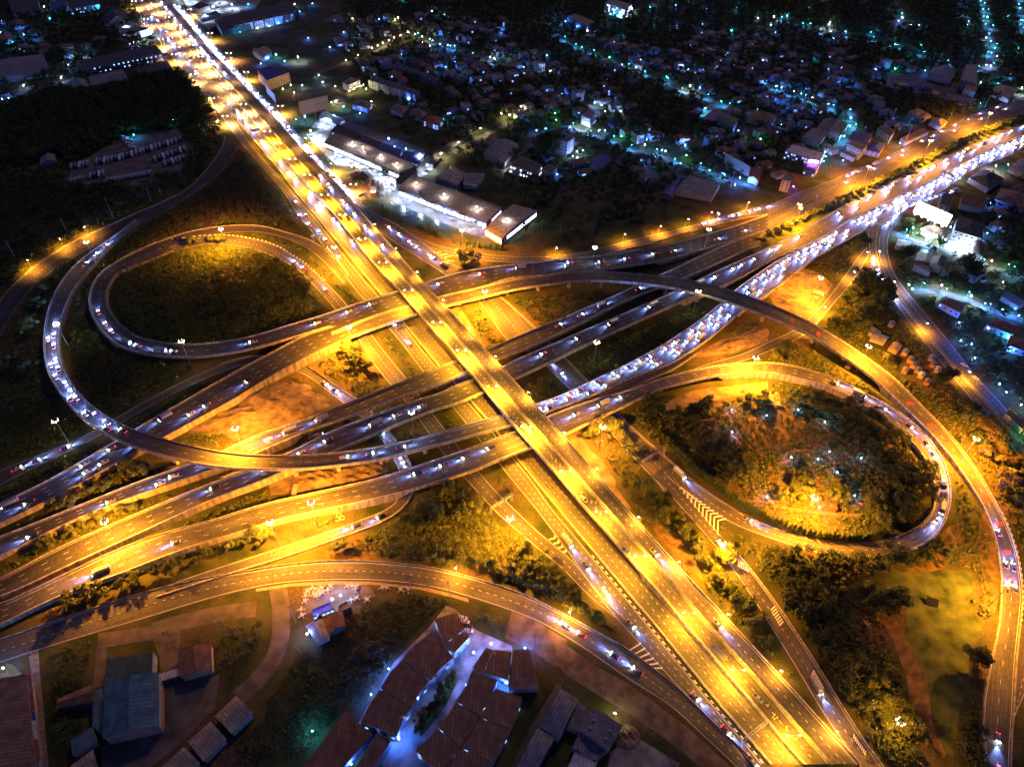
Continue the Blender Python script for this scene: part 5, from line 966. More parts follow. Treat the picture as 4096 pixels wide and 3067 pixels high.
B('hall', 'cream round roofed clubhouse beside the dark field', 'clubhouse', '02', [(1765, 1010), (1835, 975), (1960, 1030), (1920, 1085)], 8, 'wall_cream', 'green', 'vault', 1, 5, rise=2); B('warehouse', 'brown hipped hall behind the clubhouse', 'hall', '02', [(2030, 1015), (2090, 955), (2290, 990), (2250, 1070)], 6, 'wall_cream', 'brown', 'hip'); B('hall', 'small pale gabled hall beside the clubhouse', 'hall', '02', [(1835, 950), (1880, 912), (1925, 925), (1885, 975)], 7, 'wall_cream', 'brown', 'vault', rise=2)
B('shed', 'violet roofed shed west of the pale yard', 'shed', '02', [(1532, 965), (1615, 925), (1650, 955), (1590, 1000)], 4, 'wall_dark', 'blue', 'flat'); B('shed', 'violet roofed shed east of the pale yard', 'shed', '02', [(1640, 1035), (1740, 945), (1830, 955), (1760, 1050)], 4, 'wall_dark', 'blue', 'flat')
B('apartment_block', 'white lit five storey block at the top edge, brightest facade of the suburb', 'apartments', '02', [(805, 28), (860, -8), (1036, 42), (978, 88)], 15, 'wall_white', 'grey', 'flat', 4, 4, 'window_lit_white', .35); B('office', 'brown slatted office block below the white lit apartments', 'office', '02', [(478, 140), (550, 118), (722, 188), (645, 228)], 10, 'wall_dark', 'brown', 'flat', 3, 4)
B('school_block', 'long grey gabled school block with white eaves beyond the blue court', 'school', '03', [(1395, 628), (1430, 580), (1620, 618), (1595, 675)], 9, 'wall_white', 'grey', 'gable', 2, 4); B('school_block', 'tall narrow school block with fins beside the blue court', 'school', '03', [(1665, 690), (1712, 555), (1812, 560), (1800, 720)], 13, 'wall_grey', 'grey', 'flat', 4, 4); B('school_block', 'white gable fronted school tower with a red roof band', 'school', '03', [(1690, 775), (1712, 735), (1812, 752), (1790, 800)], 12, 'wall_white', 'red', 'flat', 3, 8)
B('shed', 'long low grey shed between the school and the highway', 'shed', '03', [(1535, 815), (1785, 862), (1778, 905), (1530, 858)], 4, 'wall_grey', 'grey', 'gable')
B('temple_hall', 'twin pitched tan roofed house left of the blue lit driveway', 'house', '03', [(530, 1120), (600, 1040), (695, 1070), (630, 1165)], 8, 'wall_cream', 'tan', 'hip', 2, 4); B('hall', 'wide dark roofed hall behind the twin pitched house', 'hall', '03', [(420, 1110), (480, 1030), (600, 1045), (530, 1130)], 6, 'wall_grey', 'grey', 'gable'); B('hall', 'grey seamed roof house above the violet lit building', 'house', '03', [(300, 1180), (385, 1105), (520, 1135), (440, 1240)], 6, 'wall_grey', 'grey', 'gable', rise=1.5)
B('showroom', 'pale roofed open sided showroom lit violet by its sign', 'showroom', '03', [(150, 1305), (215, 1245), (492, 1330), (440, 1400)], 9, 'wall_white', 'white', 'flat', 3, 3, 'window_lit_blue', .3); B('showroom', 'glass fronted corner tower under the violet sign', 'showroom', '03', [(318, 1440), (350, 1405), (448, 1425), (415, 1468)], 9, 'wall_grey', 'blue', 'flat', 2, 3, 'window_lit_blue', .4)
B('apartment_block', 'orange open stair building with five floors by the highway', 'apartments', '03', [(120, 1555), (145, 1508), (216, 1520), (196, 1572)], 12, 'wall_orange', 'grey', 'flat', 5, 3); B('apartment_block', 'cream three storey block with roof water tanks by the highway', 'apartments', '03', [(688, 1245), (735, 1205), (862, 1250), (808, 1305)], 11, 'wall_cream', 'tan', 'flat', 3, 3); B('shed', 'grey lean-to roof in front of the cream block', 'shed', '03', [(632, 1318), (680, 1290), (790, 1332), (742, 1370)], 4, 'wall_grey', 'grey', 'flat')
B('hall', 'deep blue roofed hall behind the cream block', 'hall', '03', [(690, 1205), (735, 1130), (902, 1162), (855, 1235)], 7, 'wall_white', 'blue', 'gable', rise=1.5); B('house', 'blue roofed corner house with white gables by the highway', 'house', '03', [(845, 1290), (900, 1222), (1012, 1240), (965, 1320)], 6, 'wall_white', 'blue', 'hip', 2, 4); B('house', 'white boat shaped house with dark rooftop equipment', 'house', '03', [(948, 1115), (985, 1085), (1095, 1135), (1060, 1185)], 9, 'wall_white', 'dark', 'flat', 2, 4)
B('shed', 'long open lean-to with bluish sheets beside the highway', 'shed', '03', [(1150, 1195), (1350, 1105), (1390, 1140), (1185, 1235)], 4, 'wall_grey', 'brown', 'flat'); B('house', 'pale tan roofed house beside the dark field', 'house', '03', [(1205, 975), (1290, 932), (1360, 970), (1290, 1012)], 6, 'wall_white', 'tan', 'hip', 2, 5); B('house', 'smaller tan roofed house next to the pale tan house', 'house', '03', [(1300, 1005), (1370, 970), (1408, 1000), (1340, 1040)], 5, 'wall_cream', 'tan', 'hip'); B('house', 'tan roofed house nearest the highway kerb', 'house', '03', [(1400, 1050), (1465, 1010), (1550, 1050), (1490, 1095)], 5, 'wall_cream', 'tan', 'hip')
B('unfinished_house', 'unfinished white frame house beside the dark field', 'house', '03', [(905, 890), (920, 862), (1012, 882), (1002, 925)], 8, 'wall_white', 'dark', 'flat', 2, 4); B('market_shed', 'pale timber roofed market by the highway at the far right', 'shed', '03', [(1940, 800), (1980, 725), (2150, 780), (2080, 860)], 5, 'wall_cream', 'tan', 'gable', rise=1.4)
B('villa', 'white colonnaded villa with dark hipped roof near the glaring billboard', 'villa', '13', [(1610, 330), (1650, 205), (1865, 275), (1845, 400)], 9, 'wall_white', 'dark', 'hip', 2, 4, group=None); B('villa_wing', 'long dark roofed wing at the right side of the white villa court', 'wing', '13', [(1775, 430), (1868, 442), (1862, 560), (1765, 540)], 5, 'wall_white', 'dark', 'gable')
patch('villa_court', '13', [(1550, 370), (1620, 350), (1870, 420), (1780, 560), (1520, 490)], 'pale_yard')
vp = W(*D('13', 1720, 400), 0); vr = empty('portico', tuple(vp), math.radians(-14)); tag(vr, 'white arched portico standing before the villa', 'portico'); b = MB(); [b.box(x, y, 4, 1, 1, 8) for x in (-3.5, 3.5) for y in (0, 7)]; b.box(0, 3.5, 8.6, 9, 9, 1.2); b.build('arch', 'wall_white', vr); b = MB(); [b.box(x, 0, 10, .5, .6, 2) for x in (-4, -2, 0, 2, 4)]; b.build('finials', 'wall_white', vr)
B('house', 'tall dark roofed house directly above the glaring billboard', 'house', '13', [(1480, 110), (1510, 12), (1612, 22), (1575, 140)], 10, 'wall_grey', 'dark', 'flat', 3, 4); B('house', 'brown slatted roof house behind the white villa', 'house', '13', [(1665, 95), (1690, 20), (1880, 78), (1860, 145)], 7, 'wall_cream', 'brown', 'gable')
B('shed', 'cyan lit flat shed with two skylights beside the curving road', 'shed', '13', [(1108, 465), (1122, 400), (1242, 422), (1228, 495)], 4, 'wall_white', 'white', 'flat'); B('workshop', 'blue grey workshop roof with one pale sheet', 'workshop', '13', [(1270, 590), (1320, 490), (1470, 520), (1425, 620)], 5, 'wall_grey', 'grey', 'gable', rise=1.3); B('workshop', 'blue grey lean-to below the workshop', 'workshop', '13', [(1262, 650), (1275, 595), (1430, 630), (1400, 700)], 4, 'wall_grey', 'grey', 'flat'); B('house', 'dark gabled house rising above the workshop roofs', 'house', '13', [(1405, 620), (1430, 555), (1542, 572), (1505, 650)], 7, 'wall_cream', 'dark', 'gable'); B('workshop', 'rusty sheet roof right of the dark gabled house', 'workshop', '13', [(1500, 690), (1520, 585), (1590, 580), (1580, 690)], 5, 'wall_grey', 'grey', 'flat')
B('house', 'long brown hipped villa left of the cyan lit lane corner', 'house', '13', [(1478, 945), (1530, 900), (1712, 965), (1665, 1045)], 6, 'wall_white', 'brown', 'hip', 1, 4, 'window_lit_blue', .2); B('house', 'brown roofed white walled house with lights below the lane', 'house', '13', [(1890, 1140), (1975, 1085), (2182, 1165), (2120, 1235)], 6, 'wall_white', 'rust', 'hip', 1, 4, 'window_lit_white', .3); B('house', 'brown roofed house cut by the right edge', 'house', '13', [(2070, 1320), (2100, 1240), (2290, 1290), (2250, 1380)], 6, 'wall_white', 'rust', 'hip', 1, 4)
B('shed', 'silver round roofed hut in the dark yard', 'shed', '13', [(885, 1265), (935, 1205), (1045, 1255), (1005, 1305)], 3, 'wall_grey', 'grey', 'vault', rise=2); B('shed', 'grey long hut behind the silver round roof', 'shed', '13', [(870, 1215), (895, 1160), (975, 1210), (935, 1250)], 3, 'wall_grey', 'grey', 'flat'); B('shed', 'olive round roofed hut in the dark yard', 'shed', '13', [(1042, 1352), (1085, 1300), (1158, 1330), (1115, 1385)], 2.5, 'wall_orange', 'tan', 'vault', rise=1.6)
for i, (x, y, c) in enumerate(((1190, 1375, 'orange'), (1235, 1440, 'orange'), (1262, 1485, 'orange'), (1190, 1530, 'orange'), (1300, 1528, 'grey'), (1330, 1573, 'cream'), (1432, 1478, 'orange'), (1472, 1527, 'cream'), (1380, 1630, 'orange'), (1418, 1425, 'grey'), (1072, 1132, 'grey'), (700, 1490, 'orange'))):
    r_ = B('hut', None, 'hut', '13', [(x - 30, y + 6), (x - 12, y - 20), (x + 30, y - 6), (x + 14, y + 22)], 3, 'wall_' + c, 'grey' if c != 'cream' else 'white', 'gable', rise=.7)
    by_landmark(r_, 'small hut with %s walls' % c, 'hut', 'huts of the workers camp')
B('hall', 'dark hipped roof with a white glare lamp at its corner, far right', 'hall', '03', [(1740, 1530), (1870, 1458), (2035, 1540), (1905, 1625)], 6, 'wall_grey', 'dark', 'hip'); B('hall', 'grey roof beyond the dark hipped roof at the far right', 'hall', '03', [(2090, 1440), (2180, 1370), (2330, 1430), (2260, 1520)], 6, 'wall_grey', 'grey', 'gable'); B('hall', 'brown roof cut by the right edge below the highway', 'hall', '13', [(1960, 60), (2020, -30), (2300, 40), (2260, 160)], 6, 'wall_grey', 'brown', 'hip')
B('greenhouse', 'green painted strip building at the right edge', 'shed', '23', [(2050, 260), (2080, 215), (2240, 330), (2200, 400)], 4, 'wall_white', 'green', 'flat')
# top left works
B('warehouse', 'widest grey warehouse roof at the left edge', 'warehouse', '00', [(-180, 700), (-140, 530), (365, 465), (425, 600)], 8, 'wall_grey', 'grey', 'gable', rise=3); B('warehouse', 'long dark office hall with blue lit windows by the highway', 'office', '00', [(705, 600), (680, 530), (1345, 392), (1400, 465)], 9, 'wall_grey', 'dark', 'flat', 2, 6, 'window_lit_blue', .5); B('warehouse', 'flat dark shed below the long office hall', 'warehouse', '00', [(1215, 650), (1180, 585), (1440, 528), (1492, 600)], 6, 'wall_grey', 'dark', 'flat')
B('warehouse', 'grey shed with white skylights above the wood', 'warehouse', '00', [(790, 745), (770, 660), (1050, 600), (1110, 690)], 6, 'wall_grey', 'grey', 'gable', rise=2); B('warehouse', 'small grey shed at the corner of the wood', 'warehouse', '00', [(640, 770), (620, 700), (740, 690), (775, 750)], 5, 'wall_grey', 'grey', 'gable'); B('warehouse', 'dark gabled hall nearest the blue billboard', 'warehouse', '00', [(930, 205), (880, 150), (1075, 95), (1112, 160)], 6, 'wall_grey', 'dark', 'gable'); B('warehouse', 'wide hall lit from in front beside the highway', 'warehouse', '00', [(1045, 290), (1010, 220), (1150, 190), (1262, 255)], 6, 'wall_grey', 'grey', 'flat', 1, 6, 'window_lit_blue', .6); B('warehouse', 'narrow shed left of the hall lit from in front', 'warehouse', '00', [(915, 240), (905, 215), (1000, 200), (1020, 225)], 4, 'wall_white', 'grey', 'flat')
B('warehouse', 'dark block at the top left corner with blue lamps', 'warehouse', '00', [(110, 110), (70, 10), (320, -30), (345, 80)], 8, 'wall_grey', 'dark', 'flat'); B('apartment_block', 'long blue lit block at the top edge left of the highway', 'apartments', '00', [(600, 80), (570, 20), (830, -30), (860, 40)], 9, 'wall_white', 'dark', 'flat', 2, 4, 'window_lit_blue', .7); B('warehouse', 'pale blue lit shed at the top edge', 'warehouse', '00', [(450, 90), (420, 30), (560, 0), (590, 70)], 5, 'wall_white', 'blue', 'flat')
B('house', 'small gabled house with twin white lamps at the left edge', 'house', '00', [(10, 360), (0, 310), (85, 295), (95, 350)], 5, 'wall_white', 'brown', 'gable'); B('house', 'brown gabled house among blue lamps at the top left', 'house', '00', [(120, 230), (100, 190), (195, 180), (210, 215)], 5, 'wall_grey', 'brown', 'gable'); B('shed', 'lone shed roof deep in the dark lot of buses', 'shed', '00', [(345, 1425), (350, 1360), (470, 1330), (480, 1385)], 4, 'wall_grey', 'grey', 'gable')
B('canopy', 'dark hipped station canopy on the glaring forecourt', 'canopy', '00', [(1655, 55), (1735, 12), (1808, 45), (1722, 78)], 6, 'wall_white', 'dark', 'hip'); B('canopy', 'flat dark pump canopy on the glaring forecourt', 'canopy', '00', [(1700, 135), (1870, 98), (1905, 122), (1730, 158)], 5, 'wall_white', 'green', 'flat'); B('warehouse', 'huge dark roofed hall behind the row of shop houses', 'warehouse', 'p', [(478, 66), (462, 42), (620, 2), (645, 26)], 9, 'wall_dark', 'dark', 'gable', rise=3)
for i in range(6):
    x0 = 505 + i * 22; y0 = 57 - i * 4.6
    B('shop_house', 'three storey shop house with lit shopfront, %s from the highway in its row' % ordn(i + 1), 'shop house', 'p', [(x0, y0), (x0 + 7, y0 - 7), (x0 + 24, y0 - 11), (x0 + 18, y0 - 4)], 10, 'wall_white', 'dark', 'flat', 3, 4, 'window_lit_blue', .25, group='row of shop houses')
B('hangar', 'tan barrel roofed hangar beside the highway trees', 'hangar', '01', [(-20, 450), (50, 405), (132, 440), (60, 505)], 6, 'wall_cream', 'tan', 'vault', rise=3); B('hangar', 'second smaller tan hangar right above the first', 'hangar', '00', [(2180, 440), (2220, 420), (2260, 440), (2230, 462)], 5, 'wall_cream', 'tan', 'vault', rise=2)
B('apartment_block', 'orange four storey block with violet roof beside the highway', 'apartments', '01', [(90, 700), (10, 610), (120, 575), (285, 630)], 12, 'wall_orange', 'blue', 'flat', 4, 4, 'glass_dark', 0)
B('villa', 'white arcaded villa beside the fountain', 'villa', '01', [(745, 712), (825, 668), (896, 688), (805, 735)], 8, 'wall_white', 'brown', 'hip', 2, 3.4)
for i in range(9):
    x0, y0 = 970 + i * 45, 690 + i * 14.5
    B('terrace_house', 'white terrace house with stepped roof, %s from the arcaded villa in its row' % ordn(i + 1), 'terrace house', '01', [(x0, y0 + 5), (x0 + 48, y0 - 26), (x0 + 92, y0 - 12), (x0 + 44, y0 + 20)], 9 + (i % 2) * .9, 'wall_white', 'dark', 'flat', 3, 3.5, group='white terrace beside the park')
for i in range(9):
    x0, y0 = 1180 + i * 42, 560 + i * 16
    B('terrace_house', 'unlit grey terrace house, %s from the lawn in the upper row' % ordn(i + 1), 'terrace house', '01', [(x0, y0 + 5), (x0 + 40, y0 - 22), (x0 + 72, y0 - 10), (x0 + 34, y0 + 16)], 8, 'wall_grey', 'dark', 'flat', group='upper grey terrace')
B('house', 'blue lit pale house with violet roof below the white terrace', 'house', '01', [(830, 900), (880, 862), (1000, 890), (960, 935)], 6, 'wall_white', 'brown', 'hip', 2, 3.5, 'window_lit_blue', .4); B('house', 'grey hipped house left of the plain pair', 'house', '01', [(1160, 940), (1215, 900), (1320, 930), (1275, 980)], 6, 'wall_grey', 'brown', 'hip', 2, 4); B('house', 'plain grey hipped house touching the red roofed one', 'house', '01', [(1325, 975), (1375, 935), (1480, 970), (1435, 1020)], 6, 'wall_grey', 'brown', 'hip', 2, 4); B('house', 'bright red hipped roof house with blue lit porch', 'house', '01', [(1445, 1045), (1500, 990), (1620, 1020), (1575, 1085)], 6, 'wall_white', 'red', 'hip', 2, 4, 'window_lit_blue', .6)
B('shed', 'pale box shed at the bend of the white lit lane', 'shed', '01', [(1768, 1105), (1790, 1082), (1880, 1075), (1862, 1105)], 4, 'wall_white', 'grey', 'flat'); B('shed', 'long black roofed parking shed beside the white lit lane', 'shed', '01', [(1530, 1340), (1560, 1290), (1850, 1160), (1870, 1185)], 3.5, 'wall_dark', 'dark', 'flat'); B('shed', 'short black slab shed at the lower end of the lit lane', 'shed', '01', [(1480, 1415), (1560, 1345), (1600, 1360), (1530, 1430)], 3.5, 'wall_dark', 'dark', 'flat'); B('house', 'little red roofed cottage by the lit lane', 'house', '01', [(1995, 1205), (2020, 1165), (2085, 1185), (2062, 1225)], 5, 'wall_cream', 'rust', 'gable')
# ------------------------------------------------------------------ bottom of the picture
HB = 'large brown roofed unit of the curved housing, '
for lab, q in (('northernmost, beside the parked cars', [(1540, 378), (1735, 312), (1805, 460), (1635, 582)]), ('small dark one touching the northernmost', [(1640, 588), (1798, 478), (1845, 532), (1712, 668)]), ('top one of the left curve', [(1265, 715), (1515, 490), (1707, 710), (1507, 910)]), ('middle one of the left curve', [(1072, 973), (1262, 722), (1500, 915), (1345, 1133)]), ('bottom one of the left curve', [(905, 1265), (1068, 982), (1338, 1140), (1217, 1385)]),
    ('top one of the inner right curve', [(1730, 1085), (1870, 817), (2085, 905), (1945, 1208)]), ('middle one of the inner right curve', [(1572, 1308), (1727, 1092), (1930, 1216), (1762, 1478)]), ('bottom one of the inner right curve', [(1375, 1508), (1568, 1316), (1755, 1482), (1590, 1700)]), ('narrow one above the planted island gate', [(1870, 795), (1985, 622), (2048, 640), (1965, 836)]), ('broad one touching the narrow one', [(1968, 838), (2052, 640), (2210, 662), (2180, 902)]),
    ('top one of the outer right curve', [(1938, 1222), (2066, 975), (2300, 1050), (2200, 1322)]), ('middle one of the outer right curve', [(1772, 1482), (1932, 1228), (2195, 1328), (2040, 1610)]), ('bottom one of the outer right curve', [(1612, 1700), (1765, 1490), (2034, 1616), (1900, 1800)])):
    v_ = (-11, -9) if 'left curve' in lab or 'north' in lab else (7, 6); q = [q[0], ((q[0][0] + q[1][0]) / 2 + v_[0], (q[0][1] + q[1][1]) / 2 + v_[1]), q[1], q[2], ((q[2][0] + q[3][0]) / 2 + v_[0], (q[2][1] + q[3][1]) / 2 + v_[1]), q[3]] if 'curve' in lab else q
    B('row_house', HB + lab, 'row house', '31', q, 7 + random.uniform(-.4, .5), 'wall_white', 'brown', 'flat', 2, 4.5, 'window_lit_blue', .35, group='curved brown roofed housing', parapet=False)
B('row_house', HB + 'rightmost, beside the hedge', 'row house', '32', [(10, 650), (155, 640), (228, 955), (-25, 968)], 7.3, 'wall_white', 'brown', 'flat', group='curved brown roofed housing', parapet=False); B('row_house', 'dark brown slab roof at the bottom edge left of the housing', 'row house', '31', [(840, 1700), (1050, 1355), (1170, 1430), (970, 1730)], 6, 'wall_grey', 'brown', 'flat')
B('old_shed', 'huge patched rusty shed roof at the bottom edge', 'shed', '31', [(360, 1720), (765, 1175), (1005, 1372), (690, 1730)], 6, 'wall_dark', 'rust', 'flat', parapet=False)
B('tarpaulin_shelter', 'violet striped tarpaulin shelter in the restaurant yard', 'shelter', '31', [(490, 362), (485, 300), (640, 230), (672, 290)], 3.5, 'wall_dark', 'blue', 'flat', 1, 2, 'window_lit_blue', .8); B('restaurant', 'tan gabled roof at the lower left of the restaurant yard', 'restaurant', '31', [(438, 442), (572, 385), (628, 520), (528, 575)], 5, 'wall_cream', 'tan', 'gable', rise=1.8); B('restaurant', 'dark brown gabled roof joined to the violet shelter', 'restaurant', '31', [(580, 375), (738, 312), (765, 430), (628, 495)], 5, 'wall_dark', 'rust', 'gable', rise=1.8); B('shed', 'little rusty shed behind the restaurant', 'shed', '31', [(712, 268), (778, 226), (822, 278), (742, 312)], 3.5, 'wall_dark', 'rust', 'flat')
B('factory_hall', 'big gabled factory hall with dark teal roof', 'factory', '30', [(912, 945), (1360, 845), (1366, 1290), (896, 1398)], 9, 'wall_grey', 'teal', 'gable', rise=3.2, ridge=0); B('factory_hall', 'faded green lean-to hall behind the teal factory roof', 'factory', '30', [(905, 940), (925, 722), (1320, 660), (1312, 852)], 7, 'wall_grey', 'green', 'flat', parapet=False); B('annex', 'narrow teal annex on the left of the factory', 'annex', '30', [(800, 1300), (800, 1000), (888, 975), (890, 1390)], 4, 'wall_grey', 'teal', 'flat', parapet=False)
B('annex', 'narrow tan annex on the right of the factory', 'annex', '30', [(1372, 1290), (1368, 950), (1400, 945), (1400, 1300)], 4, 'wall_orange', 'tan', 'flat', parapet=False); B('hall', 'brown square hall beside the three poles', 'hall', '30', [(1545, 650), (1812, 585), (1822, 800), (1566, 870)], 6, 'wall_cream', 'rust', 'gable', rise=1.2); B('covered_walkway', 'pale blue walkway roof joining factory and brown hall', 'walkway', '30', [(1366, 850), (1560, 795), (1564, 860), (1362, 922)], 3.5, 'steel', 'white', 'flat', parapet=False)
def fence_panels(root, Q, h):
    pass
B('market_hall', 'huge grey brown roof cut by the left bottom corner', 'market', '30', [(-300, 1750), (-240, 960), (222, 868), (300, 1620)], 9, 'wall_grey', 'brown', 'gable', rise=1.5, ridge=1)
for i, (y0, y1, m_) in enumerate(((865, 905, 'red'), (910, 1005, 'grey'), (1010, 1165, 'red'), (1175, 1245, 'blue'), (1250, 1415, 'white'), (1420, 1590, 'red'))):
    f = lambda y: 222 + (y - 865) * .108
    B('awning', '%s awning panel along the big market roof, %s from the top' % (('red', 'grey', 'red', 'dim blue', 'blue white printed', 'red')[i], ordn(i + 1)), 'awning', '30', [(f(y0) + 2, y0), (f(y0) + 44, y0 + 2), (f(y1) + 50, y1), (f(y1) + 2, y1)], 7.5, 'wall_grey', m_, 'flat', parapet=False, group='awnings of the market hall', base=6.8)
for i, q in enumerate(([(1868, 1210), (2035, 1050), (2172, 1196), (2002, 1352)], [(1636, 1432), (1812, 1275), (1940, 1412), (1762, 1592)], [(1400, 1660), (1582, 1492), (1712, 1622), (1545, 1800)])): B('canopy', 'gabled tan and green canopy, %s of the chain of three' % ('upper', 'middle', 'lower')[i], 'canopy', '30', q, 5, 'wall_grey', 'tan', 'gable', rise=1.8, ridge=1, group='chain of canopies')
B('shed', 'teal flat shed below the big factory trees', 'shed', '30', [(608, 1420), (800, 1302), (832, 1440), (625, 1548)], 4, 'wall_grey', 'teal', 'flat', parapet=False); B('shed', 'tan gabled shed at the bottom edge beside the river strip', 'shed', '30', [(625, 1640), (795, 1515), (835, 1700), (640, 1760)], 4, 'wall_grey', 'tan', 'gable'); B('shed', 'rust red tiled cottage among the trees left of the factory', 'house', '30', [(500, 1140), (520, 1060), (780, 950), (792, 1090)], 5, 'wall_dark', 'rust', 'gable')
B('warehouse', 'curved grey tiled warehouse nearest the brown lot', 'warehouse', '32', [(250, 1300), (425, 985), (570, 1080), (412, 1402)], 6, 'wall_grey', 'grey', 'vault', rise=2.6, ridge=0); B('warehouse', 'pale square roof between the two warehouses', 'warehouse', '32', [(478, 1305), (575, 1090), (672, 1162), (592, 1352)], 5, 'wall_grey', 'grey', 'flat', parapet=False); B('warehouse', 'wide grey warehouse roof with six little vents', 'warehouse', '32', [(600, 1338), (685, 1150), (940, 1300), (830, 1505)], 7, 'wall_grey', 'grey', 'gable', rise=2, ridge=1, extras=lambda root, Q, h: [(lambda c, bb: (bb.box(c[0], c[1], h + 1.5, 1.0, 1.0, .8), bb.build('roof_vent', 'steel', root)))(Q[0] * (1 - t) * (1 - u) + Q[1] * t * (1 - u) + Q[2] * t * u + Q[3] * (1 - t) * u, MB()) for t in (.22, .5, .78) for u in (.25, .6)])
B('warehouse', 'ribbed grey lean-to roof under the wide warehouse', 'warehouse', '32', [(520, 1480), (600, 1328), (838, 1482), (722, 1612)], 5, 'wall_grey', 'grey', 'flat', parapet=False); B('warehouse', 'second curved grey warehouse at the bottom edge', 'warehouse', '32', [(40, 1660), (220, 1330), (362, 1410), (205, 1690)], 6, 'wall_grey', 'grey', 'vault', rise=2.6, ridge=0); B('warehouse', 'pale flat roof with ducts at the bottom edge', 'warehouse', '32', [(460, 1700), (540, 1520), (742, 1602), (700, 1730)], 5, 'wall_grey', 'white', 'flat')
B('park_pavilion', 'orange roofed pavilion on the lawn of the park', 'pavilion', '23', [(538, 1070), (545, 1035), (592, 1038), (598, 1082)], 3.5, 'wood', 'red', 'hip')
# terrace plinth with round planter in the park
pl = W(*D('23', 30, 130), 0); t_ = empty('park_terrace', tuple(pl), math.radians(-5)); tag(t_, 'pale paved park terrace with a round yellow planter', 'terrace'); b = MB(); b.box(0, 0, .3, 12, 14, .6); b.build('platform', 'pale_yard', t_)
b = MB(); [b.box(3.0 * math.cos(i * math.tau / 16) - 2, 3.0 * math.sin(i * math.tau / 16) - 1, .85, .5, 1.3, .6, i * math.tau / 16) for i in range(16)]; b.build('planter_rim', 'yellow_paint', t_)
# fountain
fp = W(*D('01', 710, 880), 0); patch('fountain_plaza', '01', [(640, 880), (655, 845), (700, 828), (760, 845), (785, 880), (765, 915), (700, 925), (655, 910)], 'yard'); f_ = empty('fountain', tuple(fp)); tag(f_, 'round tiered fountain in the middle of its plaza', 'fountain')
def ring(b, r, w, h, z=0, n=20):
    for i in range(n): a = (i + .5) * math.tau / n; b.box(r * math.cos(a), r * math.sin(a), z + h / 2, w, 2 * r * math.tan(math.pi / n) + w * .3, h, a)
b = MB(); ring(b, 6, .5, .8); b.build('basin_wall', 'stone', f_); b = MB(); b.tube((0, 0, 0), (0, 0, 2.4), .6, .4, 8); b.tube((0, 0, 1.9), (0, 0, 2.3), 1.0, 2.2, 12); b.tube((0, 0, 2.4), (0, 0, 3.6), .3, .9, 10); b.build('bowl', 'stone', f_)
# ------------------------------------------------------------------ boards, gantries, signs
def board(name, label, cat, px0, px1, zb, h, front, back='sign_back', posts=None, frame=True, th=.5):
    "a vertical board whose lower corners show at px0, px1 on the level zb"
    a, b2 = W(*px0, zb), W(*px1, zb); c = (a + b2) / 2; d = b2 - a; L = np.linalg.norm(d); rz = math.atan2(d[1], d[0]); root = empty(name, (c[0], c[1], 0), rz); tag(root, label, cat)
    b = MB(); b.box(0, 0, zb + h / 2, L, th, h); b.build('panel', back, root); b = MB(); y = -th / 2 - .03
    b.quad((-L / 2 + .2, y, zb + .2), (L / 2 - .2, y, zb + .2), (L / 2 - .2, y, zb + h - .2), (-L / 2 + .2, y, zb + h - .2)); b.build('face', front, root)
    b = MB()
    for x in (posts if posts is not None else [-L * .35, L * .35]): b.tube((x, .3, 0), (x, .3, zb + .3), .32, n=8)
    b.build('post', 'steel', root); return root, L
bh = height_at(D('01', 530, 1112), D('01', 508, 955))
rt, L_ = board('billboard', 'large blank tan billboard on a single thick column beside the mall road', 'billboard', D('01', 385, 992), D('01', 632, 930), bh, 14, 'sign_back', posts=[0.0], th=1.2)
b = MB(); [b.box(x, -1.2, bh - .2, .5, 1.6, .3) for x in np.linspace(-L_ / 2, L_ / 2, 14)]; b.box(0, -1.6, bh - .5, L_, .8, .15); b.build('catwalk', 'steel', rt)
b = MB(); b.box(L_ * .24, -.68, bh + 4.4, L_ * .5, .06, 8.0); b.build('poster_remnant', 'pavement', rt)
for k in range(9): b = MB(); x = -L_ / 2 + L_ * (k + .5) / 9; b.tube((x, -.5, bh + 14), (x, -2.2, bh + 14.6), .06, n=4); b.box(x, -2.3, bh + 14.6, .7, .4, .3); b.build('floodlight', 'dark_steel', rt)
rt, L_ = board('billboard', 'glaring white billboard with glowing face beside the villa at the right', 'billboard', D('13', 1255, 175), D('13', 1545, 300), 13, 12, 'panel_glow', posts=[3.0], th=1.0)  # the face itself glows in place of light from its floodlights
b = MB(); [b.tube((3 + x, .3 + y, 0), (3 + x, .3 + y, 13), .12, n=4) for x in (-1.2, 1.2) for y in (-1, 1)]; [b.tube((3 - 1.2, -.7, z), (3 + 1.2, -.7, z + 1.3), .08, n=4) for z in np.arange(0, 12, 1.3)]; b.build('lattice', 'steel_blue', rt)
for s in (-1, 1):
    for k in range(5): b = MB(); x = -L_ / 2 + L_ * (k + .5) / 5; z = 13 + (0 if s < 0 else 12); b.tube((x, -.5, z), (x, -2.4, z + .4 * s), .06, n=4); b.box(x, -2.4, z + .4 * s, .8, .5, .4); b.build('floodlight', 'bulb_w', rt)
board('hoarding', 'huge slanted blank hoarding behind the red roofed house', 'billboard', D('02', 1825, 1405), D('02', 2040, 1525), 3, 11, 'sign_back', th=.8)
rt, L_ = board('billboard', 'dim blue roadside billboard on the left of the highway near the top', 'billboard', D('00', 1222, 325), D('00', 1310, 300), 7, 8, 'sign_glow_blue', posts=[-3, 3]); b = MB(); [b.box(0 + (k % 2) * .6, -.32, 13.6 - k * 1.5, L_ * .7, .04, .35) for k in range(4)]; b.build('lettering', 'white_paint', rt)
rt, L_ = board('billboard', 'narrow dark billboard seen edge on beside the mall side trees', 'billboard', D('01', 95, 800), D('01', 172, 885), 5, 9, 'sign_blue')
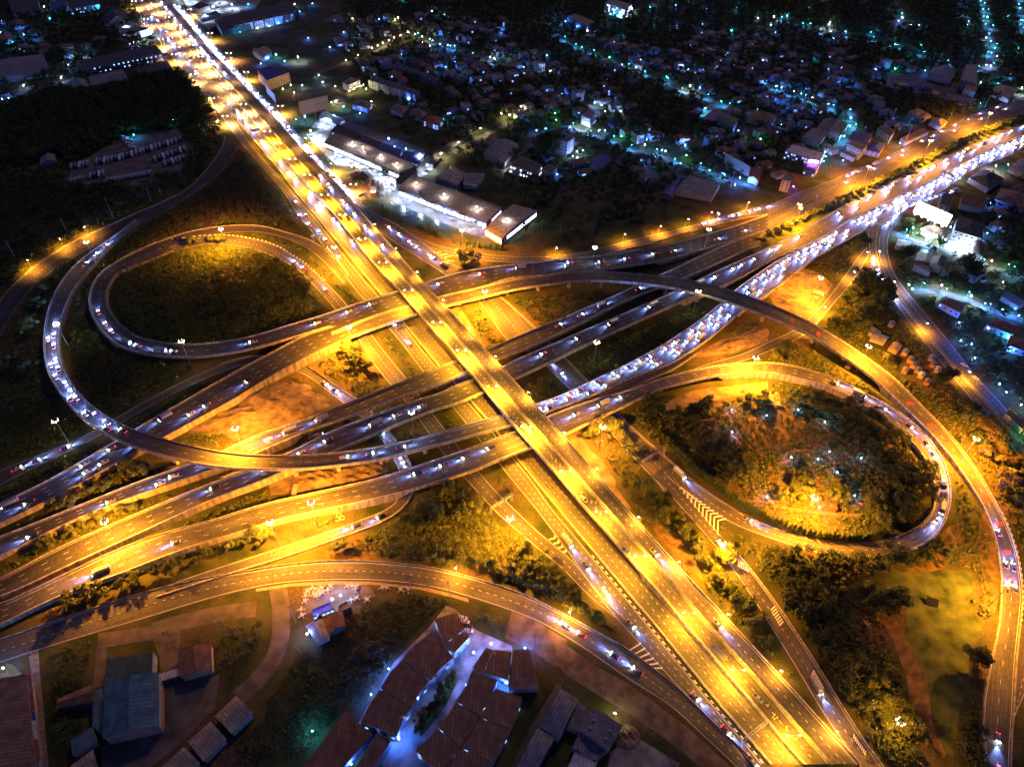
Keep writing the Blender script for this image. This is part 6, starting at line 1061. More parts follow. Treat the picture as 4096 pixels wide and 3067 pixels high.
def emblem(root, x, y, z, r, m, mw):
    b = MB(); n = 18
    for i in range(n):
        a, c = math.tau * i / n, math.tau * (i + 1) / n; b.quad((x + r * math.cos(a), y, z + r * .8 * math.sin(a)), (x + r * math.cos(c), y, z + r * .8 * math.sin(c)), (x + r * .78 * math.cos(c), y, z + r * .6 * math.sin(c)), (x + r * .78 * math.cos(a), y, z + r * .6 * math.sin(a)))
    pts = [(-.7, .15), (-.35, .3), (0, -.15), (.35, .3), (.7, .15)]
    for p, q in zip(pts, pts[1:]): b.quad((x + r * p[0], y, z + r * p[1]), (x + r * q[0], y, z + r * q[1]), (x + r * q[0], y, z + r * (q[1] + .2)), (x + r * p[0], y, z + r * (p[1] + .2)))
    b.build('emblem', m, root)
sp = W(*D('00', 1440, 520), 0); sr = empty('pylon_sign', tuple(sp), math.radians(8)); tag(sr, 'tall dark pylon sign with glowing blue winged circle emblem', 'sign'); b = MB(); b.box(0, 0, 7, 4.2, 1.2, 14); b.build('pylon', 'wall_dark', sr); b = MB(); b.box(0, -.63, 11.8, 3.9, .06, 4); b.build('sign_face', 'sign_glow_blue', sr); emblem(sr, 0, -.7, 12.4, 1.2, 'sign_glow_white', None)
b = MB(); [b.box(-1.2 + .6 * k, -.7, 10.5, .4, .03, .5) for k in range(5)]; b.build('lettering', 'sign_glow_white', sr)
rt, L_ = board('roof_sign', 'glowing violet white sign on the corner tower of the showroom', 'sign', D('03', 352, 1400), D('03', 430, 1412), 9, 3, 'bulb_v', posts=[])
def gantry(label, p0, p1, z=6.0, h=1.2, posts=(1, 1), sign=None, back=False, cols=2):
    a, b2 = W(*p0, z), W(*p1, z); c = (a + b2) / 2; d = b2 - a; L = np.linalg.norm(d); rz = math.atan2(d[1], d[0]); root = empty('sign_gantry', (c[0], c[1], 0), rz); tag(root, label, 'gantry'); b = MB(); n = max(4, int(L / 1.8))
    for yy in (-.5, .5):
        for zz in (z, z + h): b.tube((-L / 2, yy, zz), (L / 2, yy, zz), .11, n=4)
    for i in range(n):
        x0, x1 = -L / 2 + L * i / n, -L / 2 + L * (i + 1) / n
        for yy in (-.5, .5): b.tube((x0, yy, z if i % 2 else z + h), (x1, yy, z + h if i % 2 else z), .07, n=4)
        b.tube((x0, -.5, z), (x0, .5, z + h), .06, n=4)
    b.build('truss', 'steel', root)
    for k, x in ((0, -L / 2), (1, L / 2)):
        if posts[k]: b = MB(); [b.tube((x + q, yy, 0), (x + q * .6, yy, z + h), .14, n=5) for q in (-.5, .5) for yy in (-.5, .5)]; [b.tube((x - .5, yy, zz), (x + .5, yy, zz + 1.2), .06, n=4) for yy in (-.5, .5) for zz in np.arange(.4, z, 1.3)]; b.build('support', 'steel', root)
    if sign:
        for (t0, t1, m) in sign:
            x0, x1 = -L / 2 + L * t0, -L / 2 + L * t1; b = MB(); b.box((x0 + x1) / 2, -.75, z + .7, x1 - x0, .12, 2.8); s_ = b.build('sign_panel', m, root)
            if m != 'sign_back':
                b = MB(); y = -.84; w = x1 - x0; cx = (x0 + x1) / 2
                for k in range(3): b.box(x0 + w * (.25 + .2 * k), y, z + 1.3, w * .14, .03, .35)
                b.box(cx + w * .12, y, z + .6, w * .4, .03, .3); b.box(x0 + w * .2, y, z + .1, .25, .03, 1.1); b.quad((x0 + w * .2 - .5, y - .01, z + .5), (x0 + w * .2 + .5, y - .01, z + .5), (x0 + w * .2, y - .01, z + 1.1), (x0 + w * .2, y - .01, z + 1.1)); b.build('lettering', 'white_paint', s_)
    return root
gantry('steel gantry with blue direction signs over the merging slip road', D('g', 60, 1010), D('g', 425, 760), 6, 1.2, sign=((.35, .6, 'sign_blue'), (.6, .98, 'sign_blue')))
gantry('bare steel gantry over the side road beside the cypress hedge', D('22', 1100, 690), D('22', 1320, 555), 6.5, 1.3)
gantry('gantry with back of a sign panel over the frontage road below the mall', D('c', 1290, 860), D('c', 1570, 760), 6, 1.6, sign=((.55, .98, 'sign_back'),))
gantry('bare steel gantry at the bottom spanning the ground level carriageway', D('j', 205, 665), D('j', 410, 505), 6.5, 1.2)
gantry('steel gantry with brown panel across the far right carriageway', D('k', 575, 815), D('k', 685, 875), 6, 1.5, sign=((.05, .95, 'sign_back'),)); gantry('gantry with brown panel over the start of the curving right hand road', D('l', 1110, 660), D('l', 1222, 695), 6, 1.4, sign=((.05, .95, 'sign_back'),)); gantry('small gantry with brown panel beside the top right frontage road', D('a', 1790, 1045), D('a', 1960, 1010), 5, 1.2, sign=((.05, .6, 'sign_back'),))
def road_sign(label, px0, px1, zb, h, m='sign_blue', lines=2):
    rt, L = board('road_sign', label, 'road sign', px0, px1, zb, h, m, 'steel', posts=[0.0], th=.15); b = MB()
    b.box(-L * .3, -.13, zb + h * .5, .25, .03, h * .6); b.tri((-L * .3 - .4, -.14, zb + h * .62), (-L * .3 + .4, -.14, zb + h * .62), (-L * .3, -.14, zb + h * .88))
    for k in range(lines): b.box(L * .12, -.13, zb + h * (.65 - .33 * k), L * .45, .03, h * .13)
    b.build('lettering', 'white_paint', rt)
road_sign('wide blue direction sign over the upper ground level highway', D('b', 890, 985), D('b', 1030, 955), 5.5, 2.6); road_sign('blue direction sign left of the pair near the loop merge', D('c', 622, 1510), D('c', 692, 1490), 5, 2.4); road_sign('blue direction sign right of the pair near the loop merge', D('c', 722, 1475), D('c', 788, 1450), 5, 2.4); road_sign('small blue sign on a post by the hedge between the carriageways', D('g', 955, 1110), D('g', 1015, 1070), 4.5, 1.8); road_sign('small blue sign in the median of the upper right highway', D('l', 665, 395), D('l', 690, 405), 4, 1.6); road_sign('white board on a tall post beside the highway lamp', D('l', 520, 500), D('l', 552, 512), 7, 3, 'white_paint', 0); road_sign('small white diamond board by the grassy verge lamps', D('12', 1768, 190), D('12', 1795, 205), 3, 2.6, 'white_paint', 0)
road_sign('pair of pale boards on the gore by the big golden tree', D('11', 1715, 515), D('11', 1745, 500), 2, 2, 'white_paint', 0); road_sign('dark blue warning board beside the far right carriageway', D('k', 1172, 655), D('k', 1195, 660), 4, 3); road_sign('small lit white board outside the billboard beside the mall', D('b', 1578, 925), D('b', 1625, 915), 4, 2, 'white_paint', 0)
# slender lattice masts
def mast(label, base, top):
    b0 = W(*base, 0); h = height_at(base, top); root = empty('lattice_mast', tuple(b0)); tag(root, label, 'mast'); b = MB()
    for i in range(3):
        a, c = math.tau * i / 3, math.tau * (i + 1) / 3; p = lambda q, z: (1.0 * (1 - z / h * .75) * math.cos(q), 1.0 * (1 - z / h * .75) * math.sin(q), z)
        b.tube(p(a, 0), p(a, h), .12, n=4); n = int(h / 2.2)
        for k in range(n): b.tube(p(a, h * k / n), p(c, h * (k + 1) / n), .07, n=4)
    b.build('lattice', 'steel', root); b = MB(); [b.box(.7 * math.cos(i * 2.1), .7 * math.sin(i * 2.1), h - 1.5, .3, .5, 2.2) for i in range(3)]; b.build('antennas', 'white_paint', root)
mast('red and white lattice mast beside the slanted hoarding', D('02', 1885, 1620), D('02', 1912, 1480)); mast('lattice phone mast behind the boat shaped house', D('03', 1042, 1100), D('03', 1112, 935)); mast('lattice phone mast on the blue roofed hall', D('03', 795, 1225), D('03', 840, 1090))
# power poles with crossarms
def power_pole(i, base, top, arms=2, text='concrete power pole'):
    b0 = W(*base, 0); h = min(22, height_at(base, top)); root = empty('power_pole', tuple(b0)); by_landmark(root, text, 'power pole', 'power poles'); b = MB(); b.tube((0, 0, 0), (0, 0, h), .24, .15, 6); b.build('pole', 'concrete', root)
    for k in range(arms): b = MB(); b.box(0, 0, h - .5 - 1.4 * k, 2.8, .16, .18, .5); [b.box(x * math.cos(.5), x * math.sin(.5), h - .2 - 1.4 * k, .12, .12, .4) for x in (-1.3, -.5, .5, 1.3)]; b.build('crossarm', 'dark_steel', root)
PP = []
for c_, bx, by, tx_, ty in (('10', 150, 605, 55, 425), ('10', 600, 390, 530, 225), ('10', 985, 240, 905, 55), ('10', 1310, 90, 1275, -40), ('10', 1398, 45, 1375, -40), ('10', 855, 280, 825, 215), ('00', 1580, 1585, 1530, 1440), ('00', 1790, 1215, 1765, 1090), ('00', 1695, 1400, 1650, 1250), ('00', 1720, 1370, 1705, 1310), ('20', 150, 280, 85, 195), ('30', 285, 690, 195, 625), ('30', 965, 720, 835, 580), ('30', 1500, 610, 1410, 485), ('30', 1960, 520, 1880, 385), ('30', 2040, 520, 2005, 455), ('30', 1540, 630, 1495, 565), ('30', 275, 910, 110, 725), ('31', 345, 410, 275, 265), ('31', 920, 260, 885, 110), ('31', 1345, 160, 1325, 5), ('31', 1675, 185, 1665, 45), ('32', 190, 670, 215, 505), ('32', 775, 1020, 820, 900), ('32', 1440, 1430, 1480, 1340), ('00', 1715, 745, 1690, 650), ('00', 1840, 920, 1815, 795), ('00', 1885, 1050, 1875, 930), ('00', 1600, 630, 1585, 520), ('00', 1515, 510, 1495, 410), ('00', 1425, 395, 1400, 290), ('00', 1360, 300, 1322, 190), ('00', 1270, 200, 1252, 100), ('00', 1205, 110, 1185, 20),
    ('03', 1180, 1240, 1250, 1090), ('03', 1550, 1060, 1605, 935), ('03', 1510, 760, 1575, 610), ('03', 1870, 930, 1910, 830), ('12', 255, 345, 258, 285), ('12', 420, 355, 428, 265), ('12', 625, 320, 632, 190), ('12', 990, 260, 1002, 160), ('12', 1090, 240, 1100, 130), ('12', 1345, 205, 1360, 100), ('01', 1555, 1230, 1560, 1150)):
    power_pole(0, D(c_, bx, by), D(c_, tx_, ty)); PP.append(W(*D(c_, bx, by), 0))
wb = MB()
for i0, i1 in ((0, 1), (1, 2), (2, 3), (11, 12), (12, 13), (13, 14), (18, 19), (19, 20), (20, 21), (22, 23), (23, 24), (25, 26), (26, 27), (28, 25), (29, 28), (30, 29), (31, 30), (32, 31), (33, 32)):
    a, b2 = PP[i0], PP[i1]
    for off in (-.9, 0, .9):
        pr = None
        for k in range(9):
            t = k / 8; p = a * (1 - t) + b2 * t + np.array((off, 0, 11.5 - 4 * t * (1 - t) * 1.6))
            if pr is not None: wb.tube(pr, p, .035, n=3, cap=False)
            pr = p
tag(wb.build('power_lines', 'dark_steel'), 'thin dark power lines hanging between the concrete poles', 'power lines', kind='stuff')
# restaurant tables, tyres in the verge, park sculpture
def cluster(code, pts, make, label, cat, group, lm=True):
    pr = None
    for p in pts:
        w = W(*D(code, *p), .05); o = (pr or make()); o = o.put(tuple(w), random.uniform(0, 6)) if isinstance(o, Proto) else o; pr = pr or PRX[0]; by_landmark(o, label, cat, group)
PRX = [None]
def mk_table():
    r = empty('garden_table'); b = MB(); b.tube((0, 0, .72), (0, 0, .8), 1.0, 1.0, 12); b.build('table_top', 'stone', r); b = MB(); b.tube((0, 0, 0), (0, 0, .72), .3, .2, 8); b.build('pedestal', 'stone', r)
    for i in range(4): b = MB(); a = i * math.pi / 2; b.tube((1.7 * math.cos(a), 1.7 * math.sin(a), 0), (1.7 * math.cos(a), 1.7 * math.sin(a), .5), .38, .38, 8); b.build('stool', 'stone', r)
    PRX[0] = Proto(r); return PRX[0]
cluster('31', [(430, 180), (445, 140), (475, 120), (500, 165), (515, 120), (545, 135), (570, 110), (575, 150), (620, 130), (525, 180), (550, 160), (645, 95), (790, 95), (830, 95), (860, 120), (870, 195), (820, 215), (425, 225), (400, 345), (390, 300), (875, 90), (1090, 110), (1130, 110), (1250, 125), (960, 210), (1310, 130)], mk_table, 'stone table with four stools', 'table', 'stone tables of the garden restaurant')
def mk_tyre():
    r = MB()
    for i in range(14): a = (i + .5) * math.tau / 14; r.box(1.3 * math.cos(a), 1.3 * math.sin(a), .3, .5, .65, .6, a)
    PRX[0] = Proto(r.build('concrete_ring', 'concrete')); return PRX[0]
for q in ((718, 1138), (703, 1172), (745, 1160)):
    w = W(*D('21', *q), .05); o = (PRX[0] if q[0] != 718 else mk_tyre()).put(tuple(w), 0); tag(o, {718: 'upper pale concrete ring lying on the lit grass verge', 703: 'lower left pale concrete ring on the lit grass verge', 745: 'lower right pale concrete ring on the lit grass verge'}[q[0]], 'concrete ring')
# solar panel raft on the meadow
w = W(*D('33', 1410, 240), 0); s_ = empty('solar_panel', tuple(w), math.radians(-20)); tag(s_, 'lone tilted solar panel in the middle of the yellow meadow', 'solar panel'); b = MB(); b.hexa([(-3, -2, .6), (3, -2, .6), (3, 2, 2.2), (-3, 2, 2.2)], [(-3, -2, .8), (3, -2, .8), (3, 2, 2.4), (-3, 2, 2.4)]); b.build('panel', 'glass_dark', s_); b = MB(); [b.tube((x, y, 0), (x, y, z), .08, n=4) for x in (-2.6, 2.6) for y, z in ((-1.8, .7), (1.8, 2.2))]; b.build('stand', 'steel', s_)
# ------------------------------------------------------------------ landmarks the labels count from
for c_, x, y, n in (('01', 710, 880, 'the fountain'), ('01', 510, 880, 'the big tan billboard'), ('01', 1200, 420, 'the small lit lawn'), ('01', 1530, 1050, 'the red roofed house'), ('02', 930, 60, 'the white apartment block'), ('02', 1960, 1450, 'the slanted hoarding'), ('02', 1700, 960, 'the violet sheds'), ('02', 670, 1000, 'the pale tower house'),
    ('03', 1300, 760, 'the blue sports court'), ('03', 380, 1370, 'the violet sign'), ('03', 850, 150, 'the top right lane'), ('03', 1880, 250, 'the cyan lit street'), ('13', 1740, 330, 'the white villa'), ('13', 1400, 250, 'the glaring billboard'), ('13', 960, 1250, 'the silver hut'), ('13', 1500, 1350, 'the curving road median'),
    ('01', 1000, 1330, 'the long mall hall'), ('11', 1500, 300, 'the green pond'), ('12', 700, 300, 'the frontage road grove'), ('00', 950, 1350, 'the bus yard'), ('00', 1100, 850, 'the upper left wood'), ('00', 1000, 520, 'the long office hall'), ('00', 1750, 80, 'the filling station'), ('10', 1500, 900, 'the left loop hollow'), ('10', 300, 500, 'the left side road'),
    ('20', 500, 700, 'the lower left ramps'), ('21', 1500, 1300, 'the overgrown triangle'), ('22', 900, 480, 'the golden trees'), ('23', 500, 700, 'the loop park lamps'), ('22', 1800, 600, 'the cypress hedge'), ('33', 1400, 240, 'the lone solar panel'), ('33', 600, 900, 'the lower right woods'), ('32', 800, 1200, 'the vented warehouse'), ('31', 1550, 1100, 'the planted island'), ('30', 1130, 1100, 'the teal factory roof'), ('31', 600, 350, 'the restaurant yard'), ('30', 1500, 250, 'the bottom service road')):
    landmark(*D(c_, x, y), n)
# ------------------------------------------------------------------ street lamps
P_MAIN = make_lamp(11.5, 2.6, SODM, 20000, 160, True); P_MAINW = make_lamp(11.0, 2.4, SODW, 15000, 160, True); P_SIDE = make_lamp(6.0, 1.2, SOD, 5500, 150)
def put_lamp(P, road, side, d, label, group, out=0.2, z=0.0):
    p, h = road.at(d, side); q, _ = road.at(d, 1 - side); v = q - p; a = math.atan2(v[1], v[0]); w = np.linalg.norm(v); p = p - v / w * out
    o = P.put((p[0], p[1], p[2] + z), a); return tag(o, label, 'street lamp', group)
P_LOW = make_lamp(11.5, 2.6, SODM, 9500, 162, True)
GL = [(340, 18), (357, 36), (375, 55), (390, 75), (410, 96), (429, 117), (450, 141), (471, 165), (492, 191), (517, 217), (542, 246), (570, 277), (595, 305), (623, 340), (653, 376), (683, 408), (721, 455), (758, 499), (803, 550), (848, 600), (903, 661), (958, 728), (1013, 790), (1078, 872), (1150, 962), (1233, 1052), (1313, 1142), (1396, 1240), (1500, 1362), (1603, 1485), (1712, 1620)]
for i, (x, y) in enumerate(GL):
    put_lamp(P_MAINW if y < 300 else P_MAIN if y < 1100 else P_LOW, ELr, 0, ELr.near(x - 6, y), 'sodium street lamp on the left parapet of the elevated expressway, %s from the far end' % ordn(i + 1), 'lamps on the left parapet of the expressway')
GR = [(800, 494), (844, 541), (893, 594), (947, 652), (1003, 712), (1066, 780), (1131, 850), (1208, 938), (1283, 1020), (1368, 1120), (1455, 1215), (1556, 1325), (1668, 1448), (1786, 1580)]
for i, (x, y) in enumerate(GR):
    put_lamp(P_SIDE, ERr, 1, ERr.near(x, y), 'slim street lamp on the outer right parapet of the expressway, %s from the far end' % ordn(i + 1), 'lamps on the outer parapet of the expressway', .3)
for i, (x, y) in enumerate([(405, 40), (445, 90), (490, 135), (531, 172), (600, 245), (660, 318), (712, 380), (752, 428)]):
    put_lamp(P_MAINW, F0, 1, F0.near(x, y), 'street lamp on the shop side of the bright frontage road, %s from the far end' % ordn(i + 1), 'lamps of the upper frontage road')
for i, (x, y) in enumerate([(300, 30), (330, 72), (362, 115), (395, 150), (428, 190), (470, 240), (488, 275)]):
    put_lamp(P_MAINW, W0 if y < 190 else W1, 0, (W0 if y < 190 else W1).near(x, y), 'street lamp on the left side of the wide upper highway, %s from the far end' % ordn(i + 1), 'lamps on the left side of the upper highway')
P_ROAD = make_lamp(9.0, 2.0, SOD, 9000, 150)
k_ = 0
for (c, x, y, rd, sd) in (('10', 250, 600, 'k', 0), ('10', 520, 435, 'k', 0), ('10', 792, 300, 'k', 0), ('12', 415, 475, 'nf', 0), ('12', 985, 355, 'nf', 0), ('12', 1248, 290, 'nf', 0), ('12', 1495, 228, 'nf', 0), ('12', 1725, 168, 'nf', 0), ('12', 2025, 105, 'nf', 0), ('13', 820, 570, 'y', 1), ('13', 715, 725, 'y', 1), ('13', 470, 1050, 'y', 1), ('13', 965, 550, 'x1', 1), ('13', 1095, 780, 'x1', 1), ('13', 1370, 1110, 'x1', 1), ('13', 1690, 1590, 'x1', 1), ('32', 620, 300, 'w1', 0), ('31', 1750, 0, 's', 0), ('32', 500, 330, 's', 0)):
    k_ += 1; r_ = ROADS[rd]; put_lamp(P_ROAD, r_, sd, r_.near(*D(c, x, y + 30)), 'sodium street lamp beside %s, %s along it' % ({'k': 'the dark side road at the left edge', 'nf': 'the frontage road by the dark grove', 'y': 'the narrow slip road by the digging site', 'x1': 'the curving right hand road', 'w1': 'the merging slip road at the bottom', 's': 'the bottom service road'}[rd], ordn(k_)), 'sodium lamps of the side roads')
# ------------------------------------------------------------------ high masts (picture point of the foot)
MH, ML = make_mast(88000), make_mast(0)
MM = [('10', 1970, 535, 1, 'beside the upper bend of the left loop', 1.1), ('10', 845, 650, 0, 'dark, between the two left loops', 0), ('10', 612, 1370, 0, 'dark, inside the high outer curve', 0), ('10', 1655, 1515, 0, 'dark, below the left loop ramp', 0), ('11', 712, 690, 1, 'on the verge between loop road and highway', 1), ('11', 1785, 540, 1, 'above the big golden round tree', .9), ('11', 1975, 1075, 1, 'beside the flyover pier right of the expressway', 1.6), ('11', 838, 1390, 1, 'below the overpass left of the expressway', 1.7), ('12', 688, 690, 0, 'dark, between the flyover and the northern overpass', 0), ('12', 1650, 530, 0, 'dark, beside the northern overpass', 0), ('12', 1555, 1070, 0, 'dark, between the twin overpass and the serpentine bridge', 0), ('12', 700, 1520, 0, 'dark, in the green gap under the serpentine bridge', 0), ('12', 2025, 1650, 1, 'at the bend of the park loop ramp', 1.5),
    ('13', 370, 950, 1, 'in the digging site', .9), ('13', 760, 1550, 1, 'behind the curved flyover parapet', .9), ('20', 620, 548, 0, 'dark, by the left ramps', 0), ('20', 2115, 610, 1, 'above the twin bridges beside the sand', 1.1), ('20', 1047, 1410, 1, 'in the strip between the lower left bridges', 1.0), ('21', 1365, 470, 0, 'dark, above the gap of the twin bridges', 0), ('21', 537, 1245, 1, 'on the lit grass verge with concrete rings', 1.0), ('21', 2185, 1375, 1, 'beside the merging slip road hedge', .9), ('22', 745, 590, 1, 'among the golden trees', .7), ('22', 1725, 1580, 1, 'beside the lone lit round tree', .9), ('23', 1640, 690, 1, 'at the flyover right of the park', 1.2), ('23', 285, 1200, 1, 'behind the cypress hedge of the park', 1.3), ('33', 1900, 270, 1, 'beside the right hand dry bank', .8), ('33', 955, 1435, 1, 'in the lower right woods', .14), ('31', 200, -240, 1, 'over the tapering end of the bottom road', .7),
    ('03', 1835, 1150, 1, 'farthest in the highway tree row', 1.2), ('03', 1320, 1400, 1, 'second farthest in the highway tree row', 1.2), ('03', 800, 1630, 1, 'third in the highway tree row', 1.2), ('13', 205, 308, 1, 'nearest in the highway tree row', 1.2)]
for c, x, y, on, tx, pw in MM:
    p = W(*D(c, x, y), 0); o = (MH if on else ML).put(tuple(p), random.uniform(0, 1)); tag(o, 'high mast floodlight %s' % tx, 'mast lamp', 'high mast lamps of the interchange')
    if on:
        for ch in kids(o):
            if ch.type == 'LIGHT':
                ch.data = ch.data.copy(); ch.data.energy = 88000 * pw * PW
# lamps hung under the bridges light the ground roads there
PU = None
def make_under():
    r = empty('underpass_lamp'); b = MB(); b.box(0, 0, .15, 1.3, .5, .3); h = b.build('housing', 'steel', r); b = MB(); b.box(0, 0, -.08, 1.2, .45, .12); b.build('lens', 'sodium_glow', h)
    light('lamp_light', 'SPOT', (0, 0, -.2), SOD, 5200, r, math.radians(160), .6, .3, (0, 0, -1)); return Proto(r)
PU = make_under()
for i, (c, x, y, t) in enumerate((('11', 900, 1250, 'over the loop slip road at the northern overpass'), ('11', 1180, 1170, 'over the left ground carriageway at the northern overpass'), ('e', 300, 480, 'at the edge of the flyover beside the ground carriageway'), ('f', 170, 480, 'over the left carriageway at the lower twin overpass'), ('21', 1320, 120, 'over the slip road at the upper twin overpass'), ('21', 1430, 310, 'over the slip road at the lower twin overpass'), ('21', 970, 250, 'over the curved slip road at the twin bridges'), ('21', 1110, 430, 'over the curved slip road at the lower twin overpass'), ('21', 1820, 800, 'over the slip road at the southern bridge'), ('21', 1335, 930, 'over the curved slip road at the southern bridge'), ('12', 540, 1210, 'over the frontage road at the upper twin overpass'), ('12', 240, 1330, 'in the frontage road gap of the twin overpasses'), ('12', 400, 1480, 'over the frontage road at the lower twin overpass'), ('12', 700, 1330, 'at the trees beside the lower twin overpass'), ('22', 820, 260, 'over the frontage road at the southern bridge'), ('12', 1350, 1530, 'at the slip road under the serpentine bridge'), ('13', 330, 1205, 'over the slip road under the flyover'), ('11', 1700, 870, 'on the northern overpass edge under the expressway'))):
    p = W(*D(c, x, y), 0); o = PU.put((p[0], p[1], 5.6 if True else 0), random.uniform(0, 3)); tag(o, 'lamp fixed under the bridge %s' % t, 'lamp', 'lamps under the bridges')
# ------------------------------------------------------------------ small lamps of town, park and yards
COL = {'W': ('bulb_w', (.5, .66, 1.0), 7500, 7), 'w': ('bulb_w', (.16, .34, 1.0), 1050, 4), 'b': ('bulb_b', (.04, .16, 1.0), 1500, 3.2), 'c': ('bulb_c', (.02, .36, .95), 1000, 4), 'g': ('bulb_g', (.08, .9, .3), 300, 4), 'v': ('bulb_v', (.28, .06, 1.0), 900, 4), 'V': ('bulb_v', (.3, .08, 1.0), 5200, 5), 'y': ('bulb_y', (1.0, .82, .35), 260, 4), 'Y': ('bulb_y', (1.0, .9, .5), 2600, 7), 'C': ('bulb_c', (.06, .5, 1.0), 3200, 6), 'B': ('bulb_b', (.14, .24, 1.0), 850, 4.5), 'p': ('bulb_b', (.12, .3, 1.0), 520, 3), 'r': ('bulb_r', (1.0, .05, .02), 160, 3)}
NAMEC = {'W': 'strong white', 'w': 'small white', 'b': 'small blue', 'c': 'small cyan', 'g': 'small green', 'v': 'small violet', 'V': 'strong violet', 'y': 'small yellow', 'Y': 'strong yellow', 'C': 'strong cyan', 'B': 'strong blue', 'p': 'park blue', 'r': 'small red'}
SP = {k: make_small(v[3], v[0], v[1], v[2], r=.34 if k in 'wbcgvyrp' else .5) for k, v in COL.items()}
for k, v in SP.items(): v.root.name = 'floodlight_post' if k in 'WCBYV' else 'globe_lamp' if k == 'y' else 'yard_lamp'
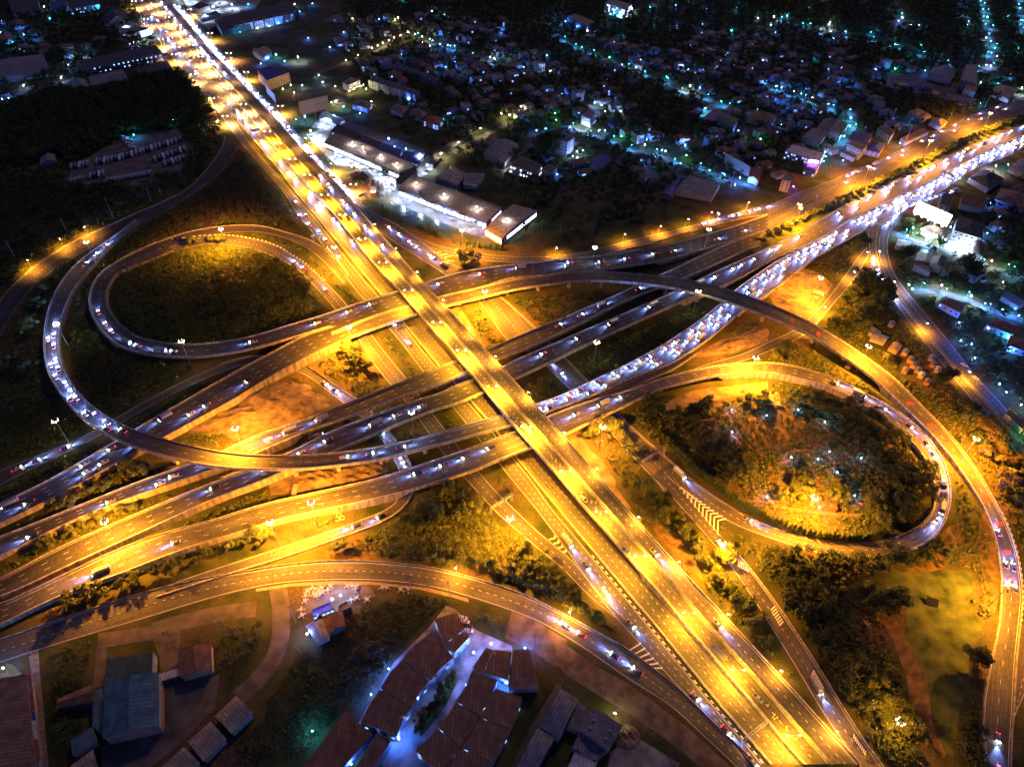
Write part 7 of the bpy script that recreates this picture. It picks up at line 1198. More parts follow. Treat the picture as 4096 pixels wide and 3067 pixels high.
LAMPS = {
'00': '20,200b 40,370c 15,300b 215,320b 195,105c 390,85B 450,80b 590,50b 690,40b 740,100b 820,90b 875,105c 440,185c 215,265b 310,340b 600,445b 640,520w 740,490w 800,495b 1100,270W 1160,265w 1130,405v 1165,395B 1240,365W 1325,320W 1230,185c 1250,225b 540,700w 215,765w 80,835b 85,870b 30,880b 1290,530b 1000,570v 1165,1195c 1505,1070g 1890,1100Y 1080,0w 600,590B 1650,30W 1750,75W 1850,100W 1780,175W 1900,30W 2010,80W 2100,255w 2170,225w 2080,300c 2150,60c 1570,10W 330,60B 500,10B 120,390c',
'01': '20,270w 120,250w 200,220b 380,120b 335,60w 490,50b 370,540W 180,512C 110,525b 45,570b 250,550b 545,675w 305,762y 237,796y 335,825y 580,735w 690,775y 405,765w 835,185y 1065,185b 1130,170w 1230,195Y 1330,230y 885,500y 780,548y 1005,440y 1052,420y 1100,398y 1150,375y 1197,350y 1250,332y 1315,300y 1375,320y 1437,343y 1500,360y 1312,350y 1372,370y 1440,388y 1505,420w 1590,400b 1655,410b 1680,415b 1635,315b 2092,290b 2115,295b 1590,580c 1720,555b 1640,600b 1700,650c 1760,590b 1820,720b 1920,700b 1260,490b 2025,520w 2055,530w 2165,515w 2060,460c 2190,440b 640,430b 455,348b 760,300b 900,320w 700,180c 1270,10c 1520,120w 1630,150w 905,770y 930,760y 955,795y 850,800y 810,815y 1000,905y 695,925Y 655,912y 1320,880b 1550,1095C 1620,1060c 2120,1010y 1940,1160Y 2190,1045Y 1750,1280Y 1600,1380Y 1480,1480W 1420,1390W 610,1080W 680,1045C 430,1050C 560,1230W 700,1370W 820,1400W 960,1460W 1080,1560W 1170,1600W 870,1480Y 480,1180W 1150,1230B 1300,1330C 980,1220y 1400,1440w 1200,1290b 900,1000b 760,950c 350,1060c',
'11': '1160,50W 1270,80W 1420,135W 1560,190W 1700,245W 1850,300W 1960,350B 1340,105B 1630,215B 2100,400c',
'02': '395,105b 360,215w 410,215w 460,205b 230,240c 385,305b 650,290w 560,250b 1030,115W 910,160c 940,300c 850,150c 1240,205c 1190,85c 1410,65b 1675,95b 1240,50c 1415,240b 1645,230b 1930,90c 2165,105g 2120,180w 2110,265w 2155,280w 1890,290c 1680,460w 2005,460w 1850,495c 840,520c 1070,605w 1110,535b 1240,535b 1460,600w 1520,620b 1330,690c 1530,790W 1620,780b 1860,645w 2160,545w 2100,720b 2180,740b 1940,770v 330,640w 100,600b 430,830b 710,915w 770,935w 850,900b 935,990w 800,990w 620,1110W 210,1150b 290,1140c 370,1005g 380,1065g 750,1155w 800,1150b 900,1110b 440,1310b 560,1335w 610,1330w 525,1380w 560,1390w 940,1205g 1145,1280w 1160,1230b 1290,1320b 1320,1335w 1500,1255B 1490,1280b 1575,1235b 1235,1385w 700,1440b 1130,1455b 970,1400b 100,1500W 10,1470W 170,1510w 390,1530b 1500,1370g 75,970Y 2140,1230g 1830,1530b 1960,1560b 1920,1620b 2060,1590b 1950,1150b 1660,975C 600,430c 950,580b 1800,900c 500,1120b 1450,1440c 1700,1500c 20,590b 300,500b 1550,20w',
'03': '40,185W 345,90g 160,160c 530,215w 515,250W 360,225c 535,290b 60,300b 20,240w 665,290b 600,365r 560,350b 880,300c 935,300b 1085,80w 1150,175w 1225,240w 1300,235b 1120,200b 1150,140c 1125,385c 1085,420C 1310,415c 1470,530b 1210,530c 410,530c 905,732w 970,720b 680,740b 1090,620c 925,620b 1350,630b 1680,25b 1680,60b 1700,150w 1710,240w 1710,310w 1725,200b 1740,480b 1860,45c 1850,100c 1880,180C 1875,350w 1920,480c 1965,510w 1875,585w 1910,595w 1910,390C 1950,440c 1870,230c 2170,90c 2190,200c 2200,260c 2060,165c 2150,440c 1825,735w 1640,765C 1945,720c 1970,745c 2170,805W 1820,915c 110,780b 60,765b 220,810b 280,830b 375,870w 515,920b 320,985b 180,940b 15,890b 690,1130C 640,1220C 490,1150c 110,1100b 390,1400V 480,1345w 470,1420c 560,1255w 490,1380c 640,1410b 600,1320b 1100,1100b 1210,1080b 1345,1030c 940,1330b 1130,1265w 210,1640v 1940,1485W 2060,1450c 1800,1560c 1640,1570c 700,1060C 850,10b 500,10w',
'13': '1180,430C 1420,440W 1340,560C 1500,470W 1480,680C 1620,490W 1720,480W 1820,420B 1230,360C 1300,380W 1560,335w 1200,290C 1880,380b 1910,120b 2060,660g 2010,810w 1200,835w 1230,870w 1470,865W 1720,955W 1860,990b 2010,1045b 2150,1095b 1635,1155b 1980,1215W 1910,1180w 2050,1290c 2070,1400b 1650,1310b 1740,1340b 1770,1460b 1600,500C 1700,540W 1350,450B 1310,665b 1380,360C 1900,650Y 2100,740c',
'23': '2160,215w 1980,30b 2040,100b 2190,465g 250,250p 480,355p 190,660p 790,670p 420,680p 520,610p 585,790p 735,990p 430,1090p', '22': '1890,250p 1890,445p 2190,300p 2190,1000p',
'31': '670,240B 740,205c 540,370b 455,540B 1665,760B 1560,880C 1490,960B 1400,1090B 1290,1260B 1825,590w 1150,830b 1000,1050b 2030,625B 1975,1180w 1880,1400b 1700,1500b 1820,980B 1880,700B 500,1370c 830,1650b 1660,940B 1240,1430b 2160,950b', '30': '305,1310B 60,830w', '32': '110,650b 60,720b 880,1215y'}
for c, s_ in LAMPS.items():
    for q in s_.split():
        k = q[-1]; x, y = map(float, q[:-1].split(',')); px, py = D(c, x, y); p = W(px, py, 0)
        o = SP[k].put((p[0], p[1], 0), 0); by_landmark(o, '%s lamp on a short post' % NAMEC[k], 'floodlight' if k in 'WCBYV' else 'globe lamp' if k == 'y' else 'yard lamp', 'small lamps of town, park and yards')

P_TOWN = make_lamp(6.0, 1.2, (.05, .3, 1.0), 3000, 155, glow='bulb_c', name='lane_lamp')
for k_, n_, t_ in (('a', 11, 'the long lane across the middle of the suburb'), ('b', 5, 'the lane of market stalls'), ('c', 9, 'the cyan lit street at the top right'), ('d', 5, 'the street in the top right corner'), ('e', 10, 'the curving lane at the upper right'), ('f', 9, 'the suburb road behind the dark grove'), ('j', 5, 'the estate avenue'), ('r', 5, 'the lane below the villa'), ('t', 5, 'the villa lane'), ('m', 3, 'the driveway beside the violet sign')):
    for i in range(n_): put_lamp(P_TOWN, LN[k_], i % 2, LN[k_].len * (i + .5) / n_, 'lamp on %s, %s from its start' % (t_, ordn(i + 1)), 'lane lamps of the suburb', .6)
RL_ = make_small(2.5, 'bulb_y', (.85, .78, .9), 900, 'roof_lamp')  # the pair nearest the drive is real, the rest added to brighten the roofs
for q, z, t in ((('01', 835, 1250), 8, 'nearest the entrance drive'), (('01', 925, 1290), 8, 'second from the drive'), (('01', 1080, 1360), 8, 'added in the middle'), (('01', 1220, 1430), 8, 'added beside the black tower'), (('p', 900, 400), 8, 'added at the tower end of the second hall'), (('p', 960, 425), 8, 'added in the middle of the second hall'), (('p', 1030, 452), 8, 'added at the far end of the second hall'), (('p', 1095, 478), 9, 'added on the sloping hall')):
    w = W(*D(*q), z); tag(RL_.put(tuple(w), 0), 'warm lamp on the tan mall roof, %s' % t, 'roof lamp', 'lamps on the shopping centre roofs')
# ------------------------------------------------------------------ traffic
R = ROADS
def tr(key, desc, u, pts, gap, sign, seed, **k):
    r = R[key]; d0, d1 = r.near(*D(*pts[0])), r.near(*D(*pts[1])); d0, d1 = min(d0, d1), max(d0, d1); traffic(r, desc, u, d0, d1, gap, sign, seed=seed, **k)
dn = lambda key: 1 if R[key].M[0][1] > R[key].M[-1][1] else -1      # +1: the road is listed from the far end
tr('f0', 'on the inner lane of the bright frontage road', .3, (('p', 395, 0), ('p', 760, 440)), 13, 1, 1); tr('f0', 'on the outer lane of the bright frontage road', .62, (('p', 395, 0), ('p', 760, 440)), 16, 1, 2)
tr('er', 'on the expressway carriageway of the mall side', .32, (('p', 345, 0), ('p', 470, 145)), 24, 1, 3); tr('er', 'on the mall side carriageway above the forecourt', .42, (('a', 1130, 740), ('a', 1730, 1400)), 17, 1, 4); tr('er', 'on the mall side carriageway before the bridges', .45, (('c', 730, 380), ('d', 1030, 440)), 15, 1, 5); tr('er', 'on the lower mall side carriageway', .4, (('h', 600, 60), ('j', 1100, 940)), 60, 1, 6)
tr('w0', 'on the wide upper highway heading away', .62, (('p', 310, 0), ('p', 420, 165)), 22, -1, 7); tr('w0', 'on the wide upper highway heading near', .45, (('p', 330, 40), ('p', 440, 185)), 34, 1, 8); tr('w2', 'on the middle lane of the ground carriageway', .45, (('b', 500, 480), ('c', 900, 1000)), 26, 1, 9); tr('w2', 'on the inner lane of the ground carriageway', .72, (('c', 560, 740), ('d', 420, 450)), 20, 1, 10); tr('w2', 'on the ground carriageway past the bridges', .3, (('f', 400, 400), ('f', 700, 740)), 16, -1, 11)
tr('w1', 'on the outer ground carriageway by the slip roads', .5, (('c', 400, 900), ('d', 400, 660)), 22, -1, 12); tr('w1', 'on the outer ground carriageway between the bridges', .45, (('e', 450, 560), ('e', 930, 1200)), 20, -1, 13); tr('w1', 'on the bluish lower left carriageway', .36, (('h', 0, 230), ('32', 1050, 400)), 13, 1, 14); tr('w1', 'at the bottom end of the left carriageway', .4, (('32', 1400, 1050), ('32', 2100, 1656)), 15, 1, 15)
tr('f1', 'on the frontage road beside the green verge', .55, (('11', 1120, 350), ('11', 1450, 570)), 11, 1, 16); tr('f1', 'on the frontage road before the northern overpass', .6, (('11', 1550, 590), ('11', 1750, 710)), 13, -1, 17); tr('f1', 'on the frontage road below the twin overpasses', .3, (('12', 310, 1500), ('12', 470, 1656)), 10, 1, 18)
for i, u in enumerate((.22, .5, .75)): tr('op3', 'on the %s lane of the serpentine bridge' % ('upper', 'middle', 'lower')[i], u, (('13', 640, 300), ('22', 230, 210)), (12, 15, 21)[i], 1, 20 + i)
for i, u in enumerate((.2, .45, .72)): tr('s2', 'on the %s lane of the busy far right carriageway' % ('upper', 'middle', 'lower')[i], u, (('p', 2212, 300), ('p', 1835, 500)), (13, 12, 20)[i], 1, 25 + i)
tr('s1', 'in the shade of the median trees', .25, (('k', 1269, 440), ('l', 0, 960)), 19, 1, 30); tr('s1', 'on the middle lane under the median trees', .55, (('k', 1000, 560), ('l', 300, 800)), 34, 1, 31)
tr('op2b', 'on the lower twin overpass coming off the highway', .3, (('l', 500, 720), ('12', 1500, 900)), 15, 1, 32); tr('op2b', 'on the lower twin overpass right of the expressway', .32, (('12', 1500, 880), ('12', 360, 1380)), 26, 1, 33); tr('op2b', 'on the lower twin overpass left of the expressway', .5, (('21', 1480, 230), ('21', 980, 410)), 11, 1, 34); tr('op2b', 'on the lower twin overpass far left part', .35, (('21', 620, 480), ('20', 1650, 970)), 19, 1, 35)
tr('op2a', 'on the upper twin overpass right of the expressway', .42, (('12', 1230, 810), ('12', 290, 1210)), 20, -1, 36); tr('op2a', 'on the upper twin overpass by the sand heaps', .5, (('21', 600, 280), ('20', 1550, 770)), 17, 1, 37); tr('op2a', 'on the upper twin overpass at the left edge', .75, (('20', 1480, 870), ('20', 230, 1370)), 26, 1, 38)
tr('op1a', 'on the northern overpass east of the expressway', .5, (('12', 1200, 520), ('12', 500, 620)), 19, 1, 39); tr('op1a', 'on the northern overpass far east part', .6, (('12', 2000, 340), ('12', 1420, 530)), 30, -1, 40); tr('op1a', 'on the northern overpass under the expressway', .3, (('12', 490, 650), ('11', 620, 1070)), 30, 1, 41)
tr('loop_a', 'on the dark left loop ramp', .62, (('10', 850, 1050), ('10', 1550, 1370)), 11, 1, 42); tr('loop_a', 'on the straight start of the left loop ramp', .5, (('10', 1800, 1330), ('11', 400, 1150)), 30, 1, 43)
tr('op3', 'on the upper side of the high outer left curve', .35, (('20', 1080, 400), ('10', 440, 1100)), 12, 1, 44, ); tr('op3', 'on the lower side of the high outer left curve', .7, (('20', 900, 330), ('10', 500, 1300)), 17, 1, 45); tr('op3', 'on the bend beside the dark side road', .5, (('10', 720, 640), ('10', 1080, 350)), 16, 1, 46); tr('op3', 'on the yellow lit start of the outer curve', .45, (('21', 1240, 550), ('21', 450, 680)), 15, -1, 47)
tr('m', 'on the upper lane of the concrete walled ramp', .22, (('20', 1500, 220), ('20', 0, 1060)), 24, 1, 48); tr('m', 'on the lower lane of the concrete walled ramp', .66, (('20', 2100, 0), ('20', 0, 1130)), 17, 1, 49); tr('op4', 'on the southern bridge left of the expressway', .35, (('21', 2130, 500), ('21', 1340, 760)), 13, -1, 50); tr('op4', 'on the southern bridge beside the serpentine bridge', .4, (('22', 1050, 0), ('22', 620, 230)), 12, -1, 51); tr('op4', 'on the lower left end of the southern bridge', .6, (('20', 1540, 1370), ('30', 560, 60)), 32, -1, 52)
tr('op4', 'on the park loop ramp', .35, (('23', 520, 0), ('23', 1570, 930)), 13, 1, 53); tr('op4', 'on the lower bend of the park loop ramp', .45, (('23', 1540, 1040), ('23', 1370, 1320)), 12, 1, 54); tr('op1b', 'on the left lane of the lower flyover ramp', .72, (('23', 2000, 1350), ('33', 2050, 370)), 15, -1, 55); tr('op1b', 'on the right lane of the lower flyover ramp', .32, (('23', 2120, 1480), ('33', 2130, 340)), 17, -1, 56); tr('op1b', 'at the bottom right corner', .5, (('33', 1900, 1470), ('33', 1940, 1656)), 9, 1, 57)
tr('s', 'on the curved bottom service road', .5, (('32', 480, 400), ('32', 1140, 800)), 10, -1, 58); tr('g1', 'on the curved slip road between sand heaps', .5, (('21', 610, 0), ('21', 800, 140)), 9, 1, 59); tr('g1', 'on the curved slip road under the southern bridge', .5, (('21', 1100, 430), ('21', 1290, 730)), 8, 1, 60); tr('g1', 'on the lower bend of the curved slip road', .5, (('21', 1080, 1130), ('21', 680, 1290)), 13, 1, 61); tr('g1', 'on the hidden side road at the left edge', .5, (('20', 640, 510), ('20', 120, 760)), 14, 1, 62)
tr('nf', 'on the violet lit frontage road', .35, (('l', 600, 370), ('12', 1620, 290)), 9, -1, 63); tr('nall', 'on the shop side lane of the upper right highway', .15, (('k', 1020, 300), ('l', 680, 340)), 24, -1, 64); tr('nall', 'on the middle of the upper right highway', .4, (('k', 1080, 340), ('l', 800, 350)), 44, -1, 65); tr('rl', 'beside the cypress hedge', .7, (('22', 1050, 430), ('22', 1850, 1130)), 30, -1, 66); tr('x1', 'behind the trees of the curving right road', .4, (('13', 880, 590), ('13', 1130, 960)), 12, 1, 67); tr('xt', 'turning into the curving right road', .6, (('03', 1600, 1650), ('13', 960, 300)), 10, 1, 68)
tr('f2', 'on the descending side road', .4, (('22', 1700, 1300), ('33', 500, 1200)), 70, 1, 69); tr('la2', 'on the road leaving the left loop', .5, (('11', 300, 560), ('11', 750, 960)), 22, -1, 70); tr('la2', 'on the slip road between the bridges', .5, (('11', 1000, 1300), ('21', 1250, 60)), 40, -1, 71)
# vehicles that stand still in the photograph
pk = parked
pk('pickup_truck', 'yellow', 'f', 672, 225, -48, 'yellow pickup stopped on the elevated works lane beside orange boards', z=12.6); pk('pickup_truck', 'blue', 'f', 1088, 772, -48, 'small blue pickup at the left parapet of the elevated carriageway', z=12.6); pk('lorry', 'white', 'f', 1325, 965, -48, 'works lorry with equipment parked on the elevated carriageway', z=12.6); pk('pickup_truck', 'white', 'g', 1655, 845, 128, 'white pickup with dark bed parked on the elevated carriageway', z=12.4)
pk('lorry', 'silver', 'i', 672, 530, 128, 'grey works lorry with canvas back on the lower elevated carriageway', z=5.5); pk('pickup_truck', 'silver', 'j', 325, 272, -50, 'silver pickup casting a sharp shadow near the bottom lamp', z=4); pk('pickup_truck', 'blue', 'h', 508, 262, -48, 'pale blue pickup beside the parapet between two bright lamps', z=9); pk('lorry', 'orange', 'c', 1180, 1180, -45, 'orange works lorry under a glaring lamp above the northern overpass', z=9); pk('pickup_truck', 'white', 'c', 1455, 1550, -45, 'works pickup with orange tail on the expressway above the overpass', z=11)
pk('saloon_car', 'red', 'c', 595, 1300, 135, 'red car stopped on the verge of the upper left carriageway', lit=True, beams=True); pk('saloon_car', 'white', 'c', 452, 1140, 135, 'white car with lights on at the edge of the trees', lit=True, beams=True)
for i, (x, y, c) in enumerate(((1790, 370, 'white'), (1808, 402, 'white'), (1828, 440, 'black'), (1840, 480, 'white'))): pk('saloon_car', c, '31', x, y, -12, '%s car in the row beside the northernmost brown roof, %s from the top' % (c, ordn(i + 1)), 'cars beside the brown roofed housing')
pk('saloon_car', 'black', '31', 1660, 762, 40, 'dark car half under the eaves of the curved housing'); pk('saloon_car', 'white', '31', 2055, 1545, 60, 'white car at the bottom edge right of the housing')
for i, (x, y, c) in enumerate(((1690, 1500, 'white'), (1745, 1560, 'black'), (1790, 1612, 'white'), (1825, 1655, 'silver'))): pk('saloon_car', c, '13', x, y, -48, '%s car parked at the kerb of the curving right road, %s from the top' % (c, ordn(i + 1)), 'cars parked along the curving road')
for i, (x, y, c) in enumerate(((1085, 115, 'silver'), (1175, 140, 'black'), (1230, 175, 'silver'), (1325, 215, 'white'), (1410, 255, 'silver'), (1350, 305, 'black'), (1300, 290, 'silver'), (1555, 320, 'silver'), (1650, 330, 'black'), (1740, 375, 'white'), (1825, 440, 'silver'), (1880, 440, 'black'), (1930, 450, 'black'), (1985, 485, 'red'))): by_landmark(vehicle('saloon_car', c, False, False).put(tuple(W(*D('c', x, y), .06)), random.choice((.1, .2, 3.2))), '%s car parked on the glaring forecourt' % c, 'car', 'cars on the mall forecourt')
for i, (x, y, c) in enumerate(((1820, 1220, 'silver'), (1715, 1290, 'black'), (1620, 1325, 'white'), (1850, 1215, 'white'), (1700, 1295, 'silver'))): by_landmark(vehicle('saloon_car', c, False, False).put(tuple(W(*D('01', x, y), .06)), .9), '%s car parked on the white lit lane' % c, 'car', 'cars in the white lit lane')
for i, (x, y, c) in enumerate(((1880, 70, 'black'), (1930, 75, 'silver'), (2005, 95, 'black'), (2090, 100, 'white'), (1780, 120, 'black'))): by_landmark(vehicle('saloon_car', c, False, False).put(tuple(W(*D('00', x, y), .06)), .5), '%s car on the filling station yard' % c, 'car', 'cars at the filling station')
nb = 0
for (x0, y0, x1, y1, n, rz, kd) in ((1245, 1310, 1560, 1215, 10, 118, 'coach'), (1345, 1385, 1600, 1295, 8, 118, 'coach'), (1430, 1420, 1590, 1375, 6, 118, 'coach'), (1070, 1360, 1220, 1320, 5, 118, 'coach'), (845, 1405, 1040, 1370, 7, 112, 'coach'), (625, 1450, 765, 1420, 5, 110, 'coach'), (940, 1570, 1300, 1500, 11, 95, 'lorry'), (790, 1530, 900, 1505, 4, 110, 'coach'), (625, 1570, 700, 1555, 3, 100, 'lorry')):
    for i in range(n):
        t = i / max(1, n - 1); nb += 1; o = vehicle(kd, ('white' if kd == 'lorry' else ('silver', 'black', 'white', 'silver')[i % 4]), False, False).put(tuple(W(*D('00', x0 + (x1 - x0) * t, y0 + (y1 - y0) * t), .06)), math.radians(rz + random.uniform(-4, 4)))
        by_landmark(o, '%s %s standing unlit in the dark yard' % (('white', 'box lorry') if kd == 'lorry' else (('silver', 'black', 'white', 'silver')[i % 4], 'coach')), 'coach' if kd == 'coach' else 'truck', 'coaches and lorries laid up in the yard')
for q, rz in (((1075, 1200), 160), ((1100, 1225), 160), ((1125, 1255), 160), ((1150, 1285), 160), ((1725, 1105), 115), ((1790, 1090), 125)): by_landmark(vehicle('coach', 'white', False, False).put(tuple(W(*D('00', *q), .06)), math.radians(rz)), 'white coach parked apart from the rows', 'coach', 'coaches and lorries laid up in the yard')
pk('lorry', 'orange', '21', 345, 925, 92, 'rusty tipper lorry on the sand under the southern bridge', z=.1); pk('lorry', 'silver', '21', 520, 460, 20, 'works lorry with blue cab lights between the twin bridges', z=.1, lit=True, beams=True); pk('lorry', 'white', '13', 430, 890, -30, 'white excavator lorry beside the tall lamp in the digging site', z=.3)
# roadworks: cones, barriers, workers
cone = MB(); cone.box(0, 0, .04, .5, .5, .08); cone.tube((0, 0, .08), (0, 0, .85), .2, .04, 8); PC = Proto(cone.build('traffic_cone', 'orange_plastic'))
for i, (c, x, y, z) in enumerate((('f', 600, 70, 12.6), ('f', 1250, 810, 12.6), ('f', 1285, 855, 12.6), ('f', 1740, 1380, 12.6), ('g', 1250, 250, 12.6), ('g', 1795, 885, 12.4), ('g', 1870, 900, 12.4), ('i', 590, 370, 6.5), ('i', 705, 500, 6), ('i', 950, 800, 5), ('j', 425, 338, 4), ('j', 610, 550, 4), ('j', 710, 660, 3.5), ('h', 555, 215, 9), ('d', 1380, 1080, 11), ('e', 1440, 930, 12.6), ('e', 1500, 910, 12.6))):
    o = PC.put(tuple(W(*D(c, x, y), z + .02)), 0, 2.0); by_landmark(o, 'orange cone on the works lane of the expressway', 'traffic cone', 'cones of the roadworks')
for (c, x, y, z, t) in (('f', 605, 175, 12.6, 'upper'), ('f', 680, 298, 12.6, 'middle'), ('g', 1150, 290, 12.6, 'lower')):
    p = W(*D(c, x, y), z); r_ = empty('works_barrier', tuple(p), -.8); tag(r_, '%s big orange board closing the works lane of the expressway' % t, 'barrier'); b = MB(); b.box(0, 0, 1.1, 3.0, .3, 1.3); b.build('board', 'orange_plastic', r_); b = MB(); b.box(-1, 0, .25, .15, 1, .5); b.box(1, 0, .25, .15, 1, .5); b.build('stand', 'steel', r_)
def person(label, x, y, z, rz, shirt, walk=.25):
    root = empty('person', (x, y, z), rz); tag(root, label, 'person'); me = bpy.data.meshes.new('body'); me2 = bmesh.new(); V = {}
    pts = {'pel': (0, 0, .95, .15), 'wst': (0, 0, 1.12, .13), 'chs': (.02, 0, 1.38, .16), 'nck': (.03, 0, 1.52, .06), 'hed': (.05, 0, 1.66, .105), 'top': (.04, 0, 1.74, .08), 'sl': (.02, .2, 1.42, .07), 'el': (.08, .27, 1.15, .05), 'hl': (.24, .24, .95, .04), 'sr': (.02, -.2, 1.42, .07), 'er': (-.02, -.27, 1.15, .05), 'hr': (.1, -.28, .92, .04), 'tl': (walk * .5, .1, .5, .085), 'al': (walk, .1, .08, .055), 'fl': (walk + .18, .1, .04, .05), 'tr': (-walk * .2, -.1, .5, .085), 'ar': (-walk, -.1, .1, .055), 'fr': (-walk + .17, -.1, .04, .05)}
    for k, p in pts.items(): V[k] = me2.verts.new(p[:3])
    for a, c in (('pel', 'wst'), ('wst', 'chs'), ('chs', 'nck'), ('nck', 'hed'), ('hed', 'top'), ('chs', 'sl'), ('sl', 'el'), ('el', 'hl'), ('chs', 'sr'), ('sr', 'er'), ('er', 'hr'), ('pel', 'tl'), ('tl', 'al'), ('al', 'fl'), ('pel', 'tr'), ('tr', 'ar'), ('ar', 'fr')): me2.edges.new((V[a], V[c]))
    me2.to_mesh(me); me2.free(); o = obj('body', me, root); me.materials.append(MATS['cloth_yellow' if shirt else 'wall_dark']); m = o.modifiers.new('skin', 'SKIN'); sk = me.skin_vertices[0].data if me.skin_vertices else None
    if sk is None: o.data.attributes
    for i, k in enumerate(pts):
        try: me.skin_vertices[0].data[i].radius = (pts[k][3],) * 2
        except Exception: pass
    try: me.skin_vertices[0].data[0].use_root = True
    except Exception: pass
    h = MB(); h.tube((.05, 0, 1.72), (.05, 0, 1.86), .15, .09, 8); h.build('helmet', 'orange_plastic', root); return root
for i, (c, x, y, z, rz) in enumerate((('g', 1180, 185, 12.6, .5), ('j', 488, 436, 4, 2), ('j', 470, 458, 4, .2), ('j', 514, 466, 4, 3), ('j', 486, 478, 4, 1), ('f', 1828, 1475, 12.6, 0), ('i', 585, 365, 6.5, 1), ('e', 1445, 930, 12.6, 2))):
    p = W(*D(c, x, y), z); person(('worker in a yellow vest on the works lane beside the red board', 'worker, uppermost of the four standing together near the bottom lamp', 'worker, leftmost of the four standing together near the bottom lamp', 'worker, rightmost of the four standing together near the bottom lamp', 'worker, lowest of the four standing together near the bottom lamp', 'worker walking alone between two cones of the works lane', 'worker beside the grey works lorry on the lower expressway', 'worker alone on the expressway above the twin overpasses')[i], p[0], p[1], p[2] + .02, rz, True)
PX = [W(*D('22', x, y), .1) for x, y in ((2060, 775), (2085, 770), (2070, 800), (2095, 800))]
for i, p in enumerate(PX): person('pale dressed person in the park, %s of the group of four' % ('upper left', 'upper right', 'lower left', 'lower right')[i], p[0], p[1], p[2], i, False)
# ------------------------------------------------------------------ houses of the suburb
EXCL = [[W(*q, 0)[:2] for q in Dp(c, P)] for c, P in (('02', [(460, 660), (700, 700), (1300, 760), (1500, 880), (1860, 1000), (1660, 1300), (1150, 1060), (900, 780)]), ('02', [(0, 20), (600, 250), (700, 480), (300, 560), (0, 300)]), ('03', [(840, 750), (1150, 770), (1640, 880), (1740, 960), (1500, 1040), (1000, 940)]), ('01', [(0, 250), (640, 160), (700, 420), (640, 560), (0, 420)]), ('02', [(560, 1180), (1130, 1280), (1030, 1400), (600, 1400)]), ('01', [(1050, 440), (1240, 350), (1380, 400), (1200, 500)]), ('03', [(1330, 0), (1680, 0), (1700, 560), (1500, 500), (1330, 300)]), ('02', [(1000, 150), (1500, 260), (1500, 480), (900, 380)]), ('01', [(1350, 60), (1650, 20), (2212, 150), (2212, 60), (1500, -40)]))]
TOWN = [[W(*q, 0)[:2] for q in P] for P in ([(700, 0), (2240, 0), (2240, 175), (1900, 290), (1640, 400), (1500, 420), (1150, 360), (880, 270), (740, 140)], [(1990, 480), (2240, 400), (2240, 800), (2130, 720), (2020, 600)], [(0, 0), (285, 0), (310, 60), (0, 190)], [(560, 20), (760, 0), (800, 60), (700, 70)])]
HPW = {}
ang = math.radians(28); ca, sa = math.cos(ang), math.sin(ang); nh = 0
cand = []
for i in range(-75, 75):
    for j in range(-5, 90):
        a, b_ = i * 24.0, j * 22.0; x, y = a * ca - b_ * sa, a * sa + b_ * ca + 200
        cand.append((x + random.uniform(-3, 3), y + random.uniform(-3, 3)))
cand.sort(key=lambda q: q[0] ** 2 + q[1] ** 2)
for x, y in cand:
    if nh >= 285: break
    px, py = proj((x, y, 3))
    if not (-20 < px < 2232 and -30 < py < 900) or y < 150: continue
    if not any(inside(P, x, y) for P in TOWN) or any(inside(P, x, y) for P in EXCL) or taken_r(x, y, 8): continue
    if random.random() < .25: continue
    st = random.choices(['hip', 'lhip', 'gable', 'flat'], (4, 3, 4, 1))[0]; rf = random.choices(['brown', 'grey', 'dark', 'rust', 'red', 'green', 'blue', 'tan'], (5, 4, 3, 4, 1, 1, 1, 2))[0]
    if st == 'flat': rf = 'grey'
    if st in ('hip', 'lhip') and rf in ('blue', 'tan'): rf = 'brown'
    house(st, rf, random.choice(['wall_white', 'wall_white', 'wall_cream', 'wall_grey']) if (st, rf) not in HPW else HPW[(st, rf)], x, y, ang + random.choice((0, math.pi / 2)) + random.uniform(-.06, .06) if random.random() < .5 else ang + random.uniform(-.05, .05), random.uniform(1.0, 1.3)); nh += 1
# ------------------------------------------------------------------ single trees
def row(code, pts, n, kind, m, sc, label, group, jit=.6):
    P = [W(*D(code, *p), 0) for p in pts]; S_ = np.concatenate([[0], np.cumsum([np.linalg.norm(P[i + 1] - P[i]) for i in range(len(P) - 1)])])
    for k in range(n):
        d = S_[-1] * (k + .5) / n; x = np.interp(d, S_, [p[0] for p in P]) + random.uniform(-jit, jit); y = np.interp(d, S_, [p[1] for p in P]) + random.uniform(-jit, jit)
        plant(kind, m if isinstance(m, str) else random.choice(m), x, y, sc, label % ordn(k + 1) if '%s' in label else label, group)
def rowd(pts, n, kind, m, sc, label, group, jit=.6): row('p', pts, n, kind, m, sc, label, group, jit)
rowd([(2212, 256), (2170, 271), (2110, 297), (2060, 320), (2010, 344), (1960, 370), (1910, 394), (1860, 418), (1800, 447), (1750, 468), (1705, 492), (1650, 517)], 50, 'round', ['leaf_light', 'leaf_mid'], 1.05, 'clipped round tree of the highway median row, %s from the far end', 'trees of the highway median')
row('22', [(1195, 440), (1290, 470), (1360, 540), (1440, 640), (1600, 790), (1740, 890), (1850, 980), (2000, 1080), (2130, 1150), (2212, 1190)], 46, 'cypress', 'cypress_leaf', 1.35, 'narrow cypress of the clipped hedge along the park, %s from the upper end', 'cypress hedge of the park', .2)
row('23', [(0, 1190), (200, 1270), (400, 1320), (600, 1345), (800, 1350), (1000, 1290)], 26, 'cypress', 'cypress_leaf', 1.35, 'narrow cypress at the bottom of the park loop, %s from the left', 'cypresses at the bottom of the park loop', .3)
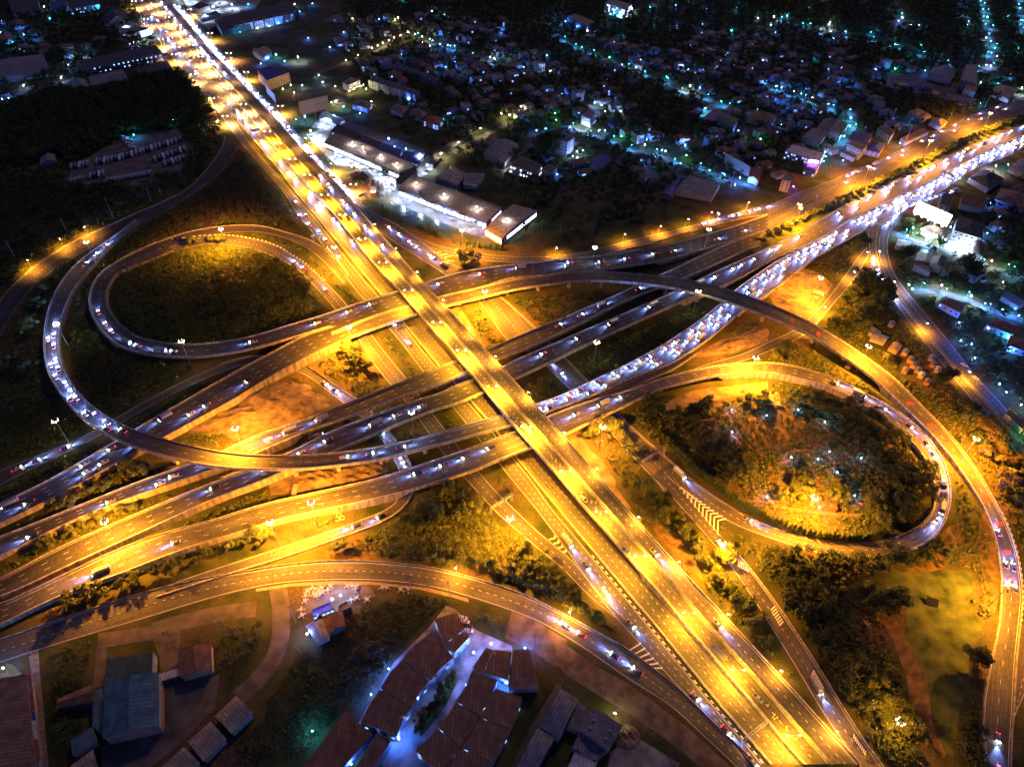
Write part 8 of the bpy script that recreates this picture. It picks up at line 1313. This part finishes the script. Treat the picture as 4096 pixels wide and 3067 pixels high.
row('11', [(1085, 150), (1130, 200), (1200, 250), (1300, 300)], 10, 'cypress', 'cypress_leaf', 1.3, 'narrow cypress beside the pond, upper group, %s from the left', 'cypresses beside the pond'); row('11', [(1380, 320), (1480, 360), (1620, 410)], 11, 'cypress', 'cypress_leaf', 1.4, 'narrow cypress beside the pond, lower group, %s from the left', 'cypresses beside the pond'); row('11', [(1700, 440), (1850, 470), (2000, 500), (2150, 510)], 9, 'cypress', 'cypress_leaf', 1.3, 'narrow cypress by the frontage road, %s from the pond', 'cypresses by the frontage road')
row('12', [(140, 920), (200, 980), (260, 1060), (330, 1120)], 8, 'cypress', 'cypress_leaf', .9, 'small cypress in front of the retaining wall, %s from the top', 'small cypresses at the retaining wall', .2)
row('31', [(1720, 860), (1690, 940), (1590, 1060), (1440, 1260), (1370, 1380)], 8, 'round', ['leaf_mid', 'leaf_dark'], .8, 'small tree on the planted island of the housing, %s from the top', 'trees of the planted island', 1.0)
BIG = [('11', 1800, 620, 'wide', 'leaf_light', 1.75, 'largest round golden lit tree under the mast beside the gore'), ('22', 690, 480, 'wide', 'leaf_light', 1.25, 'golden lit tree nearest the expressway in the mast group'), ('22', 840, 420, 'wide', 'leaf_light', 1.45, 'topmost golden lit tree of the mast group'), ('22', 930, 510, 'wide', 'leaf_light', 1.35, 'golden lit tree behind the mast'), ('22', 1010, 600, 'wide', 'leaf_light', 1.3, 'lowest golden lit tree of the mast group'), ('22', 1830, 1530, 'wide', 'leaf_light', 1.3, 'lone lit round tree beside the slip road mast'),
    ('10', 1640, 460, 'round', 'leaf_mid', .9, 'left tree of the darker pair on the loop island'), ('10', 1710, 450, 'round', 'leaf_mid', .9, 'right tree of the darker pair on the loop island'), ('10', 1835, 440, 'round', 'leaf_light', .9, 'left tree of the golden pair on the loop island'), ('10', 1910, 440, 'round', 'leaf_light', 1.0, 'right tree of the golden pair on the loop island'), ('13', 800, 460, 'wide', 'leaf_dark', 1.5, 'dark spreading tree at the start of the narrow slip road'), ('01', 890, 1610, 'wide', 'leaf_light', 1.2, 'orange lit spreading tree on the mall forecourt'), ('01', 445, 1230, 'bush', 'leaf_mid', 1.8, 'lone green bush on the verge of the mall forecourt'), ('10', 550, 440, 'round', 'leaf_light', .8, 'lit tree under the left side road lamp'), ('00', 1905, 1100, 'round', 'leaf_light', .9, 'tree with a glowing lamp inside at the side road mouth'),
    ('23', 1370, 660 + 120, 'wide', 'leaf_mid', 1.3, 'tree leaning over the inner edge of the park loop ramp'), ('23', 520, 580, 'wide', 'leaf_light', 1.3, 'pale tree in the middle of the park'), ('22', 1690, 200, 'wide', 'leaf_dark', 1.1, 'dark tree on the left park lawn'), ('22', 1760, 640, 'wide', 'leaf_dark', 1.4, 'large dark tree beside the park path'), ('31', 1000, 830, 'wide', 'leaf_dry', 1.8, 'large brownish crown over the dark scrub left of the housing'), ('02', 1040, 1200, 'wide', 'leaf_dark', 2.4, 'huge dark tree beside the suburb road'), ('02', 280, 1330, 'wide', 'leaf_dark', 2.8, 'huge dark spreading tree above the long lit block'), ('13', 1680, 720, 'wide', 'leaf_dark', 2.2, 'large cyan tinged tree below the villa lane'), ('13', 1160, 600, 'wide', 'leaf_dark', 1.6, 'dark tree left of the blue grey workshop'), ('13', 1200, 320, 'wide', 'leaf_mid', 1.3, 'green lit tree beside the glaring billboard'), ('13', 1480, 480, 'round', 'leaf_mid', 1.1, 'tree in front of the villa gate')]
for c, x, y, kd, m, sc, lb in BIG:
    p = W(*D(c, x, y), 0); plant(kd, m, p[0], p[1], sc, lb, None)
for c, x, y, lb in (('23', 2040, 840, 'palm tree on the grassy slope right of the flyover'), ('13', 770, 1310, 'palm tree left of the silver hut'), ('13', 985, 1490, 'palm tree beside the workers huts'), ('31', 1530, 310, 'palm tree in the scrub above the brown roofs'), ('02', 1740, 1530, 'palm tree beside the grey warehouse'), ('02', 1670, 1520, 'smaller palm tree left of the grey warehouse'), ('03', 520, 1520, 'palm tree at the highway corner below the violet sign'), ('31', 1690, 945, 'small palm on the planted island'), ('12', 230, 90, 'left palm at the sloping mall roof'), ('12', 320, 100, 'right palm at the sloping mall roof'), ('13', 1890, 620, 'palm tree on the villa lane')):
    p = W(*D(c, x, y), 0); plant('palm', 'leaf_mid', p[0], p[1], 1.1, lb, None)
GM = ['leaf_mid', 'leaf_mid', 'leaf_dark', 'leaf_light']; GD = ['leaf_dark', 'leaf_dark', 'leaf_mid']
def grove(code, poly, n, kinds, ms, sc, gap=5.5):
    P = [W(*D(code, *p), 0)[:2] for p in poly]; xs = [p[0] for p in P]; ys = [p[1] for p in P]; got = []; t = 0
    while len(got) < n and t < n * 60:
        t += 1; x, y = random.uniform(min(xs), max(xs)), random.uniform(min(ys), max(ys))
        if not inside(P, x, y) or taken_r(x, y, 3) or any((x - a) ** 2 + (y - b) ** 2 < gap ** 2 for a, b in got): continue
        got.append((x, y)); plant(random.choice(kinds), random.choice(ms), x, y, sc, None, None)
ru = ['round', 'wide', 'round']
grove('20', [(300, 1130), (600, 880), (900, 700), (1150, 620), (1230, 800), (900, 950), (600, 1060), (330, 1180)], 14, ru, ['leaf_mid', 'leaf_light'], 1.0, 6); grove('20', [(250, 1420), (700, 1180), (1150, 1040), (1200, 1080), (900, 1230), (330, 1560)], 11, ru, ['leaf_mid', 'leaf_light'], .85, 5); grove('20', [(1000, 1620), (1250, 1500), (1700, 1380), (2212, 1260), (2212, 1400), (1800, 1560), (1200, 1656)], 14, ru, GM, .9, 6); grove('30', [(430, 330), (700, 100), (1500, -30), (1600, 20), (900, 240), (500, 420)], 10, ru, GM, .95, 6)
grove('21', [(0, 1260), (200, 1230), (180, 1400), (0, 1480)], 5, ru, GM, 1.1); grove('21', [(520, 1320), (740, 1310), (760, 1440), (560, 1530)], 5, ru, GM, .9, 5); grove('21', [(900, 1080), (1010, 1060), (990, 1150), (900, 1160)], 2, ru, GM, .8); grove('21', [(1250, 1090), (1500, 920), (1780, 880), (1960, 1120), (1700, 1200), (1300, 1300)], 10, ru, GD, 1.1, 8); grove('21', [(1200, 1480), (1500, 1420), (1900, 1500), (2212, 1560), (2212, 1640), (1700, 1600), (1300, 1540)], 9, ru, ['leaf_light', 'leaf_mid'], .85, 6)
grove('32', [(0, 0), (200, -50), (480, 60), (700, 240), (1000, 480), (1020, 560), (850, 440), (560, 320), (200, 170), (0, 90)], 15, ru, GM, .9, 6); grove('22', [(0, 1150), (170, 1380), (480, 1600), (200, 1650), (0, 1500)], 6, ru, ['leaf_light', 'leaf_mid'], 1.1, 7)
grove('22', [(1120, 1000), (1300, 1000), (1480, 1150), (1560, 1400), (1700, 1640), (1560, 1600), (1320, 1300)], 12, ru, GD, 1.1, 6); grove('32', [(1600, 20), (1900, 60), (2200, 560), (2212, 750), (2000, 560), (1820, 200)], 11, ru, GM, 1.25, 8); grove('33', [(100, 740), (220, 760), (440, 1000), (470, 1120), (380, 1160), (200, 900)], 5, ru, GM, 1.3, 7)
grove('23', [(150, 20), (700, 130), (1050, 330), (1280, 560), (1380, 800), (1400, 1000), (1250, 1200), (950, 1330), (850, 1000), (900, 700), (500, 350), (150, 150)], 30, ['wide', 'round', 'wide'], GM, 1.25, 7); grove('23', [(200, 850), (330, 830), (450, 960), (300, 1000), (80, 1000)], 5, ru, GM, .9); grove('23', [(540, 850), (660, 900), (650, 1120), (580, 1120)], 5, ru, GM, .9, 4); grove('22', [(1080, 120), (1320, 150), (1340, 260), (1120, 330)], 5, ru, GD, 1.2); grove('22', [(1350, 250), (1650, 180), (1700, 340), (1500, 400)], 5, ru, GD, 1.1, 7); grove('22', [(1550, 560), (2000, 520), (2100, 760), (1850, 850), (1640, 700)], 9, ru, GD, 1.1, 7); grove('22', [(1950, 20), (2212, 40), (2212, 250), (2000, 180)], 6, ru, GM, 1.2, 6)
grove('23', [(0, 1480), (300, 1560), (800, 1540), (1100, 1520), (1420, 1430), (1440, 1560), (1100, 1600), (500, 1656), (0, 1656)], 17, ['wide', 'round'], GD, 1.4, 9); grove('33', [(30, 0), (600, -40), (600, 250), (300, 420), (150, 250)], 11, ['wide', 'round'], GD, 1.3, 9); grove('33', [(250, 640), (450, 700), (700, 700), (920, 1000), (1150, 1100), (1250, 1300), (1350, 1600), (1000, 1640), (800, 1280), (500, 900)], 24, ['wide', 'round'], GD + ['leaf_mid'], 1.3, 9); grove('33', [(1820, 380), (1960, 420), (1980, 600), (1900, 900), (1860, 1300), (1860, 1640), (1660, 1640), (1680, 1200), (1760, 900)], 14, ru, GD, 1.2, 6); grove('33', [(850, 150), (1180, 200), (1190, 350), (1000, 380), (850, 300)], 5, ['wide'], GD, 1.3, 8)
grove('13', [(760, 640), (900, 590), (1000, 760), (1090, 940), (1000, 1000), (880, 980), (700, 1020), (600, 1000)], 13, ['wide', 'round'], GD + ['leaf_mid'], 1.4, 7); grove('13', [(430, 1130), (600, 1030), (860, 1030), (830, 1260), (620, 1300)], 9, ['wide', 'round'], GD, 1.3, 8); grove('13', [(0, 1340), (200, 1400), (100, 1470), (0, 1450)], 4, ru, GM, 1.0); grove('13', [(1480, 1500), (1640, 1560), (1500, 1656), (1400, 1656)], 4, ru, GD, 1.4); grove('23', [(1650, 150), (1880, 190), (1900, 420), (2000, 600), (2212, 800), (2212, 1100), (2000, 900), (1700, 500)], 11, ['wide', 'round'], ['leaf_dry', 'leaf_dark'], 1.3, 9)
grove('13', [(1180, 250), (1260, 300), (1230, 400), (1100, 380), (1080, 280)], 3, ru, GM, 1.1, 6); grove('11', [(700, 1320), (980, 1340), (1050, 1480), (900, 1600), (820, 1500)], 7, ru, GD, .95); grove('11', [(170, 600), (430, 660), (560, 830), (540, 930), (380, 800), (200, 700)], 7, ru, GM, 1.0); grove('12', [(560, 1600), (750, 1500), (980, 1560), (700, 1656)], 5, ru, GD, .9, 5); grove('32', [(700, 600), (860, 720), (1180, 930), (1300, 1060), (1600, 1250), (1560, 1270), (1200, 990), (760, 720)], 9, ['round'], GM, .6, 6)
patch('median_lawn', 'p', [(2212, 247), (2143, 276), (2067, 308), (1991, 342), (1915, 377), (1846, 414), (1786, 447), (1720, 475), (1669, 496), (1636, 517), (1670, 524), (1730, 497), (1786, 466), (1846, 431), (1915, 394), (1991, 360), (2067, 325), (2143, 292), (2212, 266)], 'lawn', .09)
grove('10', [(1000, 800), (1250, 680), (1700, 620), (2212, 700), (2212, 1150), (1600, 1250), (1150, 1150)], 10, ru, GM, 1.0, 9)
grove('10', [(300, 1000), (450, 800), (400, 900), (250, 1300), (300, 1600), (100, 1600)], 6, ru, GD, 1.1, 8)
grove('12', [(0, 60), (700, 0), (1300, 20), (1250, 240), (900, 330), (400, 430), (0, 440), (-150, 300)], 24, ['tall', 'tall', 'round', 'wide'], ['leaf_dark', 'leaf_dry', 'leaf_mid'], 1.15, 8)
print('trees', NTREE[0], 'houses', nh)
# ------------------------------------------------------------------ woods and scrub too dense to count
def scatter(name, polys, gap, kinds, m, sc, n_leaf, leaf, margin=1.0, jit=.5, maxn=9000, label=None, cat=None, far=1e9, seed=3, box=None):
    "many crowns as one mass"
    r = np.random.default_rng(seed); pts = []
    for P in polys:
        P = [W(*q, 0)[:2] for q in P]; xs = [p[0] for p in P]; ys = [p[1] for p in P]
        X, Y = np.meshgrid(np.arange(max(min(xs), GX0 + 5), min(max(xs), GX0 + GW - 5), gap), np.arange(max(min(ys), GY0 + 5), min(max(ys), GY0 + GH - 5), gap)); X = X.ravel() + r.uniform(-jit, jit, X.size) * gap; Y = Y.ravel() + r.uniform(-jit, jit, Y.size) * gap
        ins = np.zeros(X.shape, bool)
        for k in range(len(P)):
            x1, y1, x2, y2 = P[k - 1][0], P[k - 1][1], P[k][0], P[k][1]
            if y1 != y2: ins ^= ((y1 > Y) != (y2 > Y)) & (X < (x2 - x1) * (Y - y1) / (y2 - y1) + x1)
        X, Y = X[ins], Y[ins]; k = int(math.ceil(margin)); ok = np.ones(len(X), bool)
        for dx in (-k, 0, k) if margin >= 0 else ():
            for dy in (-k, 0, k):
                i = np.clip((X + dx - GX0).astype(int), 0, GW - 1); j = np.clip((Y + dy - GY0).astype(int), 0, GH - 1); ok &= ~OCC[i, j]
        pts.append(np.stack([X[ok], Y[ok]], 1))
    pts = np.concatenate(pts)
    if len(pts) > maxn: pts = pts[r.permutation(len(pts))[:maxn]]
    T_ = [leaf_cloud(clumps(k, 60 + i), n_leaf, leaf, 77 + i, .8) for i, k in enumerate(kinds)]; out = []
    ti = r.integers(0, len(T_), len(pts)); an = r.uniform(0, 6.28, len(pts)); s = sc * r.uniform(.6, 1.4, len(pts))
    for t in range(len(T_)):
        k = np.where(ti == t)[0]
        if not len(k): continue
        q = T_[t][None] * s[k][:, None, None, None]; c, n = np.cos(an[k])[:, None, None], np.sin(an[k])[:, None, None]
        out.append(np.stack([q[..., 0] * c - q[..., 1] * n + pts[k, 0][:, None, None], q[..., 0] * n + q[..., 1] * c + pts[k, 1][:, None, None], q[..., 2]], -1).reshape(-1, 4, 3))
    Q = np.concatenate(out); o = obj(name, quad_mesh(name, Q, m)); tag(o, label, cat, None, 'stuff'); print(name, len(pts), len(Q)); return o
def C_(code, pts): return Dp(code, pts)
scatter('woodland', [C_('00', [(-200, 960), (100, 920), (500, 780), (1000, 720), (1160, 690), (1500, 620), (1620, 620), (1810, 920), (1850, 1010), (1500, 1120), (1030, 1180), (950, 1290), (600, 1380), (0, 1440), (-300, 1440)])], 5.2, ['wide', 'round', 'wide'], 'leaf_dark', 1.05, 210, .62, 2, label='dense dark wood between the warehouses and the bus yard', cat='wood')
scatter('woodland', [C_('10', [(-100, 0), (600, -20), (1450, 0), (1300, 40), (900, 250), (600, 420), (300, 600), (0, 900), (-200, 1000)]), C_('00', [(-100, 1450), (1900, 1000), (1900, 1350), (1600, 1656), (-100, 1656)])], 6.5, ['round', 'wide', 'bush'], 'leaf_dark', .85, 170, .6, 3, maxn=1500, label='dark scrubby wood around the bus yard and left side road', cat='wood', seed=5)
scatter('woodland', [[(740, 0), (2240, -10), (2240, 200), (1950, 290), (1640, 400), (1500, 425), (1150, 420), (900, 300), (760, 140)], [(1990, 520), (2240, 380), (2240, 1100), (2130, 850), (2030, 650)], [(0, 0), (290, 0), (330, 80), (350, 160), (0, 220)]], 9.6, ['wide', 'round', 'wide', 'tall'], 'leaf_dark', 1.0, 140, .75, 2, maxn=5600, label='dark trees filling the gaps between the suburb houses', cat='trees', seed=8)
scatter('woodland', [C_('33', [(60, 60), (560, -60), (640, 200), (420, 620), (700, 620), (960, 900), (1200, 1100), (1420, 1656), (1040, 1656), (820, 1300), (480, 860), (200, 420)]), C_('23', [(-200, 1480), (300, 1560), (1100, 1520), (1440, 1440), (1420, 1600), (700, 1700), (-200, 1700)]), C_('33', [(1830, 400), (1960, 430), (1980, 600), (1920, 880), (1860, 1250), (1880, 1656), (1640, 1656), (1680, 1200), (1740, 800)])], 5.5, ['wide', 'round'], 'leaf_dark', 1.0, 260, .5, 2, label='dark wood below the park and beside the descending side road', cat='wood', seed=21)
scatter('scrub', [C_('10', [(900, 1100), (1040, 700), (1500, 520), (2212, 520), (2212, 1250), (1500, 1310), (1150, 1250)]), C_('11', [(0, 520), (300, 640), (560, 900), (650, 1030), (0, 1230)])], 2.3, ['bush', 'bush', 'round'], 'leaf_mid', .85, 46, .42, 2, maxn=4200, label='dense green scrub filling the hollow of the left loop', cat='scrub', seed=9)
scatter('scrub', [C_('21', [(1050, 1350), (1250, 1150), (1400, 900), (1750, 820), (2212, 1270), (2212, 1640), (1700, 1600), (1100, 1540), (1000, 1420)]), C_('22', [(-20, 1150), (170, 1400), (540, 1656), (0, 1656)]), C_('32', [(0, -20), (560, 10), (1000, 490), (800, 440), (400, 270), (0, 100)])], 1.8, ['bush', 'bush', 'bush', 'round'], 'leaf_mid', .72, 42, .4, 2, maxn=5200, label='rough green scrub of the triangle between slip roads', cat='scrub', seed=10)
scatter('scrub', [[(-60, 400), (700, 300), (760, 560), (960, 620), (1640, 500), (2000, 480), (2230, 1000), (2230, 1680), (900, 1300), (600, 1080), (0, 1400), (-60, 1300)]], 2.7, ['bush', 'bush', 'bush'], 'leaf_mid', .9, 30, .48, 2, maxn=15000, label='low green scrub on all banks and verges of the interchange', cat='scrub', seed=11)
scatter('scrub', [C_('20', [(0, 300), (900, 0), (1900, -300), (2212, -400), (1950, -50), (1100, 400), (700, 650), (0, 1000)]), C_('10', [(250, 1000), (420, 700), (900, 330), (1300, 250), (1500, 330), (1100, 560), (850, 800), (750, 1050), (900, 1300), (1400, 1470), (1900, 1450), (1700, 1640), (700, 1656), (540, 1300)])], 2.6, ['bush', 'round'], 'leaf_dark', .8, 50, .42, 3, maxn=5200, label='dark scrub between the left loop and the outer curve', cat='scrub', seed=12)
scatter('scrub', [C_('31', [(250, 640), (560, 580), (800, 440), (900, 280), (1350, 170), (1700, 200), (1780, 280), (1520, 420), (1250, 700), (1050, 960), (880, 1250), (700, 1200), (400, 1600), (-150, 1656), (-150, 1250)])], 2.0, ['bush', 'bush'], 'leaf_dark', .7, 40, .36, 2, maxn=5600, label='dense creeper covered scrub left of the curved housing', cat='scrub', seed=13)
scatter('scrub', [C_('30', [(430, 560), (900, 470), (1500, 300), (2212, 170), (2212, 300), (1500, 400), (860, 560), (780, 700), (800, 1250), (620, 1420), (480, 1600), (470, 900)]), C_('30', [(1900, 420), (2212, 310), (2212, 700), (1950, 800)]), C_('31', [(0, 300), (150, 300), (100, 560), (0, 700)]), C_('31', [(210, 200), (390, 110), (400, 560), (300, 640), (100, 900), (0, 1050), (200, 600)]), C_('30', [(1480, 900), (1880, 860), (1700, 1150), (1560, 1000)])], 2.0, ['bush', 'round'], 'leaf_mid', .75, 46, .38, 2, maxn=3600, label='tangled trees and bushes around the factory yards', cat='scrub', seed=14)
scatter('dry_scrub', [C_('11', [(-300, -40), (0, -80), (250, 0), (380, 250), (560, 420), (0, 290), (-350, 250)]), C_('10', [(1300, 260), (1700, -200), (2212, -300), (2212, 280), (1900, 290), (1500, 370)]), C_('13', [(260, 640), (700, 440), (700, 560), (440, 840)])], 3.4, ['bush', 'bush', 'round'], 'leaf_dry', .95, 56, .42, 3, maxn=3600, label='brownish scrub between the left loop and the highway', cat='scrub', seed=15)
scatter('median_shrubs', [[(q[0] - 4, q[1]) for q in ((1164, 975), (1187, 1001), (1228, 1050), (1290, 1122), (1340, 1178), (1438, 1293), (1545, 1418), (1650, 1540), (1740, 1648))] + [(q[0] + 4, q[1]) for q in ((1744, 1655), (1655, 1552), (1550, 1430), (1443, 1303), (1345, 1190), (1295, 1132), (1233, 1060), (1192, 1008), (1166, 980))], [(880, 655), (930, 712), (985, 776), (990, 786), (970, 770), (920, 706)]], 1.3, ['bush'], 'leaf_light', .45, 20, .26, -1, maxn=1500, label='low light green shrubs of the narrow median beside the expressway', cat='shrubs', seed=16)
resolve_labels()
